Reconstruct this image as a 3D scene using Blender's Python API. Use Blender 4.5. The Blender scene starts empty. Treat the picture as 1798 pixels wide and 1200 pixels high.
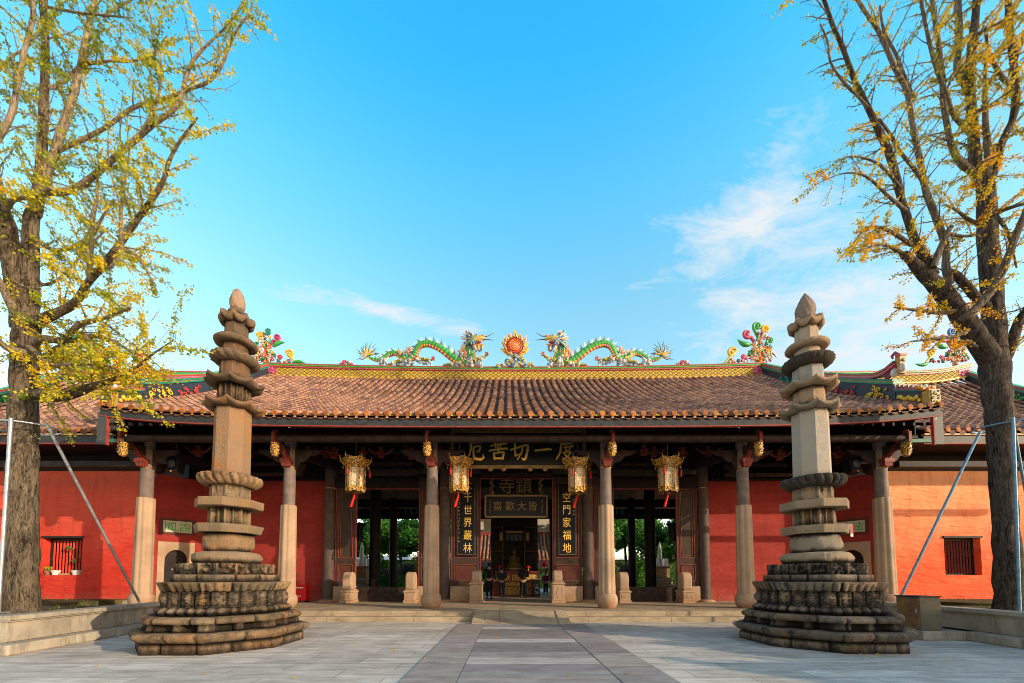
import bpy, bmesh, math, random
from mathutils import Vector, Matrix, noise
R = math.radians; PI = math.pi
rnd = random.Random(7)
sc = bpy.context.scene
COL = sc.collection
XC = 0.43                     # centre line of the hall

# ------------------------------------------------------------------ camera
F = 700.0; TH = R(3.0); CX = 890.0; CYP = 1014 - F*math.tan(TH); H = 1.4
cam = bpy.data.cameras.new('camera'); camo = bpy.data.objects.new('camera', cam); COL.objects.link(camo)
camo.location = (0, 0, H); camo.rotation_euler = (PI/2+TH, 0, 0)
cam.sensor_width = 36; cam.lens = 36*F/1798
cam.shift_x = (899-CX)/1798; cam.shift_y = (CYP-600)/1798
cam.clip_start = .05; cam.clip_end = 3000
sc.camera = camo
sc.view_settings.view_transform = 'Standard'; sc.view_settings.look = 'None'
sc.view_settings.exposure = 0

def U(px, py, Y):
    a = (px-CX)/F; b = (CYP-py)/F
    dy = math.cos(TH)-b*math.sin(TH); dz = math.sin(TH)+b*math.cos(TH)
    s = Y/dy
    return Vector((a*s, Y, H+dz*s))

# ------------------------------------------------------------------ materials
def ramp(nt, fac, stops):
    n = nt.nodes.new('ShaderNodeValToRGB'); e = n.color_ramp.elements
    while len(e) < len(stops): e.new(.5)
    for i, (p, c) in enumerate(stops):
        e[i].position = p; e[i].color = tuple(c)[:3]+(1,)
    nt.links.new(fac, n.inputs[0]); return n.outputs[0]
class MT:
    def __init__(s, name):
        s.m = bpy.data.materials.new(name); s.m.use_nodes = True; s.nt = s.m.node_tree
        s.b = s.nt.nodes['Principled BSDF']; s.geo = s.nt.nodes.new('ShaderNodeNewGeometry'); s.pos = s.geo.outputs['Position']
    def map(s, sc3, src=None):
        n = s.nt.nodes.new('ShaderNodeMapping'); n.inputs['Scale'].default_value = sc3
        s.nt.links.new(src or s.pos, n.inputs[0]); return n.outputs[0]
    def noise(s, scale, detail=4, rough=.6, vec=None, dist=0):
        n = s.nt.nodes.new('ShaderNodeTexNoise'); n.inputs['Scale'].default_value = scale
        n.inputs['Detail'].default_value = detail; n.inputs['Roughness'].default_value = rough; n.inputs['Distortion'].default_value = dist
        s.nt.links.new(vec or s.pos, n.inputs['Vector']); return n.outputs[0]
    def voro(s, scale, vec=None, feature='F1'):
        n = s.nt.nodes.new('ShaderNodeTexVoronoi'); n.inputs['Scale'].default_value = scale; n.feature = feature
        s.nt.links.new(vec or s.pos, n.inputs['Vector']); return n.outputs[0]
    def mix(s, fac, a, b, mode='MIX'):
        n = s.nt.nodes.new('ShaderNodeMix'); n.data_type = 'RGBA'; n.blend_type = mode
        for v, i in ((fac, 0), (a, 6), (b, 7)):
            if isinstance(v, (int, float)): n.inputs[i].default_value = v
            elif isinstance(v, tuple): n.inputs[i].default_value = v[:3]+(1,)
            else: s.nt.links.new(v, n.inputs[i])
        return n.outputs[2]
    def math(s, op, a, b=0.0, c=None):
        n = s.nt.nodes.new('ShaderNodeMath'); n.operation = op
        for i, v in enumerate((a, b) if c is None else (a, b, c)):
            if isinstance(v, (int, float)): n.inputs[i].default_value = v
            else: s.nt.links.new(v, n.inputs[i])
        return n.outputs[0]
    def xyz(s, src=None):
        n = s.nt.nodes.new('ShaderNodeSeparateXYZ'); s.nt.links.new(src or s.pos, n.inputs[0]); return n.outputs
    def attr(s, name):
        n = s.nt.nodes.new('ShaderNodeAttribute'); n.attribute_name = name; return n.outputs['Color']
    def color(s, c):
        if isinstance(c, tuple): s.b.inputs['Base Color'].default_value = c[:3]+(1,)
        else: s.nt.links.new(c, s.b.inputs['Base Color'])
        return s
    def bump(s, h, strength=.4, dist=.02):
        n = s.nt.nodes.new('ShaderNodeBump'); n.inputs['Strength'].default_value = strength; n.inputs['Distance'].default_value = dist
        s.nt.links.new(h, n.inputs['Height']); s.nt.links.new(n.outputs[0], s.b.inputs['Normal']); return s
    def set(s, rough=.7, metal=0, spec=.4):
        s.b.inputs['Roughness'].default_value = rough; s.b.inputs['Metallic'].default_value = metal
        s.b.inputs['Specular IOR Level'].default_value = spec; return s

def simple(name, c1, c2=None, scale=6, rough=.7, metal=0, bs=30, bstr=.3, bd=.01, spec=.15):
    t = MT(name); c2 = c2 or tuple(x*.7 for x in c1)
    n = t.noise(scale, 5)
    t.color(ramp(t.nt, n, [(.35, c2), (.62, c1)])).set(rough, metal, spec).bump(t.noise(bs, 4), bstr, bd)
    return t.m
M = {}
M['wood'] = simple('dark_painted_wood', (.05, .03, .026), (.022, .014, .012), 5, .6)
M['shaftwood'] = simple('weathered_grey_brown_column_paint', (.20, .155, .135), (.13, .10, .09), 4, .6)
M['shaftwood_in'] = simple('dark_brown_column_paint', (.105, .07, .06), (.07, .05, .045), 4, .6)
M['wood_brown'] = simple('brown_door_wood', (.062, .038, .031), (.042, .026, .022), 3, .5, bs=60)
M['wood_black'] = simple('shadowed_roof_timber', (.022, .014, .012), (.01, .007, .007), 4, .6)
M['redwood'] = simple('red_lacquered_timber', (.25, .05, .035), (.12, .025, .02), 8, .5)
M['redline'] = simple('dull_red_trim_paint', (.33, .06, .045), (.2, .04, .03), 9, .6)
M['darkred'] = simple('maroon_panel', (.12, .035, .028), (.08, .025, .02), 9, .55)
M['black_lacquer'] = simple('black_lacquer', (.012, .012, .016), (.006, .006, .009), 4, .35)
M['steel'] = simple('galvanised_steel', (.52, .55, .57), (.35, .38, .4), 10, .38, .7)
M['steel_shade'] = simple('shade_tinted_galvanised_steel', (.17, .32, .45), (.11, .21, .3), 10, .45, .3)  # blue of the shade put into the right props' steel colour
M['greypaint'] = simple('dark_grey_paint', (.05, .055, .06), (.03, .03, .035), 8, .5)
M['redbox'] = simple('glossy_red_paint', (.55, .01, .012), (.45, .008, .01), 5, .35)
M['white'] = simple('white_paint', (.75, .73, .7), (.6, .58, .55), 9, .6)
M['redcloth'] = simple('red_silk', (.75, .03, .015), (.5, .015, .01), 20, .6)
M['black_cloth'] = simple('black_cloth', (.015, .016, .02), (.008, .008, .01), 9, .85)
M['jeans'] = simple('navy_denim', (.03, .04, .07), (.02, .025, .045), 9, .85)
M['purple'] = simple('purple_cloth', (.25, .02, .12), (.15, .012, .07), 9, .85)
M['skin'] = simple('skin', (.45, .26, .18), (.4, .22, .15), 9, .6)
M['hair'] = simple('black_hair', (.01, .009, .009), (.006, .005, .005), 30, .5)
M['soil'] = simple('planter_soil', (.13, .11, .05), (.05, .06, .02), 3, .95, bs=25, bstr=1, bd=.04)
M['cream'] = simple('cream_plaster', (.55, .5, .42), (.42, .38, .3), 3, .8)
M['green_pot'] = simple('teal_reflection_tint', (.04, .35, .28), (.03, .25, .2), 12, .4)
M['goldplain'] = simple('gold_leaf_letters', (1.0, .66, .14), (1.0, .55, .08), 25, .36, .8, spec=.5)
M['golddim'] = simple('dull_gilt', (.30, .19, .06), (.18, .11, .035), 20, .5)  # duller gilt for the characters on the inner signboards
M['greenletter'] = simple('green_letters', (.03, .45, .06), (.02, .35, .05), 30, .6)
M['ink'] = simple('ink', (.05, .045, .04), (.03, .03, .03), 30, .7)
M['tan_board'] = simple('weathered_tan_label', (.33, .17, .07), (.2, .12, .06), 6, .6)
M['flower'] = simple('pot_plant_leaf', (.09, .16, .03), (.05, .1, .02), 20, .7)

def gold_mat():
    t = MT('carved_gilt_wood')
    v = t.voro(34); n = t.noise(60, 3)
    f = t.math('ADD', v, t.math('MULTIPLY', n, .3))
    t.color(ramp(t.nt, f, [(.3, (1.0, .68, .14)), (.52, (.9, .48, .05)), (.66, (.2, .07, .01)), (.82, (.05, .02, .008))])).set(.38, .1, .6)
    t.bump(t.math('MULTIPLY', f, -1.0), .8, .02); return t.m
M['gold'] = gold_mat()
def gold_dim():
    t = MT('gilt_fretwork_strip')
    v = t.voro(50); t.color(ramp(t.nt, v, [(.2, (.55, .34, .1)), (.6, (.14, .08, .03))])).set(.5, .2, .5)
    t.bump(v, .6, .01); return t.m
M['goldstrip'] = gold_dim()

STONES = []
def stone_mat(name, tan, grey, lichen, orange, grain=1.0, dark=.45):
    t = MT(name)
    big = t.noise(1.3, 7, .7); mid = t.noise(5, 8, .78); fine = t.noise(70, 3, .7)
    spk = t.noise(180, 2, .5)
    base = t.mix(ramp(t.nt, big, [(.38, (0, 0, 0)), (.62, (1, 1, 1))]), grey, tan)
    base = t.mix(ramp(t.nt, t.noise(2.3, 5, .6, dist=.5), [(.56, (0, 0, 0)), (.68, (1, 1, 1))]), base, orange)
    base = t.mix(.55, base, ramp(t.nt, spk, [(.3, (.25, .25, .25)), (.7, (1.0, 1.0, 1.0))]), 'MULTIPLY')
    streak = t.noise(1.0, 8, .75, t.map((6, 6, 2.2)))
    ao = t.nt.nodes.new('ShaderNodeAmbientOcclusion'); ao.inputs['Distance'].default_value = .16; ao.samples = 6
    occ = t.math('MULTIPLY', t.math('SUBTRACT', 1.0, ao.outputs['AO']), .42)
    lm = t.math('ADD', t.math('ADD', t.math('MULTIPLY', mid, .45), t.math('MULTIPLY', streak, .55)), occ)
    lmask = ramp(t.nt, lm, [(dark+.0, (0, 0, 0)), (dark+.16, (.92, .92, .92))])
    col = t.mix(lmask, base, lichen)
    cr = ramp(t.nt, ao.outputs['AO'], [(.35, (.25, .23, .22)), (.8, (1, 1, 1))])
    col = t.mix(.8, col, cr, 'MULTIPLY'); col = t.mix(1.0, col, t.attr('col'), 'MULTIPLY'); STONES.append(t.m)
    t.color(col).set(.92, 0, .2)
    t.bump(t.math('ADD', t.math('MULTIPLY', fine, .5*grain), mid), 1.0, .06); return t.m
M['st_low_l'] = stone_mat('weathered_lichen_stone_warm', (.50, .34, .18), (.31, .22, .14), (.03, .026, .022), (.50, .25, .08), dark=.475)
M['st_mid_l'] = stone_mat('tan_carved_stone', (.48, .32, .17), (.37, .25, .15), (.08, .06, .04), (.48, .26, .1), dark=.565)
M['st_shaft_l'] = stone_mat('orange_stained_granite', (.47, .26, .12), (.36, .25, .16), (.14, .09, .06), (.60, .22, .045), dark=.66)
M['st_top_l'] = stone_mat('brown_weathered_stone', (.34, .22, .13), (.24, .16, .1), (.055, .042, .033), (.36, .21, .1), dark=.525)
M['st_low_r'] = stone_mat('weathered_black_lichen_stone', (.46, .34, .22), (.30, .24, .18), (.03, .029, .03), (.44, .26, .12), dark=.47)
M['st_mid_r'] = stone_mat('grey_tan_carved_stone', (.54, .41, .28), (.42, .34, .25), (.06, .05, .04), (.48, .31, .17), dark=.555)
M['st_shaft_r'] = stone_mat('grey_granite', (.66, .58, .47), (.58, .55, .50), (.12, .10, .085), (.56, .44, .31), dark=.68)
M['st_black_r'] = stone_mat('soot_black_stone', (.13, .1, .08), (.08, .07, .06), (.02, .018, .018), (.2, .14, .08), dark=.56)
M['st_fin'] = stone_mat('pale_pink_stone', (.5, .37, .28), (.42, .32, .25), (.2, .15, .12), (.45, .3, .2), dark=.8)

def granite():
    t = MT('pinkish_column_granite')
    a = t.noise(1.2, 5, .6); s = t.noise(130, 2, .6)
    c = ramp(t.nt, a, [(.35, (.37, .25, .16)), (.55, (.48, .33, .22)), (.7, (.53, .36, .22))])
    c = t.mix(.5, c, ramp(t.nt, s, [(.35, (.45, .42, .4)), (.62, (1, 1, 1))]), 'MULTIPLY')
    z = t.xyz()[2]
    st = t.math('SUBTRACT', t.math('MULTIPLY', t.noise(3, 5), 1.4), z)
    c = t.mix(ramp(t.nt, st, [(.0, (0, 0, 0)), (.5, (.65, .65, .65))]), c, (.33, .14, .06))
    t.color(c).set(.8, 0, .25).bump(t.noise(90, 3), .5, .01); return t.m
M['granite'] = granite()
def stepstone():
    t = MT('worn_step_stone')
    a = t.noise(1.6, 6, .65); s = t.noise(90, 2)
    c = ramp(t.nt, a, [(.35, (.33, .25, .17)), (.6, (.5, .39, .26))])
    c = t.mix(.35, c, ramp(t.nt, s, [(.3, (.4, .4, .4)), (.7, (1, 1, 1))]), 'MULTIPLY')
    x = t.xyz()[0]
    j = t.math('PINGPONG', t.math('ADD', x, t.math('MULTIPLY', t.noise(.3, 1), .4)), 1.35)
    c = t.mix(ramp(t.nt, j, [(0, (1, 1, 1)), (.012, (0, 0, 0))]), c, (.05, .04, .03))
    nz = t.xyz(t.geo.outputs['Normal'])[2]
    gr = t.math('MULTIPLY', t.math('SUBTRACT', 1.0, t.math('ABSOLUTE', nz)), t.noise(2.5, 6, .75, t.map((1, 1, 5))))
    c = t.mix(ramp(t.nt, gr, [(.5, (0, 0, 0)), (.68, (.6, .6, .6))]), c, (.14, .11, .07))
    t.color(c).set(.85, 0, .2).bump(t.noise(25, 5), .4, .01); return t.m
M['step'] = stepstone()
def wallstone():
    t = MT('planter_wall_stone')
    a = t.noise(1.3, 6, .65); st = t.noise(2, 6, .7, t.map((2.5, 2.5, .5)))
    c = ramp(t.nt, a, [(.35, (.34, .29, .22)), (.6, (.5, .43, .33))])
    c = t.mix(ramp(t.nt, st, [(.5, (0, 0, 0)), (.72, (.75, .75, .75))]), c, (.14, .12, .09))
    c = t.mix(.4, c, ramp(t.nt, t.noise(110, 2), [(.3, (.4, .4, .4)), (.7, (1, 1, 1))]), 'MULTIPLY')
    t.color(c).set(.85, 0, .2).bump(t.noise(40, 5), .5, .012); return t.m
M['wallstone'] = wallstone()

def plaster(name, a, b, c3, hor=.35, top=None):
    t = MT(name)
    n1 = t.noise(1.1, 6, .6, t.map((.5, .5, 1.3))); n2 = t.noise(7, 5, .65, t.map((.6, .6, 1.6)))
    c = ramp(t.nt, t.math('ADD', t.math('MULTIPLY', n1, .6), t.math('MULTIPLY', n2, .4)), [(.36, b), (.52, a), (.68, c3)])
    z = t.xyz()[2]
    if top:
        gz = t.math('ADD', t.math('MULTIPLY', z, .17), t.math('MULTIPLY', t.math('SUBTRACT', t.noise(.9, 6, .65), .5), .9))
        c = t.mix(ramp(t.nt, gz, [(.3, (0, 0, 0)), (1.0, (1, 1, 1))]), c, top)  # colour lightens toward the wall top, standing in for brighter light
    sm = t.math('SUBTRACT', t.math('MULTIPLY', t.noise(4, 6, .7), 2.2), t.math('ADD', z, .0))
    c = t.mix(ramp(t.nt, sm, [(.2, (0, 0, 0)), (.75, (.45, .45, .45))]), c, (.36, .11, .07))
    sp = t.noise(14, 5, .75)
    c = t.mix(ramp(t.nt, sp, [(.69, (0, 0, 0)), (.75, (.4, .4, .4))]), c, (.5, .25, .2))
    run = t.noise(1.0, 6, .7, t.map((3.5, 3.5, .35)))
    c = t.mix(ramp(t.nt, run, [(.52, (0, 0, 0)), (.75, (.45, .45, .45))]), c, tuple(v*.45 for v in a))
    t.color(c).set(.85, 0, .25)
    w = t.noise(3.2, 4, .55, t.map((.55, .55, 1.9)), .6)
    t.bump(t.math('ADD', w, t.math('MULTIPLY', t.noise(30, 4), .12)), .8, hor*.22); return t.m
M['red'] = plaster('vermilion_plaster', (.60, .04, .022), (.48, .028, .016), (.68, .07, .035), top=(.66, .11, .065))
M['red_bright'] = plaster('sun_brightened_trowelled_plaster', (.90, .12, .04), (.80, .09, .03), (.94, .18, .06), .5, top=(.98, .43, .21))  # right wall: the sun's orange brightness put into the plaster colour
M['red_back'] = plaster('shade_darkened_red_plaster', (.30, .032, .024), (.22, .022, .018), (.36, .048, .036), .2)  # darker copy of the red, holding the porch's shade in its colour

def vmat(name, rough, bstr=.2, nscale=20, mult=(.6, 1), spec=.3, metal=0, ns2=4):
    t = MT(name); c = t.attr('col')
    c = t.mix(1.0, c, ramp(t.nt, t.noise(nscale, 5, .7), [(.3, (mult[0],)*3), (.65, (mult[1],)*3)]), 'MULTIPLY')
    c = t.mix(1.0, c, ramp(t.nt, t.noise(ns2, 5, .7), [(.32, (mult[0]*1.1,)*3), (.55, (1, 1, 1))]), 'MULTIPLY')
    t.color(c).set(rough, metal, spec).bump(t.noise(nscale*2, 3), bstr, .01); return t.m
M['tile'] = vmat('clay_roof_tile', .7, .5, 9, (.45, 1), .25, ns2=1.2)
M['glaze'] = vmat('porcelain_mosaic', .35, .8, 26, (.65, 1.35), .5, ns2=9)
M['vpaint'] = vmat('painted_surface', .6, .2, 14, (.75, 1))
M['paving'] = None
def lattice():
    t = MT('yellow_openwork_tiles')
    o = t.xyz(); k = 10.5
    a = t.math('ADD', o[0], t.math('MULTIPLY', o[2], 1.7)); b = t.math('SUBTRACT', o[0], t.math('MULTIPLY', o[2], 1.7))
    sa = t.math('ABSOLUTE', t.math('SINE', t.math('MULTIPLY', a, k))); sb = t.math('ABSOLUTE', t.math('SINE', t.math('MULTIPLY', b, k)))
    a2 = t.math('ABSOLUTE', t.math('SINE', t.math('MULTIPLY', a, k*2))); 
    m = t.math('MINIMUM', sa, sb)
    m = t.math('ADD', t.math('MINIMUM', m, t.math('ADD', a2, .12)), t.math('MULTIPLY', t.noise(30, 3), .1))
    c = ramp(t.nt, m, [(.2, (.04, .03, .02)), (.3, (.22, .15, .02)), (.45, (.52, .35, .03)), (.8, (.66, .47, .06))])
    c = t.mix(ramp(t.nt, t.noise(2.2, 5, .7), [(.5, (0, 0, 0)), (.75, (.5, .5, .5))]), c, (.35, .2, .1))
    t.color(c).set(.5).bump(m, .8, .03); return t.m
M['lattice'] = lattice()

def paving():
    t = MT('courtyard_stone_paving')
    br = t.nt.nodes.new('ShaderNodeTexBrick'); t.nt.links.new(t.pos, br.inputs['Vector'])
    br.inputs['Scale'].default_value = 1; br.inputs['Brick Width'].default_value = 1.7; br.inputs['Row Height'].default_value = .47
    br.inputs['Mortar Size'].default_value = .007; br.inputs['Mortar Smooth'].default_value = .3; br.offset = .43; br.inputs['Bias'].default_value = 0
    br.inputs['Color1'].default_value = (.8, .8, .8, 1); br.inputs['Color2'].default_value = (1.06, 1.06, 1.06, 1); br.inputs['Mortar'].default_value = (.3, .28, .25, 1)
    a = t.noise(.7, 7, .65); s = t.noise(60, 4, .75); w = t.noise(3, 6, .7, t.map((.5, 2.2, 1)))
    c = ramp(t.nt, a, [(.35, (.58, .51, .43)), (.65, (.78, .70, .60))])
    c = t.mix(1.0, c, br.outputs['Color'], 'MULTIPLY')
    c = t.mix(.8, c, ramp(t.nt, s, [(.3, (.55, .55, .55)), (.62, (1.12, 1.12, 1.12))]), 'MULTIPLY')
    c = t.mix(.8, c, ramp(t.nt, w, [(.35, (.62, .6, .57)), (.6, (1.08, 1.08, 1.08))]), 'MULTIPLY')
    c = t.mix(ramp(t.nt, t.noise(1.7, 6, .75, dist=1), [(.6, (0, 0, 0)), (.75, (.5, .5, .5))]), c, (.13, .12, .1))
    t.color(c).set(.75, 0, .3)
    t.bump(t.math('ADD', t.math('MULTIPLY', s, .6), t.math('ADD', w, t.math('MULTIPLY', br.outputs['Fac'], -1.5))), .45, .012); return t.m
M['paving'] = paving()
def slabm():
    t = MT('path_slab_stone'); c = t.attr('col')
    s = t.noise(70, 4, .75); w = t.noise(2.5, 6, .7, t.map((.6, 1.8, 1)))
    c = t.mix(.8, c, ramp(t.nt, s, [(.3, (.55, .55, .55)), (.62, (1.12, 1.12, 1.12))]), 'MULTIPLY')
    c = t.mix(.9, c, ramp(t.nt, w, [(.35, (.65, .63, .6)), (.6, (1.08, 1.08, 1.08))]), 'MULTIPLY')
    t.color(c).set(.7, 0, .3).bump(t.math('ADD', s, w), .4, .01); return t.m
M['slab'] = slabm()
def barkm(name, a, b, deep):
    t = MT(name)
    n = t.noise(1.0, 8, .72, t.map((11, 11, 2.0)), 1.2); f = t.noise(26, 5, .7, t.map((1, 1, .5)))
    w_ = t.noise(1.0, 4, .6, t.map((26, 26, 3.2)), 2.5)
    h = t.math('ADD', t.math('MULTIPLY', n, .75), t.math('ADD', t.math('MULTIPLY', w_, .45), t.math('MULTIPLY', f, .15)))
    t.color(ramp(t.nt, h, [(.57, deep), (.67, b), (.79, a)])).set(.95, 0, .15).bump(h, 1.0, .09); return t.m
M['bark_l'] = barkm('ginkgo_bark_sun_tone', (.25, .19, .125), (.13, .10, .066), (.025, .019, .014))  # left trunk: lighter copy, sunlight put into the bark colour
M['bark_r'] = barkm('ginkgo_bark_shade_tone', (.15, .12, .10), (.075, .06, .05), (.015, .012, .011))  # right trunk: darker copy, shade put into the bark colour
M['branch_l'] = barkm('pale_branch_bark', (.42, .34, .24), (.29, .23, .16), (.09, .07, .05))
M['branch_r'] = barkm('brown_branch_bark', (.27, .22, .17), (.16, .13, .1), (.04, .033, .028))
def leafm(name, stops, trans=.38):
    m = bpy.data.materials.new(name); m.use_nodes = True; nt = m.node_tree
    b = nt.nodes['Principled BSDF']; a = nt.nodes.new('ShaderNodeAttribute'); a.attribute_name = 'leaf'
    c = ramp(nt, a.outputs['Fac'], stops); nt.links.new(c, b.inputs['Base Color']); b.inputs['Roughness'].default_value = .6
    b.inputs['Specular IOR Level'].default_value = .25
    tr = nt.nodes.new('ShaderNodeBsdfTranslucent'); nt.links.new(c, tr.inputs[0])
    mx = nt.nodes.new('ShaderNodeMixShader'); mx.inputs[0].default_value = trans
    nt.links.new(b.outputs[0], mx.inputs[1]); nt.links.new(tr.outputs[0], mx.inputs[2])
    nt.links.new(mx.outputs[0], nt.nodes['Material Output'].inputs[0]); return m
M['leaf_l'] = leafm('ginkgo_leaf_yellow_green', [(0, (.13, .20, .015)), (.3, (.30, .35, .018)), (.6, (.60, .51, .018)), (.85, (.78, .55, .015)), (1, (.80, .42, .015))])
M['leaf_r'] = leafm('ginkgo_leaf_golden', [(0, (.16, .19, .015)), (.25, (.34, .33, .018)), (.55, (.70, .48, .018)), (.8, (.84, .50, .015)), (1, (.78, .34, .015))])
M['leaf_g'] = leafm('green_leaf', [(0, (.015, .07, .012)), (.4, (.06, .2, .02)), (.7, (.17, .38, .035)), (1, (.38, .52, .06))], .35)
M['leaf_hedge'] = leafm('hedge_leaf', [(0, (.01, .04, .01)), (.6, (.03, .1, .02)), (1, (.07, .17, .03))], .25)
M['leaf_bonsai'] = leafm('bonsai_leaf_purple', [(0, (.06, .03, .03)), (.6, (.13, .07, .06)), (1, (.2, .13, .08))], .25)
M['leaf_fallen'] = simple('fallen_leaf_yellow', (.85, .5, .03), (.6, .3, .02), 30, .7)
def glass_panel():
    t = MT('painted_lantern_panel')
    n = t.noise(9, 4, .7, t.map((1.6, 1.6, .8))); t.color(ramp(t.nt, n, [(.34, (.22, .16, .1)), (.44, (.62, .47, .3)), (.6, (.78, .60, .39))])).set(.5); return t.m
M['panel'] = glass_panel()

# ------------------------------------------------------------------ mesh helpers
class MB:
    def __init__(s): s.v = []; s.f = []; s.c = []; s.sm = []; s.col = (1, 1, 1); s.smooth = False; s.hascol = False
    def add(s, vs, fs, col=None, smooth=None):
        o = len(s.v); s.v += [tuple(v) for v in vs]
        c = col or s.col
        if col: s.hascol = True
        sm = s.smooth if smooth is None else smooth
        for f in fs: s.f.append(tuple(i+o for i in f)); s.c.append(c); s.sm.append(sm)
    def box(s, c, d, rz=0, col=None, rot=None, taper=1.0):
        x, y, z = d[0]/2, d[1]/2, d[2]/2
        vs = [Vector((sx*x*(taper if sz > 0 else 1), sy*y*(taper if sz > 0 else 1), sz*z)) for sz in (-1, 1) for sy in (-1, 1) for sx in (-1, 1)]
        m = rot if rot else Matrix.Rotation(rz, 3, 'Z')
        vs = [m @ v + Vector(c) for v in vs]
        s.add(vs, [(0, 2, 3, 1), (4, 5, 7, 6), (0, 1, 5, 4), (2, 6, 7, 3), (0, 4, 6, 2), (1, 3, 7, 5)], col, False)
    def b2(s, x0, x1, y0, y1, z0, z1, col=None):
        s.box(((x0+x1)/2, (y0+y1)/2, (z0+z1)/2), (abs(x1-x0), abs(y1-y0), abs(z1-z0)), 0, col)
    def tube(s, pts, rad, n=8, col=None, caps=True, cols=None, wob=0):
        pts = [Vector(p) for p in pts]
        if isinstance(rad, (int, float)): rad = [rad]*len(pts)
        rings = []; up = Vector((0, 0, 1)); prev = None
        for i, p in enumerate(pts):
            t = (pts[min(i+1, len(pts)-1)]-pts[max(i-1, 0)])
            if t.length < 1e-6: t = Vector((0, 0, 1))
            t.normalize()
            if prev is None:
                a = t.cross(Vector((0, 1, 0)) if abs(t.y) < .9 else Vector((1, 0, 0))).normalized()
            else:
                a = prev-t*prev.dot(t)
                a = a.normalized() if a.length > 1e-5 else t.orthogonal().normalized()
            prev = a; b = t.cross(a)
            ring = []
            for k in range(n):
                r = rad[i]
                d = a*math.cos(2*PI*k/n)+b*math.sin(2*PI*k/n)
                if wob: r *= 1+wob*noise.noise((p+d*rad[i])*3.0)
                ring.append(p+d*r)
            rings.append(ring)
        vs = [v for r_ in rings for v in r_]
        for i in range(len(pts)-1):
            c = cols[i] if cols else col
            o = i*n
            s.add(vs[o:o+2*n], [(k, (k+1) % n, n+(k+1) % n, n+k) for k in range(n)], c, True)
        if caps:
            s.add(rings[0], [tuple(range(n))[::-1]], cols[0] if cols else col, False)
            s.add(rings[-1], [tuple(range(n))], cols[-1] if cols else col, False)
    def polar(s, cx, cy, prof, n=48, fn=None, col=None, smooth=True, caps=True):
        # prof: (r, z); fn(theta, i, r, z) -> (r, z)
        vs = []
        for i, (r, z) in enumerate(prof):
            for k in range(n):
                th = 2*PI*k/n
                rr, zz = fn(th, i, r, z) if fn else (r, z)
                vs.append((cx+rr*math.cos(th), cy+rr*math.sin(th), zz))
        fs = []
        for i in range(len(prof)-1):
            for k in range(n):
                a = i*n+k; b = i*n+(k+1) % n
                fs.append((a, b, b+n, a+n))
        s.add(vs, fs, col, smooth)
        if caps:
            s.add(vs[:n], [tuple(range(n))[::-1]], col, False); s.add(vs[-n:], [tuple(range(n))], col, False)
    def ell(s, c, r, n=10, m=7, col=None, rot=None):
        vs = []; c = Vector(c); r = (r, r, r) if isinstance(r, (int, float)) else r
        for i in range(m+1):
            ph = PI*i/m
            for k in range(n):
                v = Vector((r[0]*math.sin(ph)*math.cos(2*PI*k/n), r[1]*math.sin(ph)*math.sin(2*PI*k/n), -r[2]*math.cos(ph)))
                if rot: v = rot @ v
                vs.append(c+v)
        s.add(vs, [(i*n+k, i*n+(k+1) % n, (i+1)*n+(k+1) % n, (i+1)*n+k) for i in range(m) for k in range(n)], col, True)
    def prism(s, poly, y0, y1, col=None, axis='y'):
        n = len(poly)
        def P(p, t):
            return (p[0], t, p[1]) if axis == 'y' else ((t, p[0], p[1]) if axis == 'x' else (p[0], p[1], t))
        vs = [P(p, y0) for p in poly]+[P(p, y1) for p in poly]
        s.add(vs, [tuple(range(n)), tuple(range(2*n-1, n-1, -1))]+[(i, i+n, (i+1) % n+n, (i+1) % n) for i in range(n)], col, False)
    def strip(s, path, sec, col=None, smooth=False):
        """sweep closed section (list of (dy,dz)) along path of points in X"""
        n = len(sec); vs = []
        for p in path:
            for (dy, dz) in sec: vs.append((p[0], p[1]+dy, p[2]+dz))
        fs = [(i*n+k, i*n+(k+1) % n, (i+1)*n+(k+1) % n, (i+1)*n+k) for i in range(len(path)-1) for k in range(n)]
        fs += [tuple(range(n))[::-1], tuple(range((len(path)-1)*n, len(path)*n))]
        s.add(vs, fs, col, smooth)
    def build(s, name, mat, parent=None, label=None, leaf=None, bevel=0):
        me = bpy.data.meshes.new(name)
        off = WP(parent) if parent else Vector((0, 0, 0))
        me.from_pydata([(v[0]-off.x, v[1]-off.y, v[2]-off.z) for v in s.v], [], s.f)
        me.polygons.foreach_set('use_smooth', s.sm)
        if s.hascol or mat in (M['tile'], M['glaze'], M['vpaint'], M['slab']) or mat in STONES:
            at = me.color_attributes.new('col', 'FLOAT_COLOR', 'CORNER'); d = []
            for f, c in zip(s.f, s.c): d += list(c[:3]+(1,))*len(f)
            at.data.foreach_set('color', d)
        me.materials.append(mat)
        bm = bmesh.new(); bm.from_mesh(me); bmesh.ops.remove_doubles(bm, verts=bm.verts, dist=1e-5) if s.smooth == 'weld' else None
        bmesh.ops.recalc_face_normals(bm, faces=bm.faces); bm.to_mesh(me); bm.free(); me.update()
        o = bpy.data.objects.new(name, me); COL.objects.link(o)
        if parent: o.parent = parent
        if label: o['label'] = label
        if bevel:
            b = o.modifiers.new('bevel', 'BEVEL'); b.width = bevel; b.segments = 2; b.limit_method = 'ANGLE'
        return o
WPD = {}
def WP(o):
    p = Vector((0, 0, 0))
    while o: p += o.location; o = o.parent
    return p
def thing(name, label, cat, loc=(0, 0, 0), group=None):
    o = bpy.data.objects.new(name, None); COL.objects.link(o); o.location = loc; o.empty_display_size = .2
    o['label'] = label; o['category'] = cat
    if group: o['group'] = group
    return o
def tag(o, label, cat, group=None):
    o['label'] = label; o['category'] = cat
    if group: o['group'] = group
    return o
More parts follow.
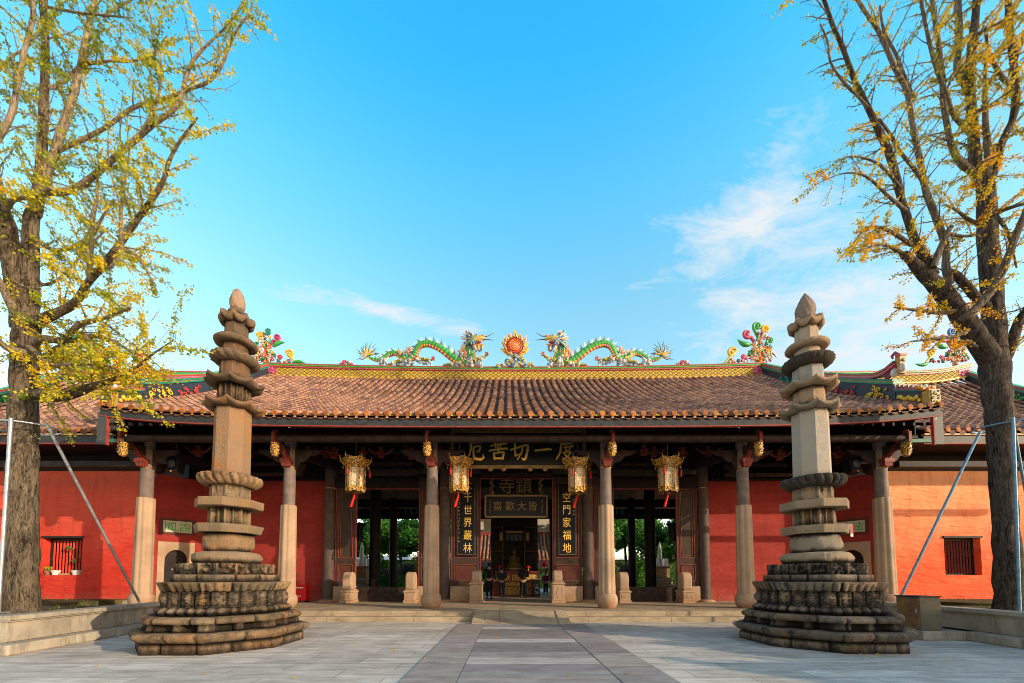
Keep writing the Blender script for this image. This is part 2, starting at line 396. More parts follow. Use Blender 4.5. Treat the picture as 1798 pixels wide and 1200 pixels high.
def copytree(o, dloc=(0, 0, 0), parent=None):
    c = o.copy(); COL.objects.link(c)
    if parent: c.parent = parent
    else: c.location = Vector(o.location)+Vector(dloc)
    for ch in o.children: copytree(ch, parent=c)
    return c
def struct(o): o['kind'] = 'structure'; return o
def text(body, size, loc, mat, name, parent, off=.0, ext=.006, rot=None, sx=1.0, vertical=False, join=None):
    """loc = centre of glyph; faces -Y"""
    cu = bpy.data.curves.new('glyphs', 'FONT'); cu.body = body; cu.size = size; cu.offset = off; cu.extrude = ext
    cu.align_x = 'CENTER'; cu.align_y = 'CENTER'
    t = bpy.data.objects.new('glyphs', cu); COL.objects.link(t)
    dg = bpy.context.evaluated_depsgraph_get(); me = bpy.data.meshes.new_from_object(t.evaluated_get(dg))
    bpy.data.objects.remove(t); bpy.data.curves.remove(cu)
    xs = [v.co.x for v in me.vertices]; ys = [v.co.y for v in me.vertices]
    if xs:
        mx, my = (min(xs)+max(xs))/2, (min(ys)+max(ys))/2
        rot = rot or Matrix.Identity(3)
        base = Matrix.Rotation(PI/2, 3, 'X')
        for v in me.vertices:
            p = Vector(((v.co.x-mx)*sx, v.co.y-my, v.co.z)); v.co = Vector(loc)+rot @ (base @ p)-WP(parent)
    me.materials.clear(); me.materials.append(mat)
    if join is not None: join.append(me); return None
    o = bpy.data.objects.new(name, me); COL.objects.link(o); o.parent = parent; return o
def join_meshes(mes, name, mat, parent):
    v = []; f = []
    for me in mes:
        o = len(v); v += [tuple(x.co) for x in me.vertices]; f += [tuple(i+o for i in p.vertices) for p in me.polygons]
    me = bpy.data.meshes.new(name); me.from_pydata(v, [], f); me.materials.append(mat)
    o = bpy.data.objects.new(name, me); COL.objects.link(o); o.parent = parent; return o
def lerp(a, b, t): return a+(b-a)*t
def jit(c, a=.15, r=rnd):
    k = 1+r.uniform(-a, a); return tuple(max(0, v*k*(1+r.uniform(-a*.25, a*.25))) for v in c)
C_TEAL = (.01, .22, .16); C_GREEN = (.05, .35, .08); C_YEL = (.78, .46, .03); C_RED = (.5, .05, .04); C_PINK = (.5, .07, .13); C_WHITE = (.62, .6, .55)
C_BLUE = (.03, .14, .4); C_ORG = (.75, .2, .03); C_DK = (.02, .03, .05); C_MAG = (.4, .03, .12)

# ================================================================== SETTING
g = MB(); g.add([(-400, -60, 0), (400, -60, 0), (400, 900, 0), (-400, 900, 0)], [(0, 1, 2, 3)])
struct(g.build('courtyard_ground', M['paving']))
# central path: transverse slabs between two kerb rows
g = MB(); y = 1.0; r2 = random.Random(3)
k = 0
while y < 11.9:
    d = r2.uniform(.42, .6); y1 = min(y+d, 11.95)
    base = [(.36, .315, .295), (.47, .42, .39), (.30, .265, .25), (.56, .51, .465)][k % 4 if r2.random() < .7 else r2.randrange(4)]
    g.b2(XC-1.09, XC+1.07, y+.006, y1-.006, .0, .016, jit(base, .1, r2)); y = y1; k += 1
for s_ in (-1, 1):
    y = .6
    while y < 11.9:
        d = r2.uniform(.9, 1.5); y1 = min(y+d, 11.95)
        a, b = sorted((XC+s_*1.105, XC+s_*1.86))
        g.b2(a, b, y+.006, y1-.006, 0, .014+r2.uniform(0, .004), jit((.38, .325, .295), .15, r2)); y = y1
struct(g.build('central_path', M['slab']))
# terrace with two steps
g = MB()
for a, b in ((-15.6, XC-1.35), (XC+1.35, 16.2)):
    g.b2(a, b, 12.95, 13.45, 0, .32); g.b2(a, b, 12.6, 12.95, 0, .155)
g.b2(-15.6, 16.2, 13.45, 29.5, 0, .32)
g.b2(XC-1.35, XC+1.35, 12.95, 13.45, 0, .318)
struct(g.build('terrace_steps', M['step'], bevel=.012))
g = MB()
g.prism([(11.9, .0), (12.948, .316), (12.948, 0)], XC-1.12, XC+1.12, axis='x')
o = struct(g.build('entrance_ramp', M['step']))
g = MB()
for s_ in (-1, 1):
    a, b = sorted((XC+s_*1.125, XC+s_*1.48)); g.prism([(11.9, 0), (11.9, .03), (12.96, .345), (12.96, 0)], a, b, axis='x')
struct(g.build('ramp_kerb', M['step'], bevel=.008))
# planters' soil
for s_, nm in ((-1, 0), (1, 1)):
    g = MB(); pts = []
    if s_ < 0: poly = [(-9.35, 7.5), (-10.05, 12.55), (-15.6, 12.85), (-15.6, 16.55), (-40, 16.55), (-40, 7.5)]
    else: poly = [(10.35, 6.0), (11.0, 12.55), (16.2, 12.85), (16.2, 16.55), (40, 16.55), (40, 6.0)]
    g.prism(poly, .0, .5, axis='z'); struct(g.build('planter_soil', M['soil']))
    gr = MB(); r2 = random.Random(40+nm); 
    for i in range(2600):
        x = s_*r2.uniform(9.4, 22); y = r2.uniform(7.6, 16.4)
        if abs(x) < 9.5+(y-7.5)*.16+(.9 if s_ > 0 else 0): continue
        if abs(x) < 15.7 and y > 12.7: continue
        if r2.random() > .35+.9*noise.noise(Vector((x*.7, y*.7, 3))): continue
        h = r2.uniform(.03, .09); a = r2.uniform(0, 2*PI); w = .018
        gr.add([(x-w*math.cos(a), y-w*math.sin(a), .5), (x+w*math.cos(a), y+w*math.sin(a), .5), (x+.04*math.cos(a+1), y+.04*math.sin(a+1), .5+h)], [(0, 1, 2)], jit((.16, .17, .03), .4, r2))
    o = gr.build('grass', M['vpaint']); o['kind'] = 'stuff'

def planter(name, face, s_, label, endcap):
    root = thing(name, label, 'planter wall', (face[0][0], face[0][1], 0))
    (x0, y0), (x1, y1) = face; d = Vector((x1-x0, y1-y0, 0)); L = d.length; d.normalize()
    ang = math.atan2(d.y, d.x); nrm = Vector((-d.y, d.x, 0))*(1 if s_ < 0 else -1)   # into planter
    def seg(mb, u0, u1, a, b, z0, z1):
        c = Vector((x0, y0, 0))+d*(u0+u1)/2+nrm*(a+b)/2; mb.box((c.x, c.y, (z0+z1)/2), (u1-u0, abs(b-a), z1-z0), ang)
    m = MB(); seg(m, 0, L, 0, .28, .2, .565); m.build('wall', M['wallstone'], root, bevel=.006)
    m = MB()
    for i in range(6): seg(m, i*L/6-(.06 if i == 0 else 0)+.003, (i+1)*L/6-.003, -.09, .34, .60, .69)
    seg(m, -.03, L, -.045, .3, .565, .603); m.build('coping', M['wallstone'], root, bevel=.014)
    m = MB()
    for i in range(5): seg(m, i*L/5-(.32 if i == 0 else 0)+.003, (i+1)*L/5-.003, -.33, .003, 0, .2)
    m.build('plinth', M['wallstone'], root, bevel=.03)
    if endcap:
        sx = s_
        m = MB(); m.b2(x0+sx*.29, x0+sx*9, y0-.0, y0+.28, .2, .562); m.b2(x0, x0+sx*9, y0-.33, y0-.003, 0, .197); m.b2(x0+sx*.35, x0+sx*9, y0-.09, y0+.3, .6, .688)
        m.build('end_wall', M['wallstone'], root, bevel=.01)
    return root
planter('planter_wall', ((-9.22, 7.4), (-10.0, 12.5)), -1, 'warm sunlit stone planter wall with moulded coping under the left ginkgo', True)
planter('planter_wall', ((10.2, 6.2), (10.95, 12.5)), 1, 'bluish shaded stone planter wall with coping under the right ginkgo', False)

# ================================================================== ROOFS
def roof(xa, xb, y0, y1, z0, z1, parent, sag=.5, pitch=.327, ntile=28, lift=0, liftL=None, lfun=None, name='roof_tiles', cap=True, tint=1.0, seed=1, under=True):
    r_ = random.Random(seed)
    xm = (xa+xb)/2; hw = (xb-xa)/2
    lfun = lfun or (lambda x: lift*abs((x-xm)/hw)**3.2)
    def Z(x, t): return z0+(z1-z0)*t-sag*math.sin(PI*min(max(t, 0), 1))*(.75+.25*t)+lfun(x)*(1-.2*t)
    def Y(t): return lerp(y0, y1, t)
    mb = MB(); n = int(round((xb-xa)/pitch)); p = (xb-xa)/n
    basec = [(.52, .265, .16), (.46, .23, .15), (.57, .31, .19), (.35, .18, .135), (.51, .29, .2)]
    for i in range(n+1):
        x = xa+i*p
        off = r_.uniform(0, .3)/ntile
        for j in range(ntile):
            t0 = j/ntile; t1 = (j+1.0)/ntile
            if j == 0: t0 = -.006
            c = jit(r_.choice(basec), .13, r_)
            if r_.random() < .03: c = tuple(v*.6 for v in c)
            dx = r_.uniform(-.008, .008)
            vs = []
            for t, rr, up in ((t0, .104, .05), (t1, .088, .028)):
                for k in range(6):
                    a = PI*k/5
                    vs.append((x+dx+rr*math.cos(a), Y(t), Z(x, t)+.02+up+rr*1.05*math.sin(a)))
            mb.add(vs, [(k, k+1, k+7, k+6) for k in range(5)], c, True)
            mb.add(vs[:6], [(0, 1, 2, 3, 4, 5)], tuple(v*.55 for v in c), False)
        if i < n:
            xc_ = x+p/2; w = p/2-.055
            for j in range(ntile):
                t0 = j/ntile; t1 = (j+1)/ntile
                c = tuple(v*.26 for v in jit(r_.choice(basec), .25, r_))  # pans darkened: shade between the ribs put into the tile colour
                vs = []
                for t, up in ((t0, .03), (t1, 0)):
                    for k in range(4):
                        u = -1+2*k/3; vs.append((xc_+u*w, Y(t), Z(xc_, t)+up+.03*u*u))
                vs += [(xc_+(-1+2*k/3)*w, Y(t0)-.002, Z(xc_, t0)+.03*(-1+2*k/3)**2-.02) for k in range(4)]
                mb.add(vs, [(k, k+1, k+5, k+4) for k in range(3)]+[(k, k+1, k+9, k+8) for k in range(3)], c, False)
    o = mb.build(name, M['tile'], parent)
    if cap:
        mc = MB(); md = MB()
        for i in range(n+1):
            x = xa+i*p; zc = Z(x, 0)+.065; yc = y0-.055
            c = jit((.62, .22, .06), .3, r_)
            vs = [(x+.088*math.cos(2*PI*k/12), yc-.018, zc+.088*math.sin(2*PI*k/12)) for k in range(12)]
            vs += [(v[0], yc+.06, v[2]) for v in vs]
            vs += [(x+.065*math.cos(2*PI*k/12), yc-.024, zc+.065*math.sin(2*PI*k/12)) for k in range(12)]
            mc.add(vs, [(k, (k+1) % 12, 12+(k+1) % 12, 12+k) for k in range(12)]+[tuple(range(12))], c, False)
            mc.add(vs[24:], [tuple(range(12))], tuple(v*.8 for v in c), False)
            if i < n:
                xx = x+p/2; zz = Z(xx, 0)+.01; c = tuple(v*.5 for v in jit((.36, .17, .1), .35, r_))
                pts = [(xx+.145*math.cos(PI+PI*k/8), zz+.03+.17*math.sin(PI+PI*k/8)) for k in range(9)]
                md.prism(pts, y0-.05, y0-.02, c)
        mc.build('tile_end_caps', M['tile'], parent); md.build('drip_tiles', M['tile'], parent)
    if under:
        mu = MB(); N = 14; K = 24
        vs = [(lerp(xa, xb, i/K), Y(t/N)+.02, Z(lerp(xa, xb, i/K), t/N)-.07-(.0 if t == 0 else .1)) for t in range(N+1) for i in range(K+1)]
        mu.add(vs, [(t*(K+1)+i, t*(K+1)+i+1, (t+1)*(K+1)+i+1, (t+1)*(K+1)+i) for t in range(N) for i in range(K)], None, False)
        mu.build('roof_boarding', M['wood_black'], parent)
    return Z, Y, lfun
hall = thing('temple_gate_hall', 'wide temple gate hall with curved clay tile roof, dragons on its ridge and stone columns', 'temple hall', (XC, 14.1, .32))
XA, XB = XC-13.35, XC+13.35; YE, YR = 12.45, 20.8; ZE, ZR = 6.52, 11.98
def mlift(x):
    u = abs((x-XC)/13.35); return .10*u**2+.22*u**7
Zm, Ym, lm = roof(XA, XB, YE, YR, ZE, ZR, hall, sag=.34, lfun=mlift, ntile=30, seed=2)
# back slope and gables close the roof
mb = MB(); K = 20
vs = []
for i in range(K+1):
    x = lerp(XA, XB, i/K); vs += [(x, YR, ZR+mlift(x)*.8), (x, 25, 8.9), (x, 29.2, 6.3)]
mb.add(vs, [(i*3+k, i*3+3+k, i*3+4+k, i*3+1+k) for i in range(K) for k in range(2)], (.35, .17, .1))
mb.build('rear_roof_slope', M['tile'], hall)
for x in (XA+.03, XB-.03):
    mb = MB()
    poly = [(Ym(t/12), Zm(x, t/12)-.18) for t in range(1, 13)]+[(25, 8.7), (28.9, 6.2), (28.9, 5.9), (13.2, 5.95)]
    mb.prism(poly, x-.02, x+.02, axis='x'); mb.build('gable_board', M['wood_black'], hall)

# ridge of the main roof
def ridge_path(xa, xb, y, zf, n=40): return [(lerp(xa, xb, i/n), y, zf(lerp(xa, xb, i/n))) for i in range(n+1)]
def ridgez(x): return ZR-.12+.24*abs((x-XC)/13.35)**2.2
def sec(y0, y1, z0, z1): return [(y0, z0), (y1, z0), (y1, z1), (y0, z1)]
def ridge(parent, xa, xb, y, zf, name='roof_ridge', h=.42, magenta=True, x_in=None):
    m = MB(); m.strip(ridge_path(xa, xb, y, zf), sec(-.16, .16, .08, .08+h)); rr = m.build(name, M['lattice'], parent)
    m = MB()
    for (a, b, z0, z1, c) in ((-.19, .19, 0.0, .08, C_YEL), (-.21, .21, .08+h, .13+h, C_MAG), (-.19, .19, .13+h, .17+h, C_YEL), (-.24, .24, .17+h, .225+h, C_GREEN), (-.2, .2, .225+h, .25+h, C_YEL), (-.23, .23, .25+h, .29+h, C_RED), (-.17, .17, .29+h, .335+h, C_TEAL)):
        m.strip(ridge_path(xa-.02, xb+.02, y, zf), sec(a, b, z0, z1), c)
    x = xa
    while x < xb:       # small drop studs under the lattice
        m.ell((x, y-.2, zf(x)+.0), (.05, .04, .035), 6, 4, C_YEL); x += .42
    m.build('ridge_moulding', M['glaze'], rr)
    if magenta:
        m = MB()
        for xe, s_ in ((xa, 1), (xb, -1)):
            if x_in is not None and s_ != x_in: continue
            a, b = sorted((xe-s_*.02, xe+s_*.62)); m.strip(ridge_path(a, b, y, zf, 4), sec(-.175, .175, .085, .075+h), C_MAG)
            r_ = random.Random(5)
            for q in range(26): m.ell((r_.uniform(a+.05, b-.05), y-.18, zf(a)+.1+r_.uniform(.03, h-.06)), r_.uniform(.03, .055), 6, 4, jit((.55, .12, .25), .4, r_))
        m.build('ridge_end_panel', M['glaze'], rr)
    return rr
main_ridge = ridge(hall, XA+.05, XB-.05, YR, ridgez, h=.40)

def spiral(mb, c, r0, turns, a0, col, rad, flip=1, y=0, tail=None, n=22):
    """flat scroll in the XZ plane: optional stem from tail point"""
    pts = []; rs = []
    for i in range(n+1):
        t = i/n; a = a0+flip*t*turns*2*PI; r = r0*(1-t*.82)
        pts.append((c[0]+r*math.cos(a), c[1]+y, c[2]+r*math.sin(a))); rs.append(rad*(1-.35*t))
    if tail:
        p0 = Vector(tail); p1 = Vector(pts[0]); mid = (p0+p1)/2
        q = [p0.lerp(p1, k/4) for k in range(4)]; pts = [tuple(v) for v in q]+pts; rs = [rad*.6, rad*.8, rad, rad]+rs
    mb.tube(pts, rs, 6, col); mb.ell(pts[-1], rad*1.2, 6, 4, col)

# verge ridges running down the gable edges (curved, with relief panels)
def verge(parent, x, side, Zf, Yf, t_top, t_bot, seed, h0=.55, h1=.95, curlh=.75):
    r_ = random.Random(seed)
    def P(t, dz): return Vector((x, Yf(t), Zf(x, t)+dz))
    N = 22; ts = [lerp(t_top, t_bot, i/N) for i in range(N+1)]
    def hh(i): return lerp(h0, h1, (i/N)**.8)
    m = MB(); vs = []
    for i, t in enumerate(ts):
        h = hh(i)
        for dx, z in ((-.13, .0), (.13, .0), (.13, h*.68), (-.13, h*.68)): vs.append((x+dx, Yf(t), Zf(x, t)+z))
    n = 4; fs = [(i*n+k, i*n+(k+1) % n, (i+1)*n+(k+1) % n, (i+1)*n+k) for i in range(N) for k in range(n)]+[(3, 2, 1, 0), (N*4, N*4+1, N*4+2, N*4+3)]
    m.add(vs, fs, (.025, .04, .065)); vb = m.build('verge_ridge', M['glaze'], parent)
    m = MB()
    for (a, b, w, c) in ((.68, .75, .19, C_TEAL), (.75, .79, .15, C_YEL), (.79, .87, .2, C_TEAL), (.87, .93, .17, C_PINK), (.93, .97, .14, C_WHITE), (.97, 1.03, .19, C_RED), (1.03, 1.08, .15, C_GREEN)):
        vs = []
        for i, t in enumerate(ts):
            h = hh(i); e = curlh*max(0, (i-N+3)/3)**2 if a > .8 else 0
            for dx, z in ((-w, a*h), (w, a*h), (w, b*h), (-w, b*h)): vs.append((x+dx, Yf(t), Zf(x, t)+z+e*.6))
        m.add(vs, fs, c)
    m.build('verge_moulding', M['glaze'], vb)
    m = MB()
    inn = x-side*.15      # inner face looks toward the centre
    for u, c in ((.30, C_TEAL), (.52, C_GREEN), (.74, C_RED), (.92, C_YEL)):
        i = int(u*N); t = ts[i]; h = hh(i)*.62; cy = Yf(t); cz = Zf(x, t)+h*.52
        for q in range(16):
            yy = cy+r_.uniform(-.5, .5); tt = t+(yy-cy)/(Yf(1)-Yf(0)); zz = Zf(x, tt)+h*.5+r_.uniform(-.3, .3)*h
            pts = []; rr = r_.uniform(.04, .1); a0 = r_.uniform(0, 6)
            for k in range(9): pts.append((inn-side*.02, yy+rr*(1-k/11)*math.cos(a0+k*.7), zz+rr*(1-k/11)*math.sin(a0+k*.7)))
            m.tube(pts, .022, 5, jit(c, .3, r_))
    m.build('relief_panel', M['glaze'], vb)
    return vb, P, ts
for s_, x in ((-1, XA+.12), (1, XB-.12)):
    vb, P, ts = verge(hall, x, s_, Zm, Ym, .985, .135, 60+s_, h0=.62, h1=1.0)
    # upturned curl and the lower stepped end
    m = MB(); t = .135; b = P(t, 1.08)
    m.tube([b+Vector((0, .5, -.05)), b+Vector((0, .2, .1)), b+Vector((0, 0, .35)), b+Vector((0, -.06, .62)), b+Vector((0, .06, .76)), b+Vector((0, .18, .7)), b+Vector((0, .14, .6))], [.07, .08, .08, .07, .06, .045, .03], 8, (.32, .06, .07))
    m.box(b+Vector((0, -.14, .22)), (.2, .13, .62), col=(.45, .25, .04)); m.box(b+Vector((0, -.14, .56)), (.24, .17, .07), col=C_RED)
    m.ell(b+Vector((0, -.17, .36)), (.1, .08, .07), 8, 5, (.1, .2, .08)); m.ell(b+Vector((-s_*.12, -.3, .05)), (.1, .1, .16), 8, 5, C_WHITE); m.ell(b+Vector((-s_*.12, .02, .02)), (.1, .1, .16), 8, 5, C_WHITE)
    m.build('verge_finial', M['glaze'], vb)
    m = MB(); z0 = Zm(x, .07)
    m.prism([(Ym(.135)-.02, Zm(x, .135)), (Ym(.02), Zm(x, .02)), (Ym(.02), Zm(x, .02)+.5), (Ym(.135)-.02, Zm(x, .135)+.42)], x-.125, x+.125, (.025, .04, .065), axis='x')
    m.prism([(Ym(.135)-.02, Zm(x, .135)+.42), (Ym(.02), Zm(x, .02)+.5), (Ym(.02), Zm(x, .02)+.56), (Ym(.135)-.02, Zm(x, .135)+.48)], x-.17, x+.17, C_TEAL, axis='x')
    m.prism([(Ym(.135)-.02, Zm(x, .135)+.48), (Ym(.02), Zm(x, .02)+.56), (Ym(.02), Zm(x, .02)+.61), (Ym(.135)-.02, Zm(x, .135)+.53)], x-.2, x+.2, C_PINK, axis='x')
    r_ = random.Random(9)
    for q in range(9):
        yy = lerp(Ym(.12), Ym(.04), q/8); m.ell((x-s_*.14, yy, Zm(x, (yy-YE)/(YR-YE))+.24+r_.uniform(-.06, .06)), (.05, .07, .08), 7, 5, jit(C_YEL, .25, r_))
    for q in range(6): m.box((x, lerp(Ym(.12), Ym(.03), q/5), Zm(x, .03+.09*(1-q/5))+.62), (.34, .12, .1), col=jit((.3, .13, .09), .2, r_))
    m.box((x, Ym(.012), Zm(x, .012)+.28), (.34, .24, .5), col=(.40, .24, .03)); m.box((x, Ym(.012)-.01, Zm(x, .012)+.28), (.26, .26, .44), col=(.03, .06, .04))
    for q in range(12): m.ell((x+r_.uniform(-.1, .1), Ym(.012)-.14, Zm(x, .012)+.28+r_.uniform(-.18, .18)), .035, 6, 4, jit(C_YEL, .3, r_))
    for q in range(9): m.ell((x-s_*(-.1+.06*q), Ym(.02)-.03, Zm(x, .012)+.63+r_.uniform(-.03, .06)), r_.uniform(.05, .09), 7, 5, jit(r_.choice([C_WHITE, C_YEL, C_ORG, C_GREEN]), .3, r_))
    m.build('verge_foot', M['glaze'], vb)

# ridge-end scroll ornaments (things standing on the ridges)
def scroll_ornament(cx, y, z, s, side, label, pal, seed):
    """cx: ridge end; grows inward on the side away from 'side'"""
    root = thing('ridge_scroll_ornament', label, 'roof ornament', (cx, y, z), 'coloured scroll ornaments on the ridge ends')
    r_ = random.Random(seed); d = -side
    def X(u): return cx+d*u*s
    def Z_(v): return z+v*s
    m = MB()
    spiral(m, (X(1.75), y, Z_(.62)), .26*s, 1.25, (0 if d > 0 else PI)+2.6*d, pal[0], .075*s, -d, tail=(X(2.15), y, Z_(.08)))
    spiral(m, (X(.95), y, Z_(1.62)), .24*s, 1.2, (0 if d > 0 else PI)+3.9*d, pal[1], .085*s, d, tail=(X(.45), y, Z_(.95)))
    spiral(m, (X(.42), y, Z_(2.0)), .22*s, 1.25, PI*1.1, pal[2], .075*s, d, tail=(X(.3), y, Z_(1.2)))
    spiral(m, (X(.0), y, Z_(1.85)), .2*s, 1.2, PI*.9, pal[3], .075*s, d, tail=(X(.1), y, Z_(1.3)))
    spiral(m, (X(.12), y-.06, Z_(1.42)), .15*s, 1.4, 0, C_WHITE, .05*s, -d)
    spiral(m, (X(-.22), y, Z_(1.25)), .16*s, 1.2, PI*.9, C_GREEN, .06*s, d, tail=(X(.1), y, Z_(.9)))
    spiral(m, (X(1.2), y-.04, Z_(.42)), .14*s, 1.3, 0, C_PINK, .05*s, d, tail=(X(1.0), y, Z_(.1)))
    spiral(m, (X(.62), y-.08, Z_(1.0)), .13*s, 1.4, 1, C_ORG, .045*s, -d)
    spiral(m, (X(.9), y-.05, Z_(.55)), .13*s, 1.4, 2, C_TEAL, .045*s, d)
    spiral(m, (X(-.05), y-.1, Z_(.55)), .15*s, 1.4, 2, C_YEL, .05*s, d)
    m.build('scroll', M['glaze'], root)
    m = MB()
    def leaf(u0, v0, u1, v1, w, c):
        p0 = Vector((X(u0), y, Z_(v0))); p1 = Vector((X(u1), y, Z_(v1))); n_ = (p1-p0).cross(Vector((0, 1, 0))).normalized()
        pts = [p0.lerp(p1, k/6)+n_*.12*s*math.sin(PI*k/6) for k in range(7)]
        m.tube(pts, [w*s*v for v in (.35, .8, 1, 1, .8, .5, .15)], 7, c)
    leaf(.75, 1.05, 1.45, 1.32, .13, C_GREEN); leaf(1.9, .1, 2.75, .02, .1, C_GREEN); leaf(.5, .55, .8, .78, .12, C_GREEN)
    for k in range(9):
        a = R(15+k*17); c = [C_YEL, C_PINK, C_GREEN, C_MAG, C_ORG][k % 5]
        leaf(.35, .75, .35+.75*math.cos(a)*1.0, .62-.6*math.sin(a), .075, c)
    for k in range(5): leaf(.4-.1*k, .7, -.2-.08*k, .9-.14*k, .07, [C_RED, C_YEL, C_GREEN, C_PINK, C_WHITE][k])
    m.build('acanthus_leaves', M['glaze'], root)
    m = MB()
    for k in range(90):
        u = r_.uniform(-.35, 1.05); v = r_.uniform(.15, 1.65)
        if abs(u-.3) > .68-.22*v: continue
        c = r_.choice([C_YEL, C_ORG, C_PINK, C_WHITE, C_TEAL, C_GREEN])
        for q in range(5):
            a = q*2*PI/5; m.ell((X(u)+.055*s*math.cos(a), y-.08-r_.uniform(0, .05), Z_(v)+.055*s*math.sin(a)), .045*s, 6, 4, jit(c, .2, r_))
        m.ell((X(u), y-.15, Z_(v)), .03*s, 6, 4, C_WHITE)
    for k in range(16):
        u = 1.0+r_.uniform(0, .95); m.ell((X(u), y-.04, Z_(.1+r_.uniform(0, .16))), r_.uniform(.05, .1)*s, 7, 5, jit(r_.choice([C_WHITE, C_MAG, C_ORG, C_TEAL]), .25, r_))
    m.tube([(X(.35), y, Z_(-.05)), (X(.38), y, Z_(.6)), (X(.3), y, Z_(1.3)), (X(.2), y, Z_(1.7))], [.13*s, .1*s, .08*s, .04*s], 8, C_ORG)
    m.build('flower_cluster', M['glaze'], root)
    return root
zt = .40+.335-.0
scroll_ornament(XA-.35, YR, ridgez(XA)+zt-.05, .92, -1, 'pink, green and yellow scroll ornament on the main ridge behind the left stone pagoda', [C_YEL, C_MAG, C_TEAL, C_YEL], 3)
scroll_ornament(XB+.15, YR, ridgez(XB)+zt-.05, 1.05, 1, 'pink, green and yellow scroll ornament on the main ridge beside the right stone pagoda', [C_YEL, C_PINK, C_GREEN, C_YEL], 4)
for s_ in (-1, 1):     # little cloud rosettes on the ridge
    o = MB(); x0 = XC+s_*9.0; r_ = random.Random(5)
    for k in range(10): o.ell((x0+r_.uniform(-.35, .35), YR-.05, ridgez(x0)+zt+.07+r_.uniform(-.02, .12)), r_.uniform(.07, .12), 8, 5, jit(r_.choice([C_PINK, C_WHITE, C_TEAL]), .2, r_))
    spiral(o, (x0-.1, YR-.15, ridgez(x0)+zt+.12), .13, 1.3, 0, C_PINK, .04)
    tag(o.build('cloud_rosette', M['glaze']), 'small pink and white cloud rosette on the ridge to the %s of the dragons' % ('left' if s_ < 0 else 'right'), 'roof ornament', 'cloud rosettes on the ridge')

# eave board, painted strip and fascia of the main roof
N = 60
def eavestrip(parent, name, xa, xb, zf, y0, y1, z0, z1, mat, col=None):
    m = MB(); m.strip([(lerp(xa, xb, i/N), 0, zf(lerp(xa, xb, i/N))) for i in range(N+1)], sec(y0, y1, z0, z1), col); return m.build(name, mat, parent)
zf = lambda x: lm(x)+.04*abs((x-XC)/13.35)**4
fas = eavestrip(hall, 'fascia_board', XA-.05, XB+.05, zf, YE, YE+.08, 6.20, 6.44, None or M['greypaint'])
eavestrip(fas, 'red_lower_edge', XA-.05, XB+.05, zf, YE-.012, YE+.09, 6.165, 6.20, M['redline'])
m = MB(); m.strip([(lerp(XA-.05, XB+.05, i/N), 0, zf(lerp(XA, XB, i/N))) for i in range(N+1)], sec(YE-.05, YE+.1, 6.44, 6.50), (.55, .27, .13))
m.strip([(lerp(XA-.05, XB+.05, i/N), 0, zf(lerp(XA, XB, i/N))) for i in range(N+1)], sec(YE-.03, YE+.09, 6.50, 6.545), (.6, .38, .06))
r_ = random.Random(8); x = XA
while x < XB:
    for k in range(3): m.ell((x+k*.05-.05, YE-.05, zf(x)+6.53+.02*(k == 1)), (.03, .02, .03), 6, 4, jit((.5, .45, .05), .3, r_))
    x += .327*2
m.build('painted_eave_strip', M['vpaint'], hall)
# side returns that step the fascia down to the wing eaves
def fmat():
    t = MT('peeling_grey_fascia'); n = t.noise(5, 6, .75); c = ramp(t.nt, n, [(.62, (.055, .06, .065)), (.65, (.5, .48, .44))])
    t.color(c).set(.6).bump(n, .3, .01); return t.m
M['peel'] = fmat()
for s_ in (-1, 1):
    x = XC+s_*13.32
    m = MB(); m.b2(x-.14, x+.14, YE+.002, YE+.078, 5.62, 6.34+mlift(XB)); rt = m.build('fascia_return', M['peel'], hall)
    m = MB(); m.b2(x-s_*.14, x-s_*.18, YE-.008, YE+.08, 5.6, 6.2+mlift(XB)); m.build('red_edge', M['redline'], rt)

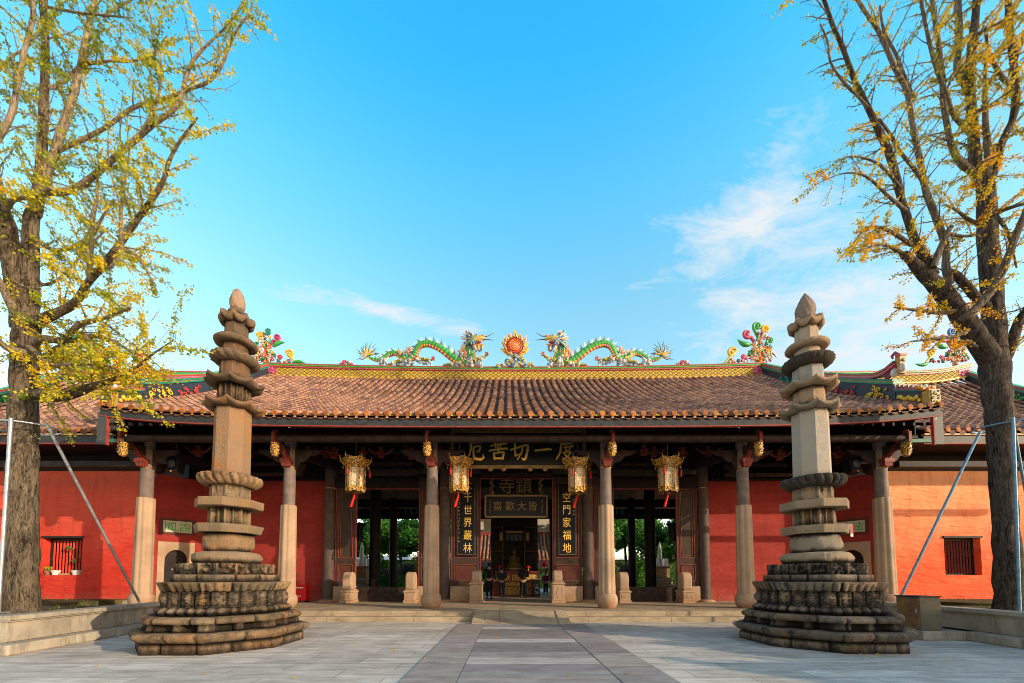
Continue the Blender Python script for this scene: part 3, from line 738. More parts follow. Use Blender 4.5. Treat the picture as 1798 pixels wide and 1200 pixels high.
# ================================================================== WINGS
def wing(s_, label):
    xi = XC+s_*15.2; xo = XC+s_*22.7; YW = 14.6
    root = thing('side_wing', label, 'temple wing', (XC+s_*17.5, 16.8, .32), 'wings flanking the gate hall')
    a, b = sorted((xi, xo))
    yr = 19.5; z0, z1 = 6.79, 10.88
    lf = lambda x: .12*(abs(x-XC)-14)/8+.38*max(0, (abs(x-XC)-19.9)/2.8)**2
    Zw, Yw, _ = roof(a, b, YW, yr, z0, z1, root, sag=.35, lfun=lambda x: lf(x), ntile=20, seed=20+s_, pitch=.375)
    m = MB(); m.add([(a, yr, z1+.1), (b, yr, z1+.1), (b, 25, 6.9), (a, 25, 6.9)], [(0, 1, 2, 3)], (.35, .17, .1)); m.build('rear_roof_slope', M['tile'], root)
    m = MB()
    poly = [(Yw(t/8), Zw(xo, t/8)-.12) for t in range(1, 9)]+[(24.8, 6.9), (24.8, 6.5), (15.2, 6.5)]
    m.prism(poly, xo-.02, xo+.02, axis='x'); m.build('gable_board', M['wood_black'], root)
    rz = lambda x: z1+.05+lf(x)*.95
    ridge(root, a if s_ > 0 else a+.02, b, yr, rz, h=.36, x_in=-s_)
    verge(root, xo-s_*.1, s_, Zw, Yw, .99, .05, 90+s_, h0=.5, h1=.75, curlh=.3)
    # fascia etc.
    f0, f1 = sorted((XC+s_*15.1, XC+s_*26))
    zz = lambda x: 0
    fs_ = eavestrip(root, 'fascia_board', f0, f1, zz, YW+.004, YW+.082, 6.40, 6.68, M['greypaint'])
    eavestrip(fs_, 'red_lower_edge', f0, f1, zz, YW-.006, YW+.09, 6.36, 6.40, M['redline'])
    eavestrip(root, 'painted_eave_strip', f0, f1, zz, YW-.04, YW+.1, 6.68, 6.75, M['vpaint'], (.55, .3, .12))
    # soffit + dark void behind
    m = MB(); q0, q1 = sorted((XC+s_*13.45, XC+s_*26)); m.b2(q0, q1, YW+.1, 25, 6.55, 6.6); m.build('soffit', M['wood_black'], root)
    # red front wall with a barred window
    w0 = 15.43 if s_ < 0 else 15.9
    X0, X1 = (-26, -w0) if s_ < 0 else (w0, 26)
    wx0, wx1 = ((-19.35, -17.72) if s_ < 0 else (18.25, 19.78)); wz0, wz1 = 1.49, 3.06; y0, y1 = 16.6, 17.0
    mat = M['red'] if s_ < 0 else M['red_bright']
    m = MB()
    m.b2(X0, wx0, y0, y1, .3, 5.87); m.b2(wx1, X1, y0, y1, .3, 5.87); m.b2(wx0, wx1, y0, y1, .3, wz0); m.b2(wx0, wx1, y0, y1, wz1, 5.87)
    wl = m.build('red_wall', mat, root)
    m = MB(); m.b2(X0, X1, y0-.35, y0-.002, .3, .46); m.b2(X0, X1, y0-.1, y0-.001, .3, .5) ; m.build('wall_footing', M['wallstone'], root)
    # top beam and dark band
    m = MB(); m.b2(min(X0, X1), max(X0, X1), y0-.05, y1, 5.872, 6.54); m.build('head_beam', M['wood_black'], root)
    m = MB(); bx0, bx1 = sorted((XC+s_*13.6, XC+s_*24)); m.b2(bx0, bx1, 14.05, 14.25, 5.35, 5.55); m.build('tie_beam', M['wood_black'], root)
    # window
    m = MB(); m.b2(wx0+.06, wx1-.06, y0+.26, y0+.34, wz1-.12, wz1); m.b2(wx0+.06, wx1-.06, y0+.26, y0+.34, wz0, wz0+.06); m.b2(wx0, wx0+.08, y0+.26, y0+.34, wz0, wz1); m.b2(wx1-.08, wx1, y0+.26, y0+.34, wz0, wz1)
    wf = m.build('window', M['wood'], root)
    m = MB(); m.b2(wx0-.04, wx1+.04, y0-.06, y0+.1, wz1-.02, wz1+.06); m.build('lintel', M['wood'], wf)
    m = MB(); nb = 11
    for k in range(nb):
        xx = lerp(wx0+.14, wx1-.14, k/(nb-1)); m.box((xx, y0+.3, (wz0+wz1)/2-.03), (.055, .055, wz1-wz0-.14), R(45))
    m.build('window_bars', M['red'] if s_ < 0 else M['redwood'], wf)
    m = MB(); m.b2(wx0, wx1, y0+.39, y0+.4, wz0, wz1); m.build('dark_backing', M['black_lacquer'], wf)
    # lateral wall of the porch with its arched doorway
    pa = Vector((-15.42, 16.6, 0)) if s_ < 0 else Vector((15.88, 16.6, 0)); pb = Vector((-14.0, 18.4, 0)) if s_ < 0 else Vector((14.8, 18.4, 0))
    d = (pb-pa); L = d.length; d.normalize(); inw = Vector((-s_, 0, 0)); nrm = Vector((d.y, -d.x, 0)); nrm = nrm if nrm.dot(inw) > 0 else -nrm
    def q(u, dn, z): v = pa+d*u+nrm*dn; return (v.x, v.y, z)
    def slab(mb, poly, n0, n1, col=None):
        k = len(poly); vs = [q(u, n0, z) for u, z in poly]+[q(u, n1, z) for u, z in poly]
        mb.add(vs, [tuple(range(k)), tuple(range(2*k-1, k-1, -1))]+[(i, i+k, (i+1) % k+k, (i+1) % k) for i in range(k)], col, False)
    dc, dw = L*.56, .40; arch = [(dc+dw*math.cos(a), 2.15+dw*1.15*math.sin(a)) for a in [PI*k/14 for k in range(15)]]
    m = MB()
    for k in range(14):
        (ua, za), (ub, zb) = arch[k+1], arch[k]; slab(m, [(ua, za), (ub, zb), (ub, 5.87), (ua, 5.87)], -.25, 0)
    slab(m, [(-.0, .3), (dc-dw, .3), (dc-dw, 5.87), (0, 5.87)], -.25, 0); slab(m, [(dc+dw, .3), (L, .3), (L, 5.87), (dc+dw, 5.87)], -.25, 0)
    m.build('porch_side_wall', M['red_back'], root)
    m = MB(); S = .24
    for k in range(14):
        (ua, za), (ub, zb) = arch[k+1], arch[k]; slab(m, [(ua, za), (ub, zb), (ub, 2.95), (ua, 2.95)], -.02, .035)
    slab(m, [(dc-dw-S, .3), (dc-dw, .3), (dc-dw, 2.95), (dc-dw-S, 2.95)], -.02, .035); slab(m, [(dc+dw, .3), (dc+dw+S, .3), (dc+dw+S, 2.95), (dc+dw, 2.95)], -.02, .035)
    dr = m.build('door_surround', M['granite'], root)
    m = MB(); slab(m, [(dc-dw, .3), (dc+dw, .3)]+[(dc+dw*math.cos(PI*k/14), 2.15+dw*1.15*math.sin(PI*k/14)) for k in range(15)], -.2, -.15); m.build('door_leaf', M['wood_black'], dr)
    m = MB()
    for du in (-.1, .1): m.ell(q(dc+du, -.13, 1.75), .04, 8, 6)
    m.build('door_knobs', M['steel'], dr)
    # lettered panel above the door
    m = MB(); slab(m, [(dc-.62, 3.28), (dc+.62, 3.28), (dc+.62, 4.0), (dc-.62, 4.0)], 0, .05); sp = m.build('panel_frame', M['darkred'], root)
    m = MB(); slab(m, [(dc-.5, 3.38), (dc+.5, 3.38), (dc+.5, 3.88), (dc-.5, 3.88)], .0, .06); m.build('lettered_panel', M['cream'], sp)
    rot = Matrix.Rotation(math.atan2(nrm.y, nrm.x)+PI/2, 3, 'Z')
    for ch, du in (('聞', -.26), ('說', .26)) if s_ < 0 else (('聞', .26), ('法', -.26)):
        text(ch, .44, q(dc+du, .065, 3.63), M['greenletter'], 'green_character', sp, 0, .004, rot)
    return root
wing(-1, 'left red walled wing in warm light with pot plants in its barred window')
wing(1, 'right orange red walled wing with rough trowelled plaster and empty barred window')
scroll_ornament(XC-22.4, 19.5, 12.1, .78, -1, 'scroll ornament on the left wing ridge, half hidden by yellow leaves', [C_YEL, C_TEAL, C_GREEN, C_BLUE], 5)
scroll_ornament(XC+22.4, 19.5, 12.1, .84, 1, 'yellow and blue scroll ornament on the right wing ridge beside the ginkgo trunk', [C_YEL, C_PINK, C_BLUE, C_TEAL], 6)

# ================================================================== HALL FRONT
DX = [-13.3, -8.2, -3.1, 3.1, 8.0, 12.95]
YC = 14.1
def column(dx, i):
    x = XC+dx; rot = Vector((0, 0, 0)); outer = abs(dx) > 12
    jz = 4.22 if outer else 3.95
    def lobed(n, dep):
        def f(th, i_, r, z): return r*(1-dep*(1-abs(math.cos(n*th/2+.3)))), z
        return f
    m = MB(); m.polar(x, YC, [(.295, .84), (.29, 1.4), (.275, 2.6), (.262, jz-.03), (.245, jz)], 64, lobed(8, .13)); c = m.build('column', M['granite'], hall)
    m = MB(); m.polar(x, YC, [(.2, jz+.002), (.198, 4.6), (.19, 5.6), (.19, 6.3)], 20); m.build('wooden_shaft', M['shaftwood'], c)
    m = MB(); m.polar(x, YC, [(.25, .318), (.30, .36), (.355, .48), (.37, .6), (.345, .74), (.29, .82), (.27, .86)], 32, lobed(8, .03)); m.build('drum_base', M['granite'], c)
    m = MB(); m.polar(x, YC, [(.205, 5.28), (.212, 5.30), (.205, 5.33)], 20); m.build('gilt_band', M['gold'], c)
for i, dx in enumerate(DX): column(dx, i)
# purlins, tie beams, brackets
for (y, z, r_) in ((13.15, 6.05, .12), (14.1, 6.38, .15), (15.6, 6.9, .14), (17.0, 7.6, .14), (19, 8.9, .15), (22, 9.6, .15), (25.5, 7.9, .15)):
    m = MB(); m.tube([(XA+.1, y, z), (XC, y, z), (XB-.1, y, z)], r_, 10); m.build('purlin', M['wood'], hall)
m = MB(); x = XA+.2
while x < XB:
    m.prism([(12.5, 6.24), (17.0, 8.0), (17.0, 8.1), (12.5, 6.34)], x-.035, x+.035, axis='x'); x += .33
o = m.build('rafters', M['wood_black'], hall)
for dx in DX:
    x = XC+dx; s_ = 1 if dx > 0 else -1
    m = MB()
    m.prism([(13.1, 5.92), (13.9, 6.02), (18, 6.6), (18, 6.25), (15.5, 5.95), (14.1, 5.55), (13.9, 5.42), (13.75, 5.72), (13.3, 5.8)], x-.07, x+.07, axis='x')
    m.prism([(14.1, 5.5), (15.2, 5.75), (15.0, 5.5), (14.5, 5.15), (14.3, 5.05)], x-.06, x+.06, axis='x')
    br = m.build('bracket_arm', M['wood'], hall)
    m = MB(); m.box((x, 13.86, 5.5), (.34, .26, .13)); m.box((x, 13.88, 5.37), (.24, .2, .14), taper=1.25); m.box((x, 13.85, 5.62), (.17, .2, .14))
    m.tube([(x, 13.8, 5.62), (x, 13.6, 5.78), (x, 13.4, 5.98), (x, 13.2, 6.02)], [.07, .08, .08, .06], 7)
    m.box((x, 13.12, 6.07), (.1, .26, .36)); m.ell((x, 13.15, 6.3), (.09, .1, .09), 8, 6)
    m.build('red_bracket_block', M['redwood'], br)
    m = MB()       # carved scroll brackets left and right of the shaft
    for q in (-1, 1):
        m.prism([(x+q*.18, 5.95), (x+q*1.15, 5.95), (x+q*.95, 5.78), (x+q*.7, 5.74), (x+q*.55, 5.55), (x+q*.35, 5.5), (x+q*.2, 5.25)], 14.06, 14.14)
    m.build('spandrel_bracket', M['wood'], br)
    if abs(dx) > 12:
        m = MB(); m.box((x-s_*-.35, 13.1, 5.95), (.9, .1, .12), col=(.05, .2, .13)); m.build('green_strut', M['vpaint'], br)
    # gilded hanging bud
    m = MB()
    def bud(th, i_, r, z): return r*(1+.16*math.sin(8*th+i_*2.1)*(1 if 0 < i_ < 9 else 0)), z
    m.polar(x, 13.15, [(.05, 5.94), (.11, 5.93), (.13, 5.88), (.10, 5.84), (.135, 5.8), (.12, 5.74), (.14, 5.68), (.11, 5.63), (.13, 5.58), (.09, 5.5), (.1, 5.47), (.04, 5.44)], 48, bud)
    m.build('gilded_bud', M['gold'], hall)
# column tie beams between the inner columns and carved struts in the dark
for a, b in zip(DX[:-1], DX[1:]):
    m = MB(); m.b2(XC+a+.19, XC+b-.19, 14.0, 14.2, 6.3, 6.5); m.build('tie_beam', M['wood'], hall)
r_ = random.Random(14)
for k in range(34):
    m = MB(); x = lerp(XA+.6, XB-.6, (k+.5)/34); yy = r_.choice([15.2, 16.2, 17.2]); z = 5.6+(yy-14)*.32+r_.uniform(0, .25)
    m.box((x, yy, z), (.2, .16, .12)); m.box((x, yy, z+.13), (.3, .2, .1)); m.box((x, yy, z+.27), (.12, .12, .18))
    if k % 3 == 0: m.tube([(x-.5, yy, z+.3), (x-.25, yy, z+.1), (x, yy, z+.05), (x+.25, yy, z+.1), (x+.5, yy, z+.3)], .045, 6)
    m.build('bracket_set', M['redwood'], hall)
for k in range(7):
    for z, l in ((5.75, 3.0), (6.2, 2.4), (6.7, 1.8)):
        x = XC+[-10.7, -5.7, -5.7, 0, 5.6, 10.5, 5.6][k]; m = MB(); m.b2(x-l/2, x+l/2, 16.9+.02*k, 17.0+.02*k, z, z+.14); m.build('layered_beam', M['wood'], hall)

# ------------------------------------------------ door wall
YD = 17.9
def panel_door(d0, d1, sgn, wide, named=None):
    a, b = sorted((XC+sgn*d0, XC+sgn*d1)); w = b-a
    m = MB(); fr = .12
    m.b2(a, a+fr, YD-.06, YD+.06, 1.02, 5.95); m.b2(b-fr, b, YD-.06, YD+.06, 1.02, 5.95)
    for z0, z1 in ((1.02, 1.24), (1.98, 2.28), (5.35, 5.95)): m.b2(a+fr, b-fr, YD-.058, YD+.058, z0, z1)
    m.b2(a+fr, b-fr, YD-.01, YD+.04, 1.24, 5.35); p = m.build('door_panel', M['wood_brown'], hall)
    m = MB()
    for (x0, x1, z0, z1) in ((a+fr, b-fr, 2.28, 5.35), (a+fr, b-fr, 1.24, 1.98)):
        t = .022
        m.b2(x0, x1, YD-.075, YD-.012, z0, z0+t); m.b2(x0, x1, YD-.075, YD-.012, z1-t, z1); m.b2(x0, x0+t, YD-.074, YD-.012, z0+t, z1-t); m.b2(x1-t, x1, YD-.074, YD-.012, z0+t, z1-t)
    for xx in (a-.0, b): m.b2(xx-.012, xx+.012, YD-.075, YD+.06, .98, 6.0)
    m.build('red_trim', M['redline'], p)
    m = MB(); m.b2(a+fr+.09, b-fr-.09, YD-.03, YD-.011, 1.32, 1.9); m.build('lower_panel', M['darkred'], p, bevel=.012)
    m = MB()
    for (x0, x1, z0, z1) in ((a+fr+.08, b-fr-.08, 2.38, 5.25), (a+fr+.08, b-fr-.08, 1.31, 1.91)):
        t = .012
        m.b2(x0, x1, YD-.042, YD-.012, z0, z0+t); m.b2(x0, x1, YD-.042, YD-.012, z1-t, z1); m.b2(x0, x0+t, YD-.041, YD-.012, z0+t, z1-t); m.b2(x1-t, x1, YD-.041, YD-.012, z0+t, z1-t)
    m.build('gilt_line', M['goldstrip'], p)
    m = MB(); m.b2(a-.02, b+.02, YD-.2, YD+.2, .318, 1.0); m.build('stone_plinth', M['granite'], p, bevel=.02)
    return a, b
for s_ in (-1, 1):
    panel_door(1.63, 2.92, s_, True)
    panel_door(3.50, 4.38, s_, False)
    panel_door(7.22, 8.12, s_, False)
    for d in (3.22, 8.42):
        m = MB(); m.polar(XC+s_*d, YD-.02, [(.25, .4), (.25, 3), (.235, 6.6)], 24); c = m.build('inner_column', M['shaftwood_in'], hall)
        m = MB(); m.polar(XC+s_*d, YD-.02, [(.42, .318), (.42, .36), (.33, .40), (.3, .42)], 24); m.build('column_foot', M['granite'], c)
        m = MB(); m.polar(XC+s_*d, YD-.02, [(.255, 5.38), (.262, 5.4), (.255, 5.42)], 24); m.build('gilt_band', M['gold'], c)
# lintels
m = MB(); m.b2(XC-8.2, XC-4.38, YD-.1, YD+.1, 5.42, 5.9); m.b2(XC+4.38, XC+8.2, YD-.1, YD+.1, 5.42, 5.9); m.b2(XC-1.63, XC+1.63, YD-.1, YD+.1, 5.9, 6.3)
m.b2(XC-8.6, XC+8.6, YD-.08, YD+.12, 6.3, 8.1)
li = m.build('door_lintel', M['wood_black'], hall)
m = MB()
for a, b, z in ((XC-7.22, XC-4.38, 5.4), (XC+4.38, XC+7.22, 5.4), (XC-1.63, XC+1.63, 5.88)): m.b2(a, b, YD-.11, YD+.05, z-.025, z)
m.build('red_trim', M['redline'], li)
# red back walls of the porch with a slatted band above
for s_ in (-1, 1):
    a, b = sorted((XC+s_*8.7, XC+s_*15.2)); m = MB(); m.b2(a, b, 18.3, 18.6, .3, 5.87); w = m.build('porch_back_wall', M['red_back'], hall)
    m = MB(); m.b2(a, b, 18.34, 18.4, 5.872, 8.4); 
    x = a
    while x < b: m.b2(x, x+.07, 18.27, 18.34, 5.95, 7.5); x += .17
    m.b2(a, b, 18.22, 18.4, 5.872, 5.95)
    m.build('slatted_band', M['wood_black'], w)
# low board thresholds in the side openings
for s_ in (-1, 1):
    a, b = sorted((XC+s_*4.38, XC+s_*7.22)); m = MB(); m.b2(a, b, YD-.05, YD+.05, .318, .93)
    m.b2(a, b, YD-.07, YD+.07, .93, .97)
    tag(m.build('door_threshold', M['wood']), 'low dark wooden threshold board across the %s opening' % ('left' if s_ < 0 else 'right'), 'threshold', 'threshold boards of the side openings')

# drum stones flanking the openings
DSL = {-7.15: 'leftmost round-topped stone door block at the left opening', -4.5: 'round-topped stone door block right of the left opening, beside a column', -1.72: 'carved stone door block left of the central doorway',
       1.72: 'carved stone door block right of the central doorway', 4.5: 'round-topped stone door block left of the right opening, behind a column', 7.15: 'rightmost round-topped stone door block at the right opening'}
for d, lab in DSL.items():
    x = XC+d; y = 17.05; big = abs(d) < 2
    root = thing('door_stone', lab, 'door stone', (x, y, .32), 'stone door blocks beside the openings')
    w = .5 if big else .44; hb = 1.20 if big else .86; w2 = .38
    m = MB(); m.b2(x-w/2-.03, x+w/2+.03, y-.42, y+.42, .318, .44)
    m.b2(x-w/2, x+w/2, y-.38, y+.4, .442, hb-.1); m.b2(x-w/2-.035, x+w/2+.035, y-.42, y+.4, hb-.098, hb-.03); m.b2(x-w/2+.02, x+w/2-.02, y-.37, y+.4, hb-.03, hb+.03)
    m.build('pedestal', M['granite'], root, bevel=.012)
    m = MB(); m.b2(x-w/2+.07, x-w/2+.09, y-.395, y-.382, .52, hb-.18); m.b2(x+w/2-.09, x+w/2-.07, y-.395, y-.382, .52, hb-.18); m.b2(x-w/2+.09, x+w/2-.09, y-.394, y-.382, .52, .54); m.b2(x-w/2+.09, x+w/2-.09, y-.394, y-.382, hb-.2, hb-.18)
    m.prism([(x, .52), (x+.1, .68), (x, 1.0 if big else .78), (x-.1, .68)], y-.393, y-.382); m.build('carved_frame', M['granite'], root)
    m = MB(); top = 1.70 if big else 1.63; rr = .3 if not big else .26; zc = top-rr
    poly = [(y-rr-.0, hb+.032)]+[(y-.02+rr*math.cos(PI-PI*k/12), zc+rr*math.sin(PI-PI*k/12)) for k in range(13)]+[(y+rr, hb+.032)]
    m.prism(poly, x-w2/2, x+w2/2, axis='x'); m.build('rounded_drum', M['granite'], root, bevel=.05)

# ------------------------------------------------ signboards
SB = thing('signboard', 'large black signboard with five big gilt characters hung over the central doorway', 'signboard', (XC, 15, 6.9))
x0, x1 = XC-2.5, XC+2.5; z0, z1 = 5.56, 6.95; tilt = .10
def sy(z): return 15.0-(z-z0)*tilt
m = MB(); m.prism([(sy(z0), z0), (sy(z1), z1), (sy(z1)+.06, z1), (sy(z0)+.06, z0)], x0, x1, axis='x'); m.build('board', M['black_lacquer'], SB)
m = MB()
m.prism([(sy(z0)-.03, z0-.02), (sy(z0)-.03, z0+.1), (sy(z0)+.08, z0+.1), (sy(z0)+.08, z0-.02)], x0-.06, x1+.06, axis='x')
m.prism([(sy(z1)-.05, z1-.08), (sy(z1)-.05, z1+.06), (sy(z1)+.07, z1+.06), (sy(z1)+.07, z1-.08)], x0-.06, x1+.06, axis='x')
for x in (x0, x1): m.prism([(sy(z0)-.03, z0+.101), (sy(z1)-.05, z1-.081), (sy(z1)+.06, z1-.081), (sy(z0)+.06, z0+.101)], x-.06, x+.06, axis='x')
m.build('gilt_frame', M['goldstrip'], SB)
m = MB()
for d in (-1.05, -.55, .45, 1.02): m.ell((XC+d, 14.86, 5.5), (.11, .07, .11), 12, 8)
m.build('round_pegs', M['goldstrip'], SB)
# brush-stroke characters: strokes as (x, y, half width) chains in a unit square
def brush(strokes, cx, cz, size, mat, root, nm):
    m = MB()
    for k, st in enumerate(strokes):
        pts = []
        for a, b in zip(st[:-1], st[1:]):
            for q in range(6): t = q/6; pts.append(tuple(lerp(a[j], b[j], t) for j in range(3)))
        pts.append(st[-1]); L = []; Rr = []
        for i, p in enumerate(pts):
            q0 = pts[max(0, i-1)]; q1 = pts[min(len(pts)-1, i+1)]; dx, dy = q1[0]-q0[0], q1[1]-q0[1]; l = math.hypot(dx, dy) or 1
            w = p[2]*1.15*(1+.12*noise.noise(Vector((p[0]*9, p[1]*9, k)))); nx, ny = -dy/l*w, dx/l*w
            L.append((p[0]+nx, p[1]+ny)); Rr.append((p[0]-nx, p[1]-ny))
        def W(p): z = cz+(p[1]-.5)*size; return (cx+(p[0]-.5)*size, sy(z)-.022-.0012*k, z)
        n = len(pts); vs = [W(p) for p in L]+[W(p) for p in Rr]
        m.add(vs, [(i, i+1, n+i+1, n+i) for i in range(n-1)])
        for e, i in ((0, 0), (1, n-1)):     # round tips
            p = pts[i]; m.add([W((p[0]+p[2]*math.cos(2*PI*q/10), p[1]+p[2]*math.sin(2*PI*q/10))) for q in range(10)], [tuple(range(10))])
    return m.build(nm, mat, root)
G = {
 'e': [[(.22, .90, .04), (.5, .93, .045), (.86, .95, .05)], [(.30, .90, .05), (.30, .6, .045), (.22, .3, .04), (.04, .03, .015)], [(.42, .68, .035), (.62, .73, .04), (.8, .73, .045), (.76, .55, .045), (.70, .45, .04), (.6, .47, .03)], [(.44, .70, .045), (.43, .4, .045), (.46, .14, .055), (.62, .07, .06), (.84, .06, .06), (.97, .14, .05), (.93, .32, .015)]],
 'ku': [[(.1, .76, .035), (.45, .82, .04), (.93, .87, .05)], [(.34, .98, .045), (.37, .66, .035)], [(.66, 1.0, .045), (.62, .68, .035)], [(.03, .5, .04), (.45, .57, .045), (.97, .62, .055)], [(.5, .78, .04), (.5, .36, .045)], [(.27, .38, .045), (.31, .06, .045)], [(.27, .37, .035), (.55, .42, .04), (.8, .42, .05), (.74, .08, .05)], [(.32, .1, .04), (.74, .11, .045)]],
 'qie': [[(.02, .55, .04), (.25, .62, .045), (.52, .7, .05)], [(.25, .9, .045), (.25, .5, .045), (.27, .24, .05), (.42, .3, .03), (.5, .36, .015)], [(.5, .72, .035), (.72, .78, .045), (.93, .78, .055), (.9, .45, .055), (.8, .08, .055), (.7, .04, .05), (.6, .14, .02)], [(.66, .76, .045), (.6, .4, .04), (.38, .05, .018)]],
 'yi': [[(.05, .5, .055), (.15, .52, .045), (.5, .56, .05), (.8, .6, .06), (.96, .57, .045)]],
 'du': [[(.55, 1.0, .05), (.6, .89, .035)], [(.25, .85, .04), (.6, .88, .04), (.93, .93, .045)], [(.3, .85, .05), (.27, .55, .045), (.2, .3, .04), (.03, .04, .015)], [(.4, .66, .03), (.65, .7, .035), (.93, .73, .045)], [(.52, .8, .035), (.53, .52, .035)], [(.78, .83, .035), (.75, .55, .035)], [(.53, .54, .03), (.76, .56, .03)], [(.36, .4, .035), (.6, .43, .04), (.82, .43, .05), (.66, .22, .045), (.4, .06, .02)], [(.45, .34, .035), (.65, .17, .045), (.85, .04, .06), (.99, .03, .03)]],
}
for gname, d in (('e', -1.65), ('ku', -.76), ('qie', .06), ('yi', .95), ('du', 1.78)):
    brush(G[gname], XC+d, 6.2, .72 if gname != 'yi' else .66, M['goldplain'], SB, 'gilt_character')

P2 = thing('signboard', 'dim carved signboard with two gilt characters high inside the central doorway', 'signboard', (XC, 18.6, 5.4))
m = MB(); m.b2(XC-1.15, XC+1.15, 18.6, 18.66, 5.22, 6.3); m.build('board', M['black_lacquer'], P2)
m = MB(); m.b2(XC-1.2, XC+1.2, 18.55, 18.6, 5.18, 5.26)
for x in (XC-1.15, XC+1.15):
    for k in range(9): m.ell((x+.05*math.sin(k*2), 18.56, 5.3+k*.1), (.09, .04, .07), 7, 5)
m.build('carved_frame', M['goldstrip'], P2)
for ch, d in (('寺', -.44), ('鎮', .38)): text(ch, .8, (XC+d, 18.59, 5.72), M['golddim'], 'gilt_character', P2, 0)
P3 = thing('signboard', 'smaller framed black signboard reading four gilt characters, hung above the shrine', 'signboard', (XC, 18.25, 4.8))
m = MB(); m.b2(XC-1.38, XC+1.38, 18.25, 18.3, 4.22, 5.12); m.build('board', M['black_lacquer'], P3)
m = MB(); m.b2(XC-1.44, XC+1.44, 18.2, 18.3, 4.14, 4.22); m.b2(XC-1.44, XC+1.44, 18.2, 18.3, 5.12, 5.2); m.b2(XC-1.46, XC-1.38, 18.2, 18.3, 4.221, 5.119); m.b2(XC+1.38, XC+1.46, 18.2, 18.3, 4.221, 5.119)
m.build('gilt_frame', M['goldstrip'], P3)
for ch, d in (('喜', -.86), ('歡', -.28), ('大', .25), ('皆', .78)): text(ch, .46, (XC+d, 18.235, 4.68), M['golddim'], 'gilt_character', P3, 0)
m = MB(); r_ = random.Random(4)
for d in (-1.2, 1.2):
    for k in range(7): m.box((XC+d, 18.24, 4.4+k*.09), (.05, .01, .04), R(0))
m.build('small_inscription', M['goldstrip'], P3)
# couplet boards on the central door panels
def couplet(sgn, chars, label, side):
    a, b = sorted((XC+sgn*1.63, XC+sgn*2.92)); a += .22; b -= .22; xm = (a+b)/2
    root = thing('couplet_board', label, 'couplet board', (xm, YD-.1, 2.45), 'couplet boards beside the central doorway')
    m = MB(); m.b2(a, b, YD-.12, YD-.078, 2.36, 5.6); m.build('board', M['black_lacquer'], root, bevel=.015)
    m = MB(); t = .016
    m.b2(a+.04, b-.04, YD-.135, YD-.121, 2.4, 2.4+t); m.b2(a+.04, a+.04+t, YD-.135, YD-.121, 2.417, 5.55); m.b2(b-.04-t, b-.04, YD-.135, YD-.121, 2.417, 5.55); m.build('gilt_line', M['goldstrip'], root)
    xx = xm+(.09 if sgn < 0 else -.02)
    for k, ch in enumerate(chars):
        text(ch, .47, (xx, YD-.128, 2.72+(len(chars)-1-k)*.57), M['goldplain'], 'gilt_character', root, 0, .005, sx=.85)
    m = MB(); r_ = random.Random(7); xs = xm-.3 if sgn < 0 else xm+.3
    for k in range(12 if sgn < 0 else 5):
        z = 4.9-k*.17
        for q in range(3): m.box((xs+r_.uniform(-.025, .025), YD-.125, z+r_.uniform(-.045, .045)), (r_.uniform(.02, .06), .008, .012), rot=Matrix.Rotation(r_.uniform(-.7, .7), 3, 'Y'))
    m.build('small_inscription', M['goldplain'], root)
couplet(-1, '大千世界叢林', 'tall black couplet board with gilt seal characters left of the central doorway', -1)
couplet(1, '空門家福地', 'tall black couplet board with gilt seal characters right of the central doorway', 1)

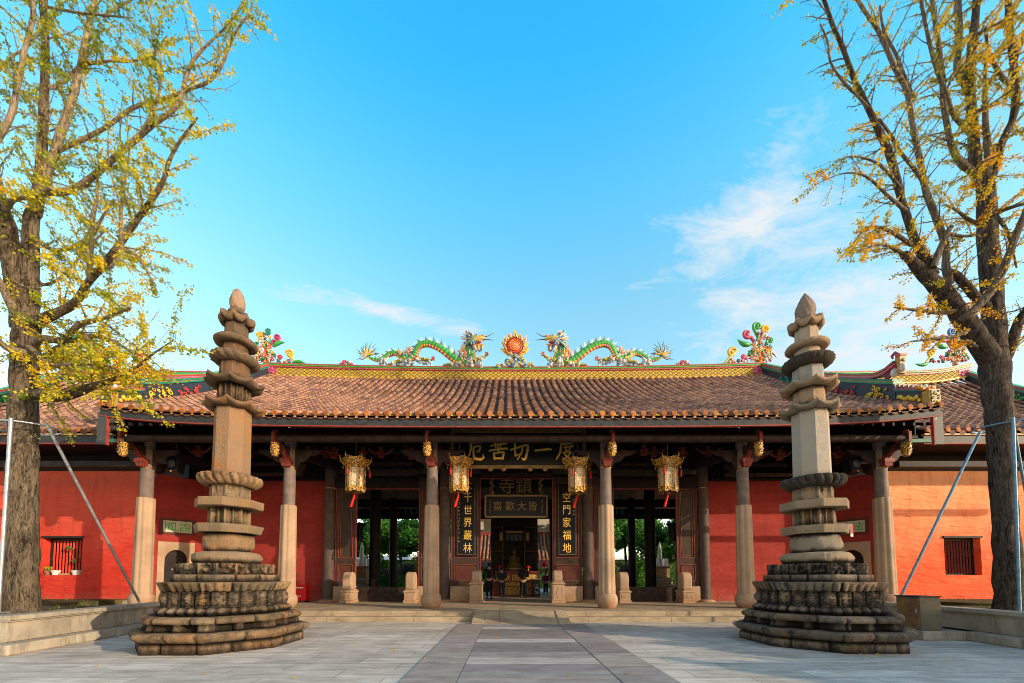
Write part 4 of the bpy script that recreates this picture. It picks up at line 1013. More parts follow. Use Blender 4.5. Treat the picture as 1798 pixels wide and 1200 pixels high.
# ------------------------------------------------ palace lanterns
def lantern(x, y, ztop, label, rz=0.0, group='gilded palace lanterns hanging from the porch roof', dark=False):
    root = thing('palace_lantern', label, 'lantern', (x, y, ztop), group)
    gm = M['gold'] if not dark else M['wood']; c6 = lambda k, r: (x+r*math.cos(rz+k*PI/3), y+r*math.sin(rz+k*PI/3))
    zt = ztop
    m = MB()
    for k in range(6):
        a0, a1 = c6(k, .50), c6(k+1, .50); b0, b1 = c6(k, .40), c6(k+1, .40); mid = ((a0[0]+a1[0])/2, (a0[1]+a1[1])/2)
        vs = [(a0[0], a0[1], zt+.02), (mid[0], mid[1], zt-.03), (a1[0], a1[1], zt+.02), (b1[0], b1[1], zt-.27), (b0[0], b0[1], zt-.27)]
        vs2 = [(x+(v[0]-x)*.95, y+(v[1]-y)*.95, v[2]) for v in vs]
        m.add(vs+vs2, [(0, 1, 2, 3, 4), (9, 8, 7, 6, 5), (0, 5, 6, 1), (1, 6, 7, 2), (3, 8, 9, 4)], None, False)
        # corner finial
        p = Vector((a0[0], a0[1], zt)); o_ = Vector((a0[0]-x, a0[1]-y, 0)).normalized()
        m.tube([p-o_*.1+Vector((0, 0, -.26)), p-o_*.0+Vector((0, 0, -.12)), p+o_*.05, p+o_*.06+Vector((0, 0, .12))], [.022, .035, .03, .006], 6)
        bb = Vector((b0[0], b0[1], zt-.27)); m.ell(bb+o_*.03+Vector((0, 0, -.06)), (.035, .035, .06), 6, 4)
    m.build('crown', gm, root)
    m = MB()
    for k in range(6):
        for r_, za, zb in ((.335, zt-.27, zt-.36), (.325, zt-1.02, zt-1.2)):
            a0, a1 = c6(k, r_), c6(k+1, r_); n = 6
            pts = [(lerp(a0[0], a1[0], i/n), lerp(a0[1], a1[1], i/n)) for i in range(n+1)]
            low = [zb-(0 if (zb > zt-.5) else .05*abs(math.cos(PI*i/n))) for i in range(n+1)]
            vs = [(p[0], p[1], za) for p in pts]+[(p[0], p[1], l) for p, l in zip(pts, low)]
            vs += [(x+(v[0]-x)*.94, y+(v[1]-y)*.94, v[2]) for v in vs]
            N1 = n+1; m.add(vs, [(i, i+1, N1+i+1, N1+i) for i in range(n)]+[(2*N1+i, 3*N1+i, 3*N1+i+1, 2*N1+i+1) for i in range(n)]+[(N1+i, N1+i+1, 3*N1+i+1, 3*N1+i) for i in range(n)], None, False)
        a0 = c6(k, .335); m.tube([(a0[0], a0[1], zt-.27), (a0[0], a0[1], zt-1.18)], .022, 6)
        for q in (.2, .8):
            p0 = c6(k, .325); p1 = c6(k+1, .325); xx, yy = lerp(p0[0], p1[0], q), lerp(p0[1], p1[1], q); m.tube([(xx, yy, zt-.33), (xx, yy, zt-1.04)], .008, 4)
    m.build('frame', gm, root)
    m = MB(); mk = MB(); r_ = random.Random(int(x*100))
    for k in range(6):
        a0, a1 = c6(k, .30), c6(k+1, .30); m.add([(a0[0], a0[1], zt-.3), (a1[0], a1[1], zt-.3), (a1[0], a1[1], zt-1.1), (a0[0], a0[1], zt-1.1)], [(0, 1, 2, 3)])
        b0, b1 = c6(k, .304), c6(k+1, .304)
        for col_ in (.38, .5, .62):
            for q in range(9):
                if r_.random() < .35: continue
                u = col_+r_.uniform(-.02, .02); z = zt-.42-q*.065; wd = r_.uniform(.02, .06)
                P_ = lambda uu: (lerp(b0[0], b1[0], uu), lerp(b0[1], b1[1], uu))
                e0, e1 = P_(u-wd), P_(u+wd); dz = r_.uniform(-.02, .02)
                mk.add([(e0[0], e0[1], z), (e1[0], e1[1], z+dz), (e1[0], e1[1], z+dz-.018), (e0[0], e0[1], z-.018)], [(0, 1, 2, 3)])
    pp = m.build('painted_panel', M['panel'] if not dark else M['wood_black'], root)
    if not dark: mk.build('brush_writing', M['ink'], pp)
    for k in range(6):
        a0 = c6(k, .475)
        if k % 2: continue
        sw = .02*math.sin(k*2+x)
        m = MB(); m.tube([(a0[0], a0[1], zt-.24), (a0[0]+sw, a0[1], zt-.42)], .006, 4); m.tube([(a0[0]+sw, a0[1], zt-.40), (a0[0]+sw*1.4, a0[1], zt-.46), (a0[0]+sw*2.4, a0[1], zt-.68)], [.012, .028, .034], 7); m.build('tassel', M['redcloth'] if not dark else M['wood'], root)
    m = MB(); m.tube([(x, y, zt-1.18), (x-.02, y, zt-1.35)], .008, 5); m.tube([(x-.02, y, zt-1.32), (x-.03, y, zt-1.4), (x-.10, y, zt-1.6), (x-.15, y, zt-1.78)], [.014, .035, .045, .05], 8); m.build('bottom_tassel', M['redcloth'] if not dark else M['wood'], root)
    m = MB(); m.tube([(x, y, zt-.3), (x, y, zt+.75)], .012, 5); m.tube([(x, y, zt-.27), (x, y, zt-.2)], [.33, .28], 6); m.build('hanging_cord', M['steel'] if not dark else M['wood'], root)
    return root
lantern(-5.57, 14.5, 5.76, 'outermost left gilded palace lantern, hanging alone before the left opening', R(12))
lantern(-1.76, 14.5, 5.76, 'gilded palace lantern with red tassel over the left corner of the big signboard', R(-2))
lantern(2.60, 14.5, 5.72, 'gilded palace lantern with written panel over the right corner of the big signboard', R(5))
lantern(5.93, 14.5, 5.76, 'outermost right gilded palace lantern, hanging alone before the right opening', R(-10))

# loudspeakers
for s_ in (-1, 1):
    x = XC+s_*(12.55 if s_ < 0 else 12.2); m = thing('loudspeaker', 'black loudspeaker hung under the eave beside the outer %s column' % ('left' if s_ < 0 else 'right'), 'loudspeaker', (x, 14.4, 5.4), 'loudspeakers under the eaves')
    b = MB(); b.box((x, 14.4, 5.45), (.42, .36, .55), rot=Matrix.Rotation(-.2, 3, 'X')); b.build('cabinet', M['black_lacquer'], m, bevel=.03)
    b = MB(); b.ell((x, 14.2, 5.5), (.15, .03, .15), 14, 6); b.build('woofer', M['greypaint'], m)
    b = MB(); b.ell((x+.02, 14.17, 5.22), (.03, .03, .03), 8, 5); b.build('lamp', M['goldplain'], m)
    b = MB(); b.tube([(x, 14.4, 5.7), (x, 14.4, 6.3)], .02, 6); b.build('mount', M['greypaint'], m)

# red box on the terrace by the left column
x, y, z = -9.05, 17.6, .32
rb = thing('red_metal_box', 'small bright red metal box with white lettering on the terrace by the left column', 'metal box', (x, y, z))
m = MB(); m.b2(x-.36, x+.30, y-.2, y+.2, z+.06, z+.72); m.build('body', M['redbox'], rb, bevel=.015)
m = MB(); m.b2(x-.38, x+.32, y-.22, y+.2, z+.722, z+.76); m.build('lid', M['redbox'], rb, bevel=.01)
for dx in (-.3, .24):
    m = MB(); m.b2(x+dx-.03, x+dx+.03, y-.15, y+.15, z-.002, z+.06); m.build('foot', M['black_lacquer'], rb)
m = MB()
for k in range(5): m.b2(x-.2+k*.08, x-.15+k*.08, y-.206, y-.201, z+.6, z+.65)
for k in range(3): m.b2(x-.12+k*.08, x-.07+k*.08, y-.206, y-.201, z+.24, z+.28)
m.build('white_lettering', M['white'], rb)
# brown cabinet on the right planter
x0, x1, y0, y1 = 9.33, 9.80, 9.05, 9.6
rb = thing('utility_cabinet', 'small tan and grey metal cabinet standing in front of the right planter wall', 'cabinet', (9.55, 9.3, 0))
m = MB(); m.b2(x0-.08, 10.6, y0-.12, y1+.1, 0, .2); m.build('concrete_base', M['wallstone'], rb, bevel=.02)
m = MB(); m.b2(x0, x1, y0, y1, .202, .95); m.build('body', simple('olive_grey_metal', (.17, .15, .10), (.12, .11, .08), 4, .55), rb, bevel=.01)
m = MB(); m.b2(x0-.012, x0-.001, y0+.02, y1-.02, .23, .93); dd = m.build('tan_door', M['tan_board'], rb)
m = MB(); m.b2(x0-.03, x0-.012, y0+.05, y0+.08, .58, .68); m.build('handle', M['steel'], dd)
m = MB(); r_ = random.Random(2)
for z, n in ((.76, 4), (.6, 2), (.48, 2)):
    for k in range(n):
        for q in range(4): m.b2(x0-.016, x0-.0125, y0+.33-k*.07-.05+r_.uniform(0, .03), y0+.33-k*.07-r_.uniform(0, .03), z+q*.012, z+q*.012+.005)
m.build('faded_lettering', M['ink'], dd)
m = MB(); m.b2(x0-.02, x1+.02, y0-.02, y1+.02, .952, .975); m.build('lid', M['greypaint'], rb)

# ------------------------------------------------ interior of the hall and shrine
for s_ in (-1, 1):
    for (d, y, r_) in ((7.6 if s_ < 0 else 7.35, 21.6, .29), (7.86 if s_ < 0 else 7.75, 26.0, .24)):
        m = MB(); m.polar(XC+s_*d, y, [(r_, .318), (r_, 4), (r_*.95, 6.6)], 20); m.build('inner_column', M['wood_black'], hall)
    m = MB(); m.polar(XC+s_*2.6, 26, [(.25, .318), (.25, 6)], 16); m.build('inner_column', M['wood_black'], hall)
m = MB(); m.b2(-15, 16, 28.4, 28.6, 5.6, 6.3); m.b2(-15, 16, 25.9, 26.1, 6.0, 6.5); m.b2(-15, 16, 21.5, 21.7, 6.3, 6.9); m.build('inner_beams', M['wood_black'], hall)
for s_ in (-1, 1):
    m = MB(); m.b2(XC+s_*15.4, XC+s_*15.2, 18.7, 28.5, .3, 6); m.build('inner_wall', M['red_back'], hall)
m = MB()
for k in range(40): m.b2(XC-7.4+k*.38, XC-7.32+k*.38, 27.0, 27.1, 5.72, 6.1)
m.build('teal_reflection_rafters', M['green_pot'], hall)  # teal stripes paint the reflection on the rear soffit

S = thing('shrine', 'dark carved wooden shrine with a gilded front standing inside the central doorway', 'shrine', (XC, 23, .32))
m = MB()
for d in (-1.3, -.62, .62, 1.3):
    m.b2(XC+d-.05, XC+d+.05, 22.95, 23.05, 1.8, 5.2)
m.b2(XC-1.35, XC+1.35, 23.0, 23.1, 4.3, 5.6); m.b2(XC-1.35, XC-.62, 23.5, 23.6, 1.8, 4.4); m.b2(XC+.62, XC+1.35, 23.5, 23.6, 1.8, 4.4); m.b2(XC-1.3, XC+1.3, 24.2, 24.3, 1.8, 5.2)
m.b2(XC-1.35, XC+1.35, 22.9, 24.3, 1.76, 1.84)
m.build('cabinet', M['wood_black'], S)
m = MB()
for d in (-1.3, -.62, .62, 1.3): m.b2(XC+d-.058, XC+d-.045, 22.935, 22.95, 1.85, 4.4)
for z in (2.9, 4.28): m.b2(XC-1.3, XC-.62, 22.93, 22.95, z, z+.015); m.b2(XC+.62, XC+1.3, 22.93, 22.95, z, z+.015)
m.b2(XC-.5, XC+.5, 22.9, 22.94, 3.95, 4.08); m.b2(XC-.85, XC-.67, 22.9, 22.94, 3.5, 3.98); m.b2(XC+.67, XC+.85, 22.9, 22.94, 3.5, 3.98)
m.build('gilt_trim', M['goldstrip'], S)
m = MB(); r_ = random.Random(1)
for k in range(24): x = XC-.5+k/24.0; m.add([(x, 22.92, 3.9), (x+.03, 22.9, 3.9), (x+.03+.02*math.sin(k), 22.9, 3.45+.1*abs(math.sin(k*.8))), (x, 22.92, 3.5)], [(0, 1, 2, 3)], (.12, .12, .15))
m.build('curtain', M['vpaint'], S)
AT = thing('altar_table', 'gilded carved altar table in front of the dark shrine', 'altar table', (XC, 22.7, .32))
m = MB(); m.b2(XC-1.35, XC+1.4, 22.35, 22.85, 1.62, 1.75); m.b2(XC-1.3, XC+1.35, 22.5, 22.85, .34, 1.62); m.build('table_body', M['redwood'], AT)
for (a, b, z0, z1) in ((-1.2, -.25, 1.2, 1.58), (-.15, .55, 1.2, 1.58), (.65, 1.3, 1.2, 1.58), (-.75, .5, .9, 1.12), (-.75, .45, .42, .85), (.6, .95, .42, 1.1)):
    m = MB(); m.b2(XC+a, XC+b, 22.45, 22.5, z0, z1); m.build('gilt_carving', M['gold'], AT)
BF = thing('seated_statue', 'dim golden seated statue inside the dark shrine', 'statue', (XC, 23.4, 1.84))
m = MB(); m.ell((XC, 23.5, 2.0), (.5, .3, .18), 16, 8); m.ell((XC, 23.5, 2.15), (.42, .26, .13), 16, 8); m.ell((XC, 23.5, 2.45), (.2, .15, .33), 14, 8)
for s_ in (-1, 1): m.tube([(XC+s_*.2, 23.5, 2.62), (XC+s_*.28, 23.45, 2.4), (XC+s_*.18, 23.35, 2.25), (XC, 23.3, 2.22)], [.07, .065, .055, .04], 8)
m.ell((XC, 23.48, 2.88), (.11, .12, .14), 12, 8); m.ell((XC, 23.5, 3.03), (.05, .05, .05), 8, 6)
for s_ in (-1, 1): m.ell((XC+s_*.11, 23.48, 2.86), (.02, .03, .06), 6, 5)
m.ell((XC, 23.36, 2.88), (.02, .03, .03), 6, 5)
m.build('gilded_body', simple('dim_bronze', (.16, .10, .02), (.06, .035, .01), 12, .5), BF)
m = MB(); m.polar(XC, 23.5, [(.55, 1.84), (.6, 1.9), (.5, 1.98), (.4, 1.9)], 24, lambda th, i, r, z: (r*(1+.06*abs(math.sin(6*th))), z)); m.build('lotus_seat', M['goldstrip'], BF)
for k, (d, lab) in enumerate(((-.82, 'small red lamp left of the statue'), (.78, 'small red lamp right of the statue'))):
    m = MB(); m.ell((XC+d, 22.6, 1.98), (.13, .13, .09), 10, 7, None); o = m.build('red_lamp', M['redcloth']); tag(o, lab, 'lamp', 'red lamps on the altar')
    m = MB(); m.tube([(XC+d, 22.6, 1.752), (XC+d, 22.6, 1.9)], .05, 8); 
    o2 = m.build('lamp_foot', M['goldstrip'], o)
m = MB(); x, y = 1.64, 22.2; ib = thing('incense_stand', 'grey metal stand with a pale emblem beside the altar table', 'stand', (x, y, .32))
m.b2(x-.2, x+.2, y-.15, y+.15, .33, 1.28); m.build('body', M['greypaint'], ib); m = MB(); m.b2(x-.23, x+.23, y-.18, y+.18, 1.281, 1.33); m.build('top_rim', M['steel'], ib)
m = MB(); r_ = random.Random(3)
for k in range(14): m.ell((x+r_.uniform(-.12, .12), y-.155, .75+r_.uniform(-.25, .3)), (.035, .01, .03), 6, 4)
m.build('emblem', M['white'], ib)

# ================================================================== STONE PAGODAS
def tower(cx, cy, right, label):
    root = thing('stone_pagoda', label, 'stone pagoda', (cx, cy, 0), 'stone pagodas in the courtyard')
    sd = 11 if right else 5
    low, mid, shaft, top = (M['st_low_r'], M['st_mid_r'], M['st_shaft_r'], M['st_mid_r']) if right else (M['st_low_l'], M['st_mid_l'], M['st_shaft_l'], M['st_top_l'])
    NN = 256
    def octr(th, a=1.0):
        u = ((th+PI/8) % (PI/4))-PI/8
        return lerp(1.0, 1/math.cos(u), a)
    def corner(th):   # 1 at corner, 0 at face centre
        u = abs(((th+PI/8) % (PI/4))-PI/8)/(PI/8); return u
    cnt = [0]
    def tier(name, prof, mat, octa=1.0, mod=None, joints=0, rough=.009, n=NN, rot=0.0, shift=(0, 0)):
        cnt[0] += 1; r_ = random.Random(sd*100+cnt[0])
        jt = []
        if joints:
            for c in range(joints): jt.append(((c+r_.uniform(.2, .8))/joints)*n//1)
        sdv = r_.uniform(0, 100)
        def fn(th, i, r, z):
            k = int(round(th/(2*PI)*n)) % n
            rr = r*octr(th+rot, octa)*(.925 if prof[0][1] < 1.44 else 1)
            zz = z
            if mod: rr, zz = mod(th+rot, i, rr, zz, r)
            p = Vector((math.cos(th)*rr*2.2, math.sin(th)*rr*2.2, z*2.2+sdv))
            edge = 1.0
            d = noise.noise(p*1.6)*rough*.9+noise.noise(p*9)*rough*.8
            if any(abs(k-j) < 1 for j in jt): d -= .05
            return rr+d*edge, zz+noise.noise(p*1.3+Vector((9, 0, 0)))*rough*.7
        m = MB(); m.polar(cx+shift[0], cy+shift[1], prof, n, fn); js = sorted(jt); tones = [r_.uniform(.62, 1.25)*(1 if joints else 1) if joints else r_.uniform(.85, 1.1) for _ in range(len(js)+1)]; tones[-1] = tones[0]
        warm = [r_.uniform(.9, 1.12) for _ in tones]
        for q in range(len(m.c)):
            k = q % n; bi = sum(1 for j in js if k >= j); tt = tones[bi]; m.c[q] = (tt*warm[bi], tt, tt/warm[bi])
        m.hascol = True
        return m.build(name, mat, root)
    def rd(r0, r1, z0, z1, b=.03):  # rounded slab profile
        b *= .7; return [(r0-b*2, z0), (r0-b*.3, z0+b*.3), (r0, z0+b), (r0+(r1-r0)*.5, (z0+z1)/2), (r1, z1-b), (r1-b*.3, z1-b*.3), (r1-b*2, z1)]
    tier('plinth', [(1.5, -.02), (1.5, .05), (1.5, .12), (1.49, .185), (1.44, .19)], low, joints=13)
    tier('base_slab', [(1.4, .19), (1.52, .215), (1.62, .30), (1.63, .34), (1.59, .375), (1.45, .385)], low, joints=14)
    def feet(th, i, rr, z, r):
        c = corner(th); f = 1 if (c > .72 or c < .13) else 0
        if i in (1, 2, 3) and not f: rr -= .13
        elif i in (1, 2, 3): rr += .02
        return rr, z
    tier('footed_tier', [(1.25, .385), (1.40, .39), (1.38, .44), (1.36, .52), (1.42, .535), (1.455, .575), (1.44, .625), (1.37, .66), (1.3, .665)], low, mod=feet, joints=15)
    def petals(N, dep, lo=1, hi=99, slant=.0, zz_=0):
        def f(th, i, rr, z, r):
            if lo <= i <= hi: rr -= dep*(1-abs(math.sin(N*th/2+slant*i)))**1.3*1.4
            return rr, z
        return f
    def vpetals(N, dep, last):
        def f(th, i, rr, z, r):
            v = i/last; p = abs(math.sin(N*th/2)); return rr-dep*min(1, max(0, (1-v)*1.15-p)*2.2)*(1 if 0 < i < last else 0)+.006*p, z
        return f
    tier('lotus_tier', [(1.12, .665), (1.2, .675), (1.255, .72), (1.255, .76), (1.2, .81), (1.1, .825)], low, octa=.85, mod=petals(40, .06, 1, 4), joints=10)
    def relief(amp, fr, post=.8):
        def f(th, i, rr, z, r):
            c = corner(th)
            if c > post: return rr+.015, z
            if c < .08: return rr+.0, z
            v = noise.noise(Vector((math.cos(th)*rr*fr, math.sin(th)*rr*fr, z*fr)))+.5*noise.noise(Vector((math.cos(th)*rr*fr*2.3, math.sin(th)*rr*fr*2.3, z*fr*2.3)))
            e = 1 if c < post-.1 else .3
            return rr-.045*e+amp*max(-.3, v)*e, z
        return f
    nz = 20; NB = 26
    def figures(th, i, rr, z, r):
        a = (th/(2*PI)*NB) % 1.0; b = int(th/(2*PI)*NB) % NB; u_ = 2*a-1; v_ = 2*i/nz-1
        k = 1.0 if b % 3 else .45; edge = max(0, (abs(u_)-.86)/.14)
        h = -.045+.085*k*math.exp(-(u_*u_*2.6+v_*v_*1.2))+.045*abs(noise.noise(Vector((u_*2.6+b*7, v_*2.6, b*3))))+.03*noise.noise(Vector((u_*7+b*7, v_*7, b)))
        h = max(h, .012 if abs(v_) > .9 or .78 < abs(u_) < .9 else -1)
        return rr+h-.07*edge, z
    tier('carved_dado', [(1.13, .822+.30*k/nz) for k in range(nz+1)], low, mod=figures, rough=.008)
    tier('lotus_cornice', rd(1.17, 1.235, 1.122, 1.305, .035), low, octa=.75, mod=vpetals(50, .032, 6), joints=11, rough=.006)
    tier('stepped_slab', rd(.99, .995, 1.30, 1.455, .022), low, joints=10)
    tier('carved_slab', [(.83, 1.455+.225*k/8) for k in range(9)], M['st_low_r'] if right else M['st_low_l'], mod=relief(.10, 13, .95), joints=8, rough=.012)
    tier('round_cushion', [(.45, 1.68), (.57, 1.69), (.625, 1.74), (.64, 1.80), (.625, 1.87), (.57, 1.92), (.45, 1.94)], mid, octa=.1, mod=lambda th, i, rr, z, r: (rr+.012*math.sin(9*th+z*40), z), rough=.02)
    tier('carved_drum', [(.40, 1.935), (.44, 1.98), (.455, 2.05), (.46, 2.12), (.46, 2.2), (.45, 2.27), (.42, 2.315)], mid, octa=.15, mod=lambda th, i, rr, z, r: (rr+.05*max(-.2, noise.noise(Vector((math.cos(th)*2.4, math.sin(th)*2.4, z*6+sd)))+.4*math.sin(5*th+z*14)*.4), z), rough=.012)
    tier('octagonal_slab', rd(.56, .60, 2.33, 2.505, .02), mid, rough=.008)
    tier('panel_drum', [(.35, 2.5), (.352, 2.6), (.352, 2.7), (.352, 2.82), (.35, 2.87)], mid, mod=relief(.04, 12, .85), rough=.006)
    tier('octagonal_slab', rd(.585, .59, 2.87, 3.05, .022), mid, rough=.008)
    tier('panel_drum', [(.35, 3.06), (.352, 3.1), (.352, 3.16), (.352, 3.24), (.352, 3.32), (.35, 3.36)], mid, mod=lambda th, i, rr, z, r: ((rr if corner(th) > .78 or i in (0, 1, 5) else rr-.035+.05*max(0, noise.noise(Vector((math.cos(th)*6, math.sin(th)*6, z*13))))), z), rough=.004)
    tier('lotus_disc', [(.4, 3.35), (.5, 3.37), (.585, 3.44), (.61, 3.52), (.585, 3.575), (.5, 3.59), (.35, 3.59)], M['st_black_r'] if right else low, octa=.15, mod=petals(22, .045, 1, 4, .5), rough=.012)
    tier('octagonal_shaft', [(.33, 3.585), (.33, 3.7), (.326, 4.3), (.322, 4.9), (.32, 5.06)], shaft, rough=.004)
    def wavy(up, out):  # scalloped eave
        def f(th, i, rr, z, r):
            c = corner(th); k = c**2.4
            e = min(1, max(0, (r-.3)/.22))
            return rr*lerp(1, .955, 1-c)+out*k*e, z+up*k*e
        return f
    def eave(z, R_, name='upturned_eave', mat=top):
        pr = [(.28, z-.01), (R_*.75, z-.035), (R_*.93, z-.02), (R_, z+.0), (R_*1.01, z+.05), (R_*.95, z+.065), (R_*.75, z+.085), (R_*.6, z+.13), (.26, z+.16)]
        tier(name, pr, mat, octa=.55, mod=wavy(.078, .012), rough=.01, n=160)
    eave(5.07, .54)
    tier('drum', [(.26, 5.2), (.285, 5.23), (.285, 5.4), (.28, 5.55), (.27, 5.62)], top if not right else mid, mod=(relief(.03, 9, .95) if not right else None), rough=.012)
    eave(5.59, .53)
    tier('drum', [(.27, 5.7), (.275, 5.85), (.27, 6.0), (.27, 6.07)], top if not right else shaft, rough=.006)
    if right:
        def beads(th, i, rr, z, r):
            if 1 <= i <= 5: rr += .035*abs(math.sin(11*th+(i//2)*PI/2))*math.sin(PI*i/6)
            return rr, z
        tier('beaded_lotus_disc', [(.26, 6.07), (.38, 6.09), (.44, 6.14), (.465, 6.2), (.45, 6.26), (.4, 6.3), (.25, 6.31)], M['st_black_r'], octa=0, mod=beads, rough=.006)
    else:
        tier('lotus_disc', [(.26, 6.07), (.40, 6.09), (.47, 6.14), (.48, 6.19), (.45, 6.245), (.4, 6.265), (.25, 6.27)], top, octa=.1, mod=petals(15, .035, 1, 4, .6), rough=.009)
    tier('neck', [(.235, 6.25), (.24, 6.36), (.24, 6.44), (.235, 6.52)], top if not right else shaft, octa=.1, rough=.012)
    tier('smooth_disc', [(.22, 6.5), (.36, 6.51), (.41, 6.545), (.415, 6.59), (.385, 6.63), (.3, 6.65), (.2, 6.655)], top, octa=0, rough=.012)
    tier('drum', [(.215, 6.64), (.215, 6.75), (.21, 6.9), (.205, 7.0)], top if not right else shaft, rough=.01)
    pr = [(.2, 6.98), (.29, 6.97), (.335, 7.0), (.345, 7.04), (.335, 7.1), (.27, 7.15), (.2, 7.2), (.14, 7.22)]
    tier('top_cap', pr, top, octa=.5, mod=lambda th, i, rr, z, r: (rr*lerp(.95, 1, corner(th)), z+.085*corner(th)**2.2*min(1, max(0, (r-.17)/.12))), rough=.006, n=160)
    if right:
        tier('finial', [(.19, 7.2), (.2, 7.24), (.165, 7.27), (.155, 7.30), (.18, 7.36), (.185, 7.44), (.165, 7.54), (.12, 7.64), (.06, 7.75), (.02, 7.84), (.003, 7.86)], M['st_fin'], octa=0, mod=lambda th, i, rr, z, r: (rr+(.02*abs(math.sin(5*th+i*.8)) if i > 2 and i < 9 else .02*abs(math.sin(4*th)) if i < 3 else 0), z), rough=.006, n=64)
    else:
        tier('dome', [(.15, 7.2), (.17, 7.23), (.17, 7.3), (.12, 7.36)], top, octa=0, rough=.012, n=64)
        tier('finial', [(.1, 7.34), (.135, 7.38), (.148, 7.46), (.145, 7.56), (.12, 7.68), (.08, 7.77), (.035, 7.83), (.003, 7.85)], M['st_fin'], octa=0, mod=lambda th, i, rr, z, r: (rr+.008*math.sin(6*th+i*1.6), z), rough=.006, n=64)
    return root
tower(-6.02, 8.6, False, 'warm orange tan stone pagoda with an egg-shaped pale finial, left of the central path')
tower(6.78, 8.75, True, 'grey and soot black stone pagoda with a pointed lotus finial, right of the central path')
# red paper notice stuck to the right pagoda slab
p = U(1480, 929, 8.47)
m = MB(); a = R(35); m.box((7.385, 8.5, 2.40), (.13, .006, .26), R(30), col=(.65, .6, .55)); m.box((7.385+.003, 8.494, 2.43), (.11, .006, .19), R(30), col=(.6, .02, .02))
tag(m.build('paper_notice', M['vpaint']), 'small torn red paper notice hanging on the corner of a slab of the right pagoda', 'notice')

# ================================================================== TREES
leafrnd = random.Random(21)
class Leaves:
    def __init__(s, seed=1): s.v = []; s.f = []; s.c = []; s.r = random.Random(seed)
    def leaf(s, p, sz, col, droop=.3):
        r = s.r
        d = Vector((r.gauss(0, 1), r.gauss(0, 1), r.gauss(-droop, 1))).normalized(); u = d.cross(Vector((r.gauss(0, 1), r.gauss(0, 1), r.gauss(0, 1)))).normalized()
        w = sz*r.uniform(.42, .6); L = sz*r.uniform(.7, 1.05); o = len(s.v); fold = d.cross(u)*sz*.12
        s.v += [p, p+d*L*.72+u*w, p+d*L+fold, p+d*L*.72-u*w]; s.f.append((o, o+1, o+2, o+3)); s.c.append(min(1, max(0, col)))
    def build(s, name, mat, parent):
        off = WP(parent) if parent else Vector()
        me = bpy.data.meshes.new(name); me.from_pydata([tuple(v-off) for v in s.v], [], s.f); me.materials.append(mat)
        a = me.attributes.new('leaf', 'FLOAT', 'FACE'); a.data.foreach_set('value', s.c)
        o = bpy.data.objects.new(name, me); COL.objects.link(o); o.parent = parent; return o
def smooth(pts, n=5):
    out = []
    for i in range(len(pts)-1):
        p0 = pts[max(0, i-1)]; p1 = pts[i]; p2 = pts[i+1]; p3 = pts[min(len(pts)-1, i+2)]
        for k in range(n):
            t = k/n; out.append(tuple(.5*((2*b)+(c-a)*t+(2*a-5*b+4*c-d)*t*t+(-a+3*b-3*c+d)*t**3) for a, b, c, d in zip(p0, p1, p2, p3)))
    out.append(pts[-1]); return out
def limb_world(pl, Y, d0, d1, ph):
    pts = smooth(pl, 4); n = len(pts); W = []; Rr = []
    for i, (x, y, r) in enumerate(pts):
        t = i/(n-1); yy = Y+lerp(d0, d1, t)
        p = U(x, y, yy)
        # stretch of the wide lens: depends on direction, approximate by mean
        q = pts[min(i+1, n-1)]; q0 = pts[max(i-1, 0)]; dx = abs(q[0]-q0[0]); dy = abs(q[1]-q0[1]); l = math.hypot(dx, dy) or 1
        kx = math.sqrt(1+(p.x/yy)**2); kz = math.sqrt(1+((p.z-H)/yy)**2)
        st = lerp(kz, kx, dy/l)
        W.append(p); Rr.append(max(.004, r*yy/F/st))
    return W, Rr
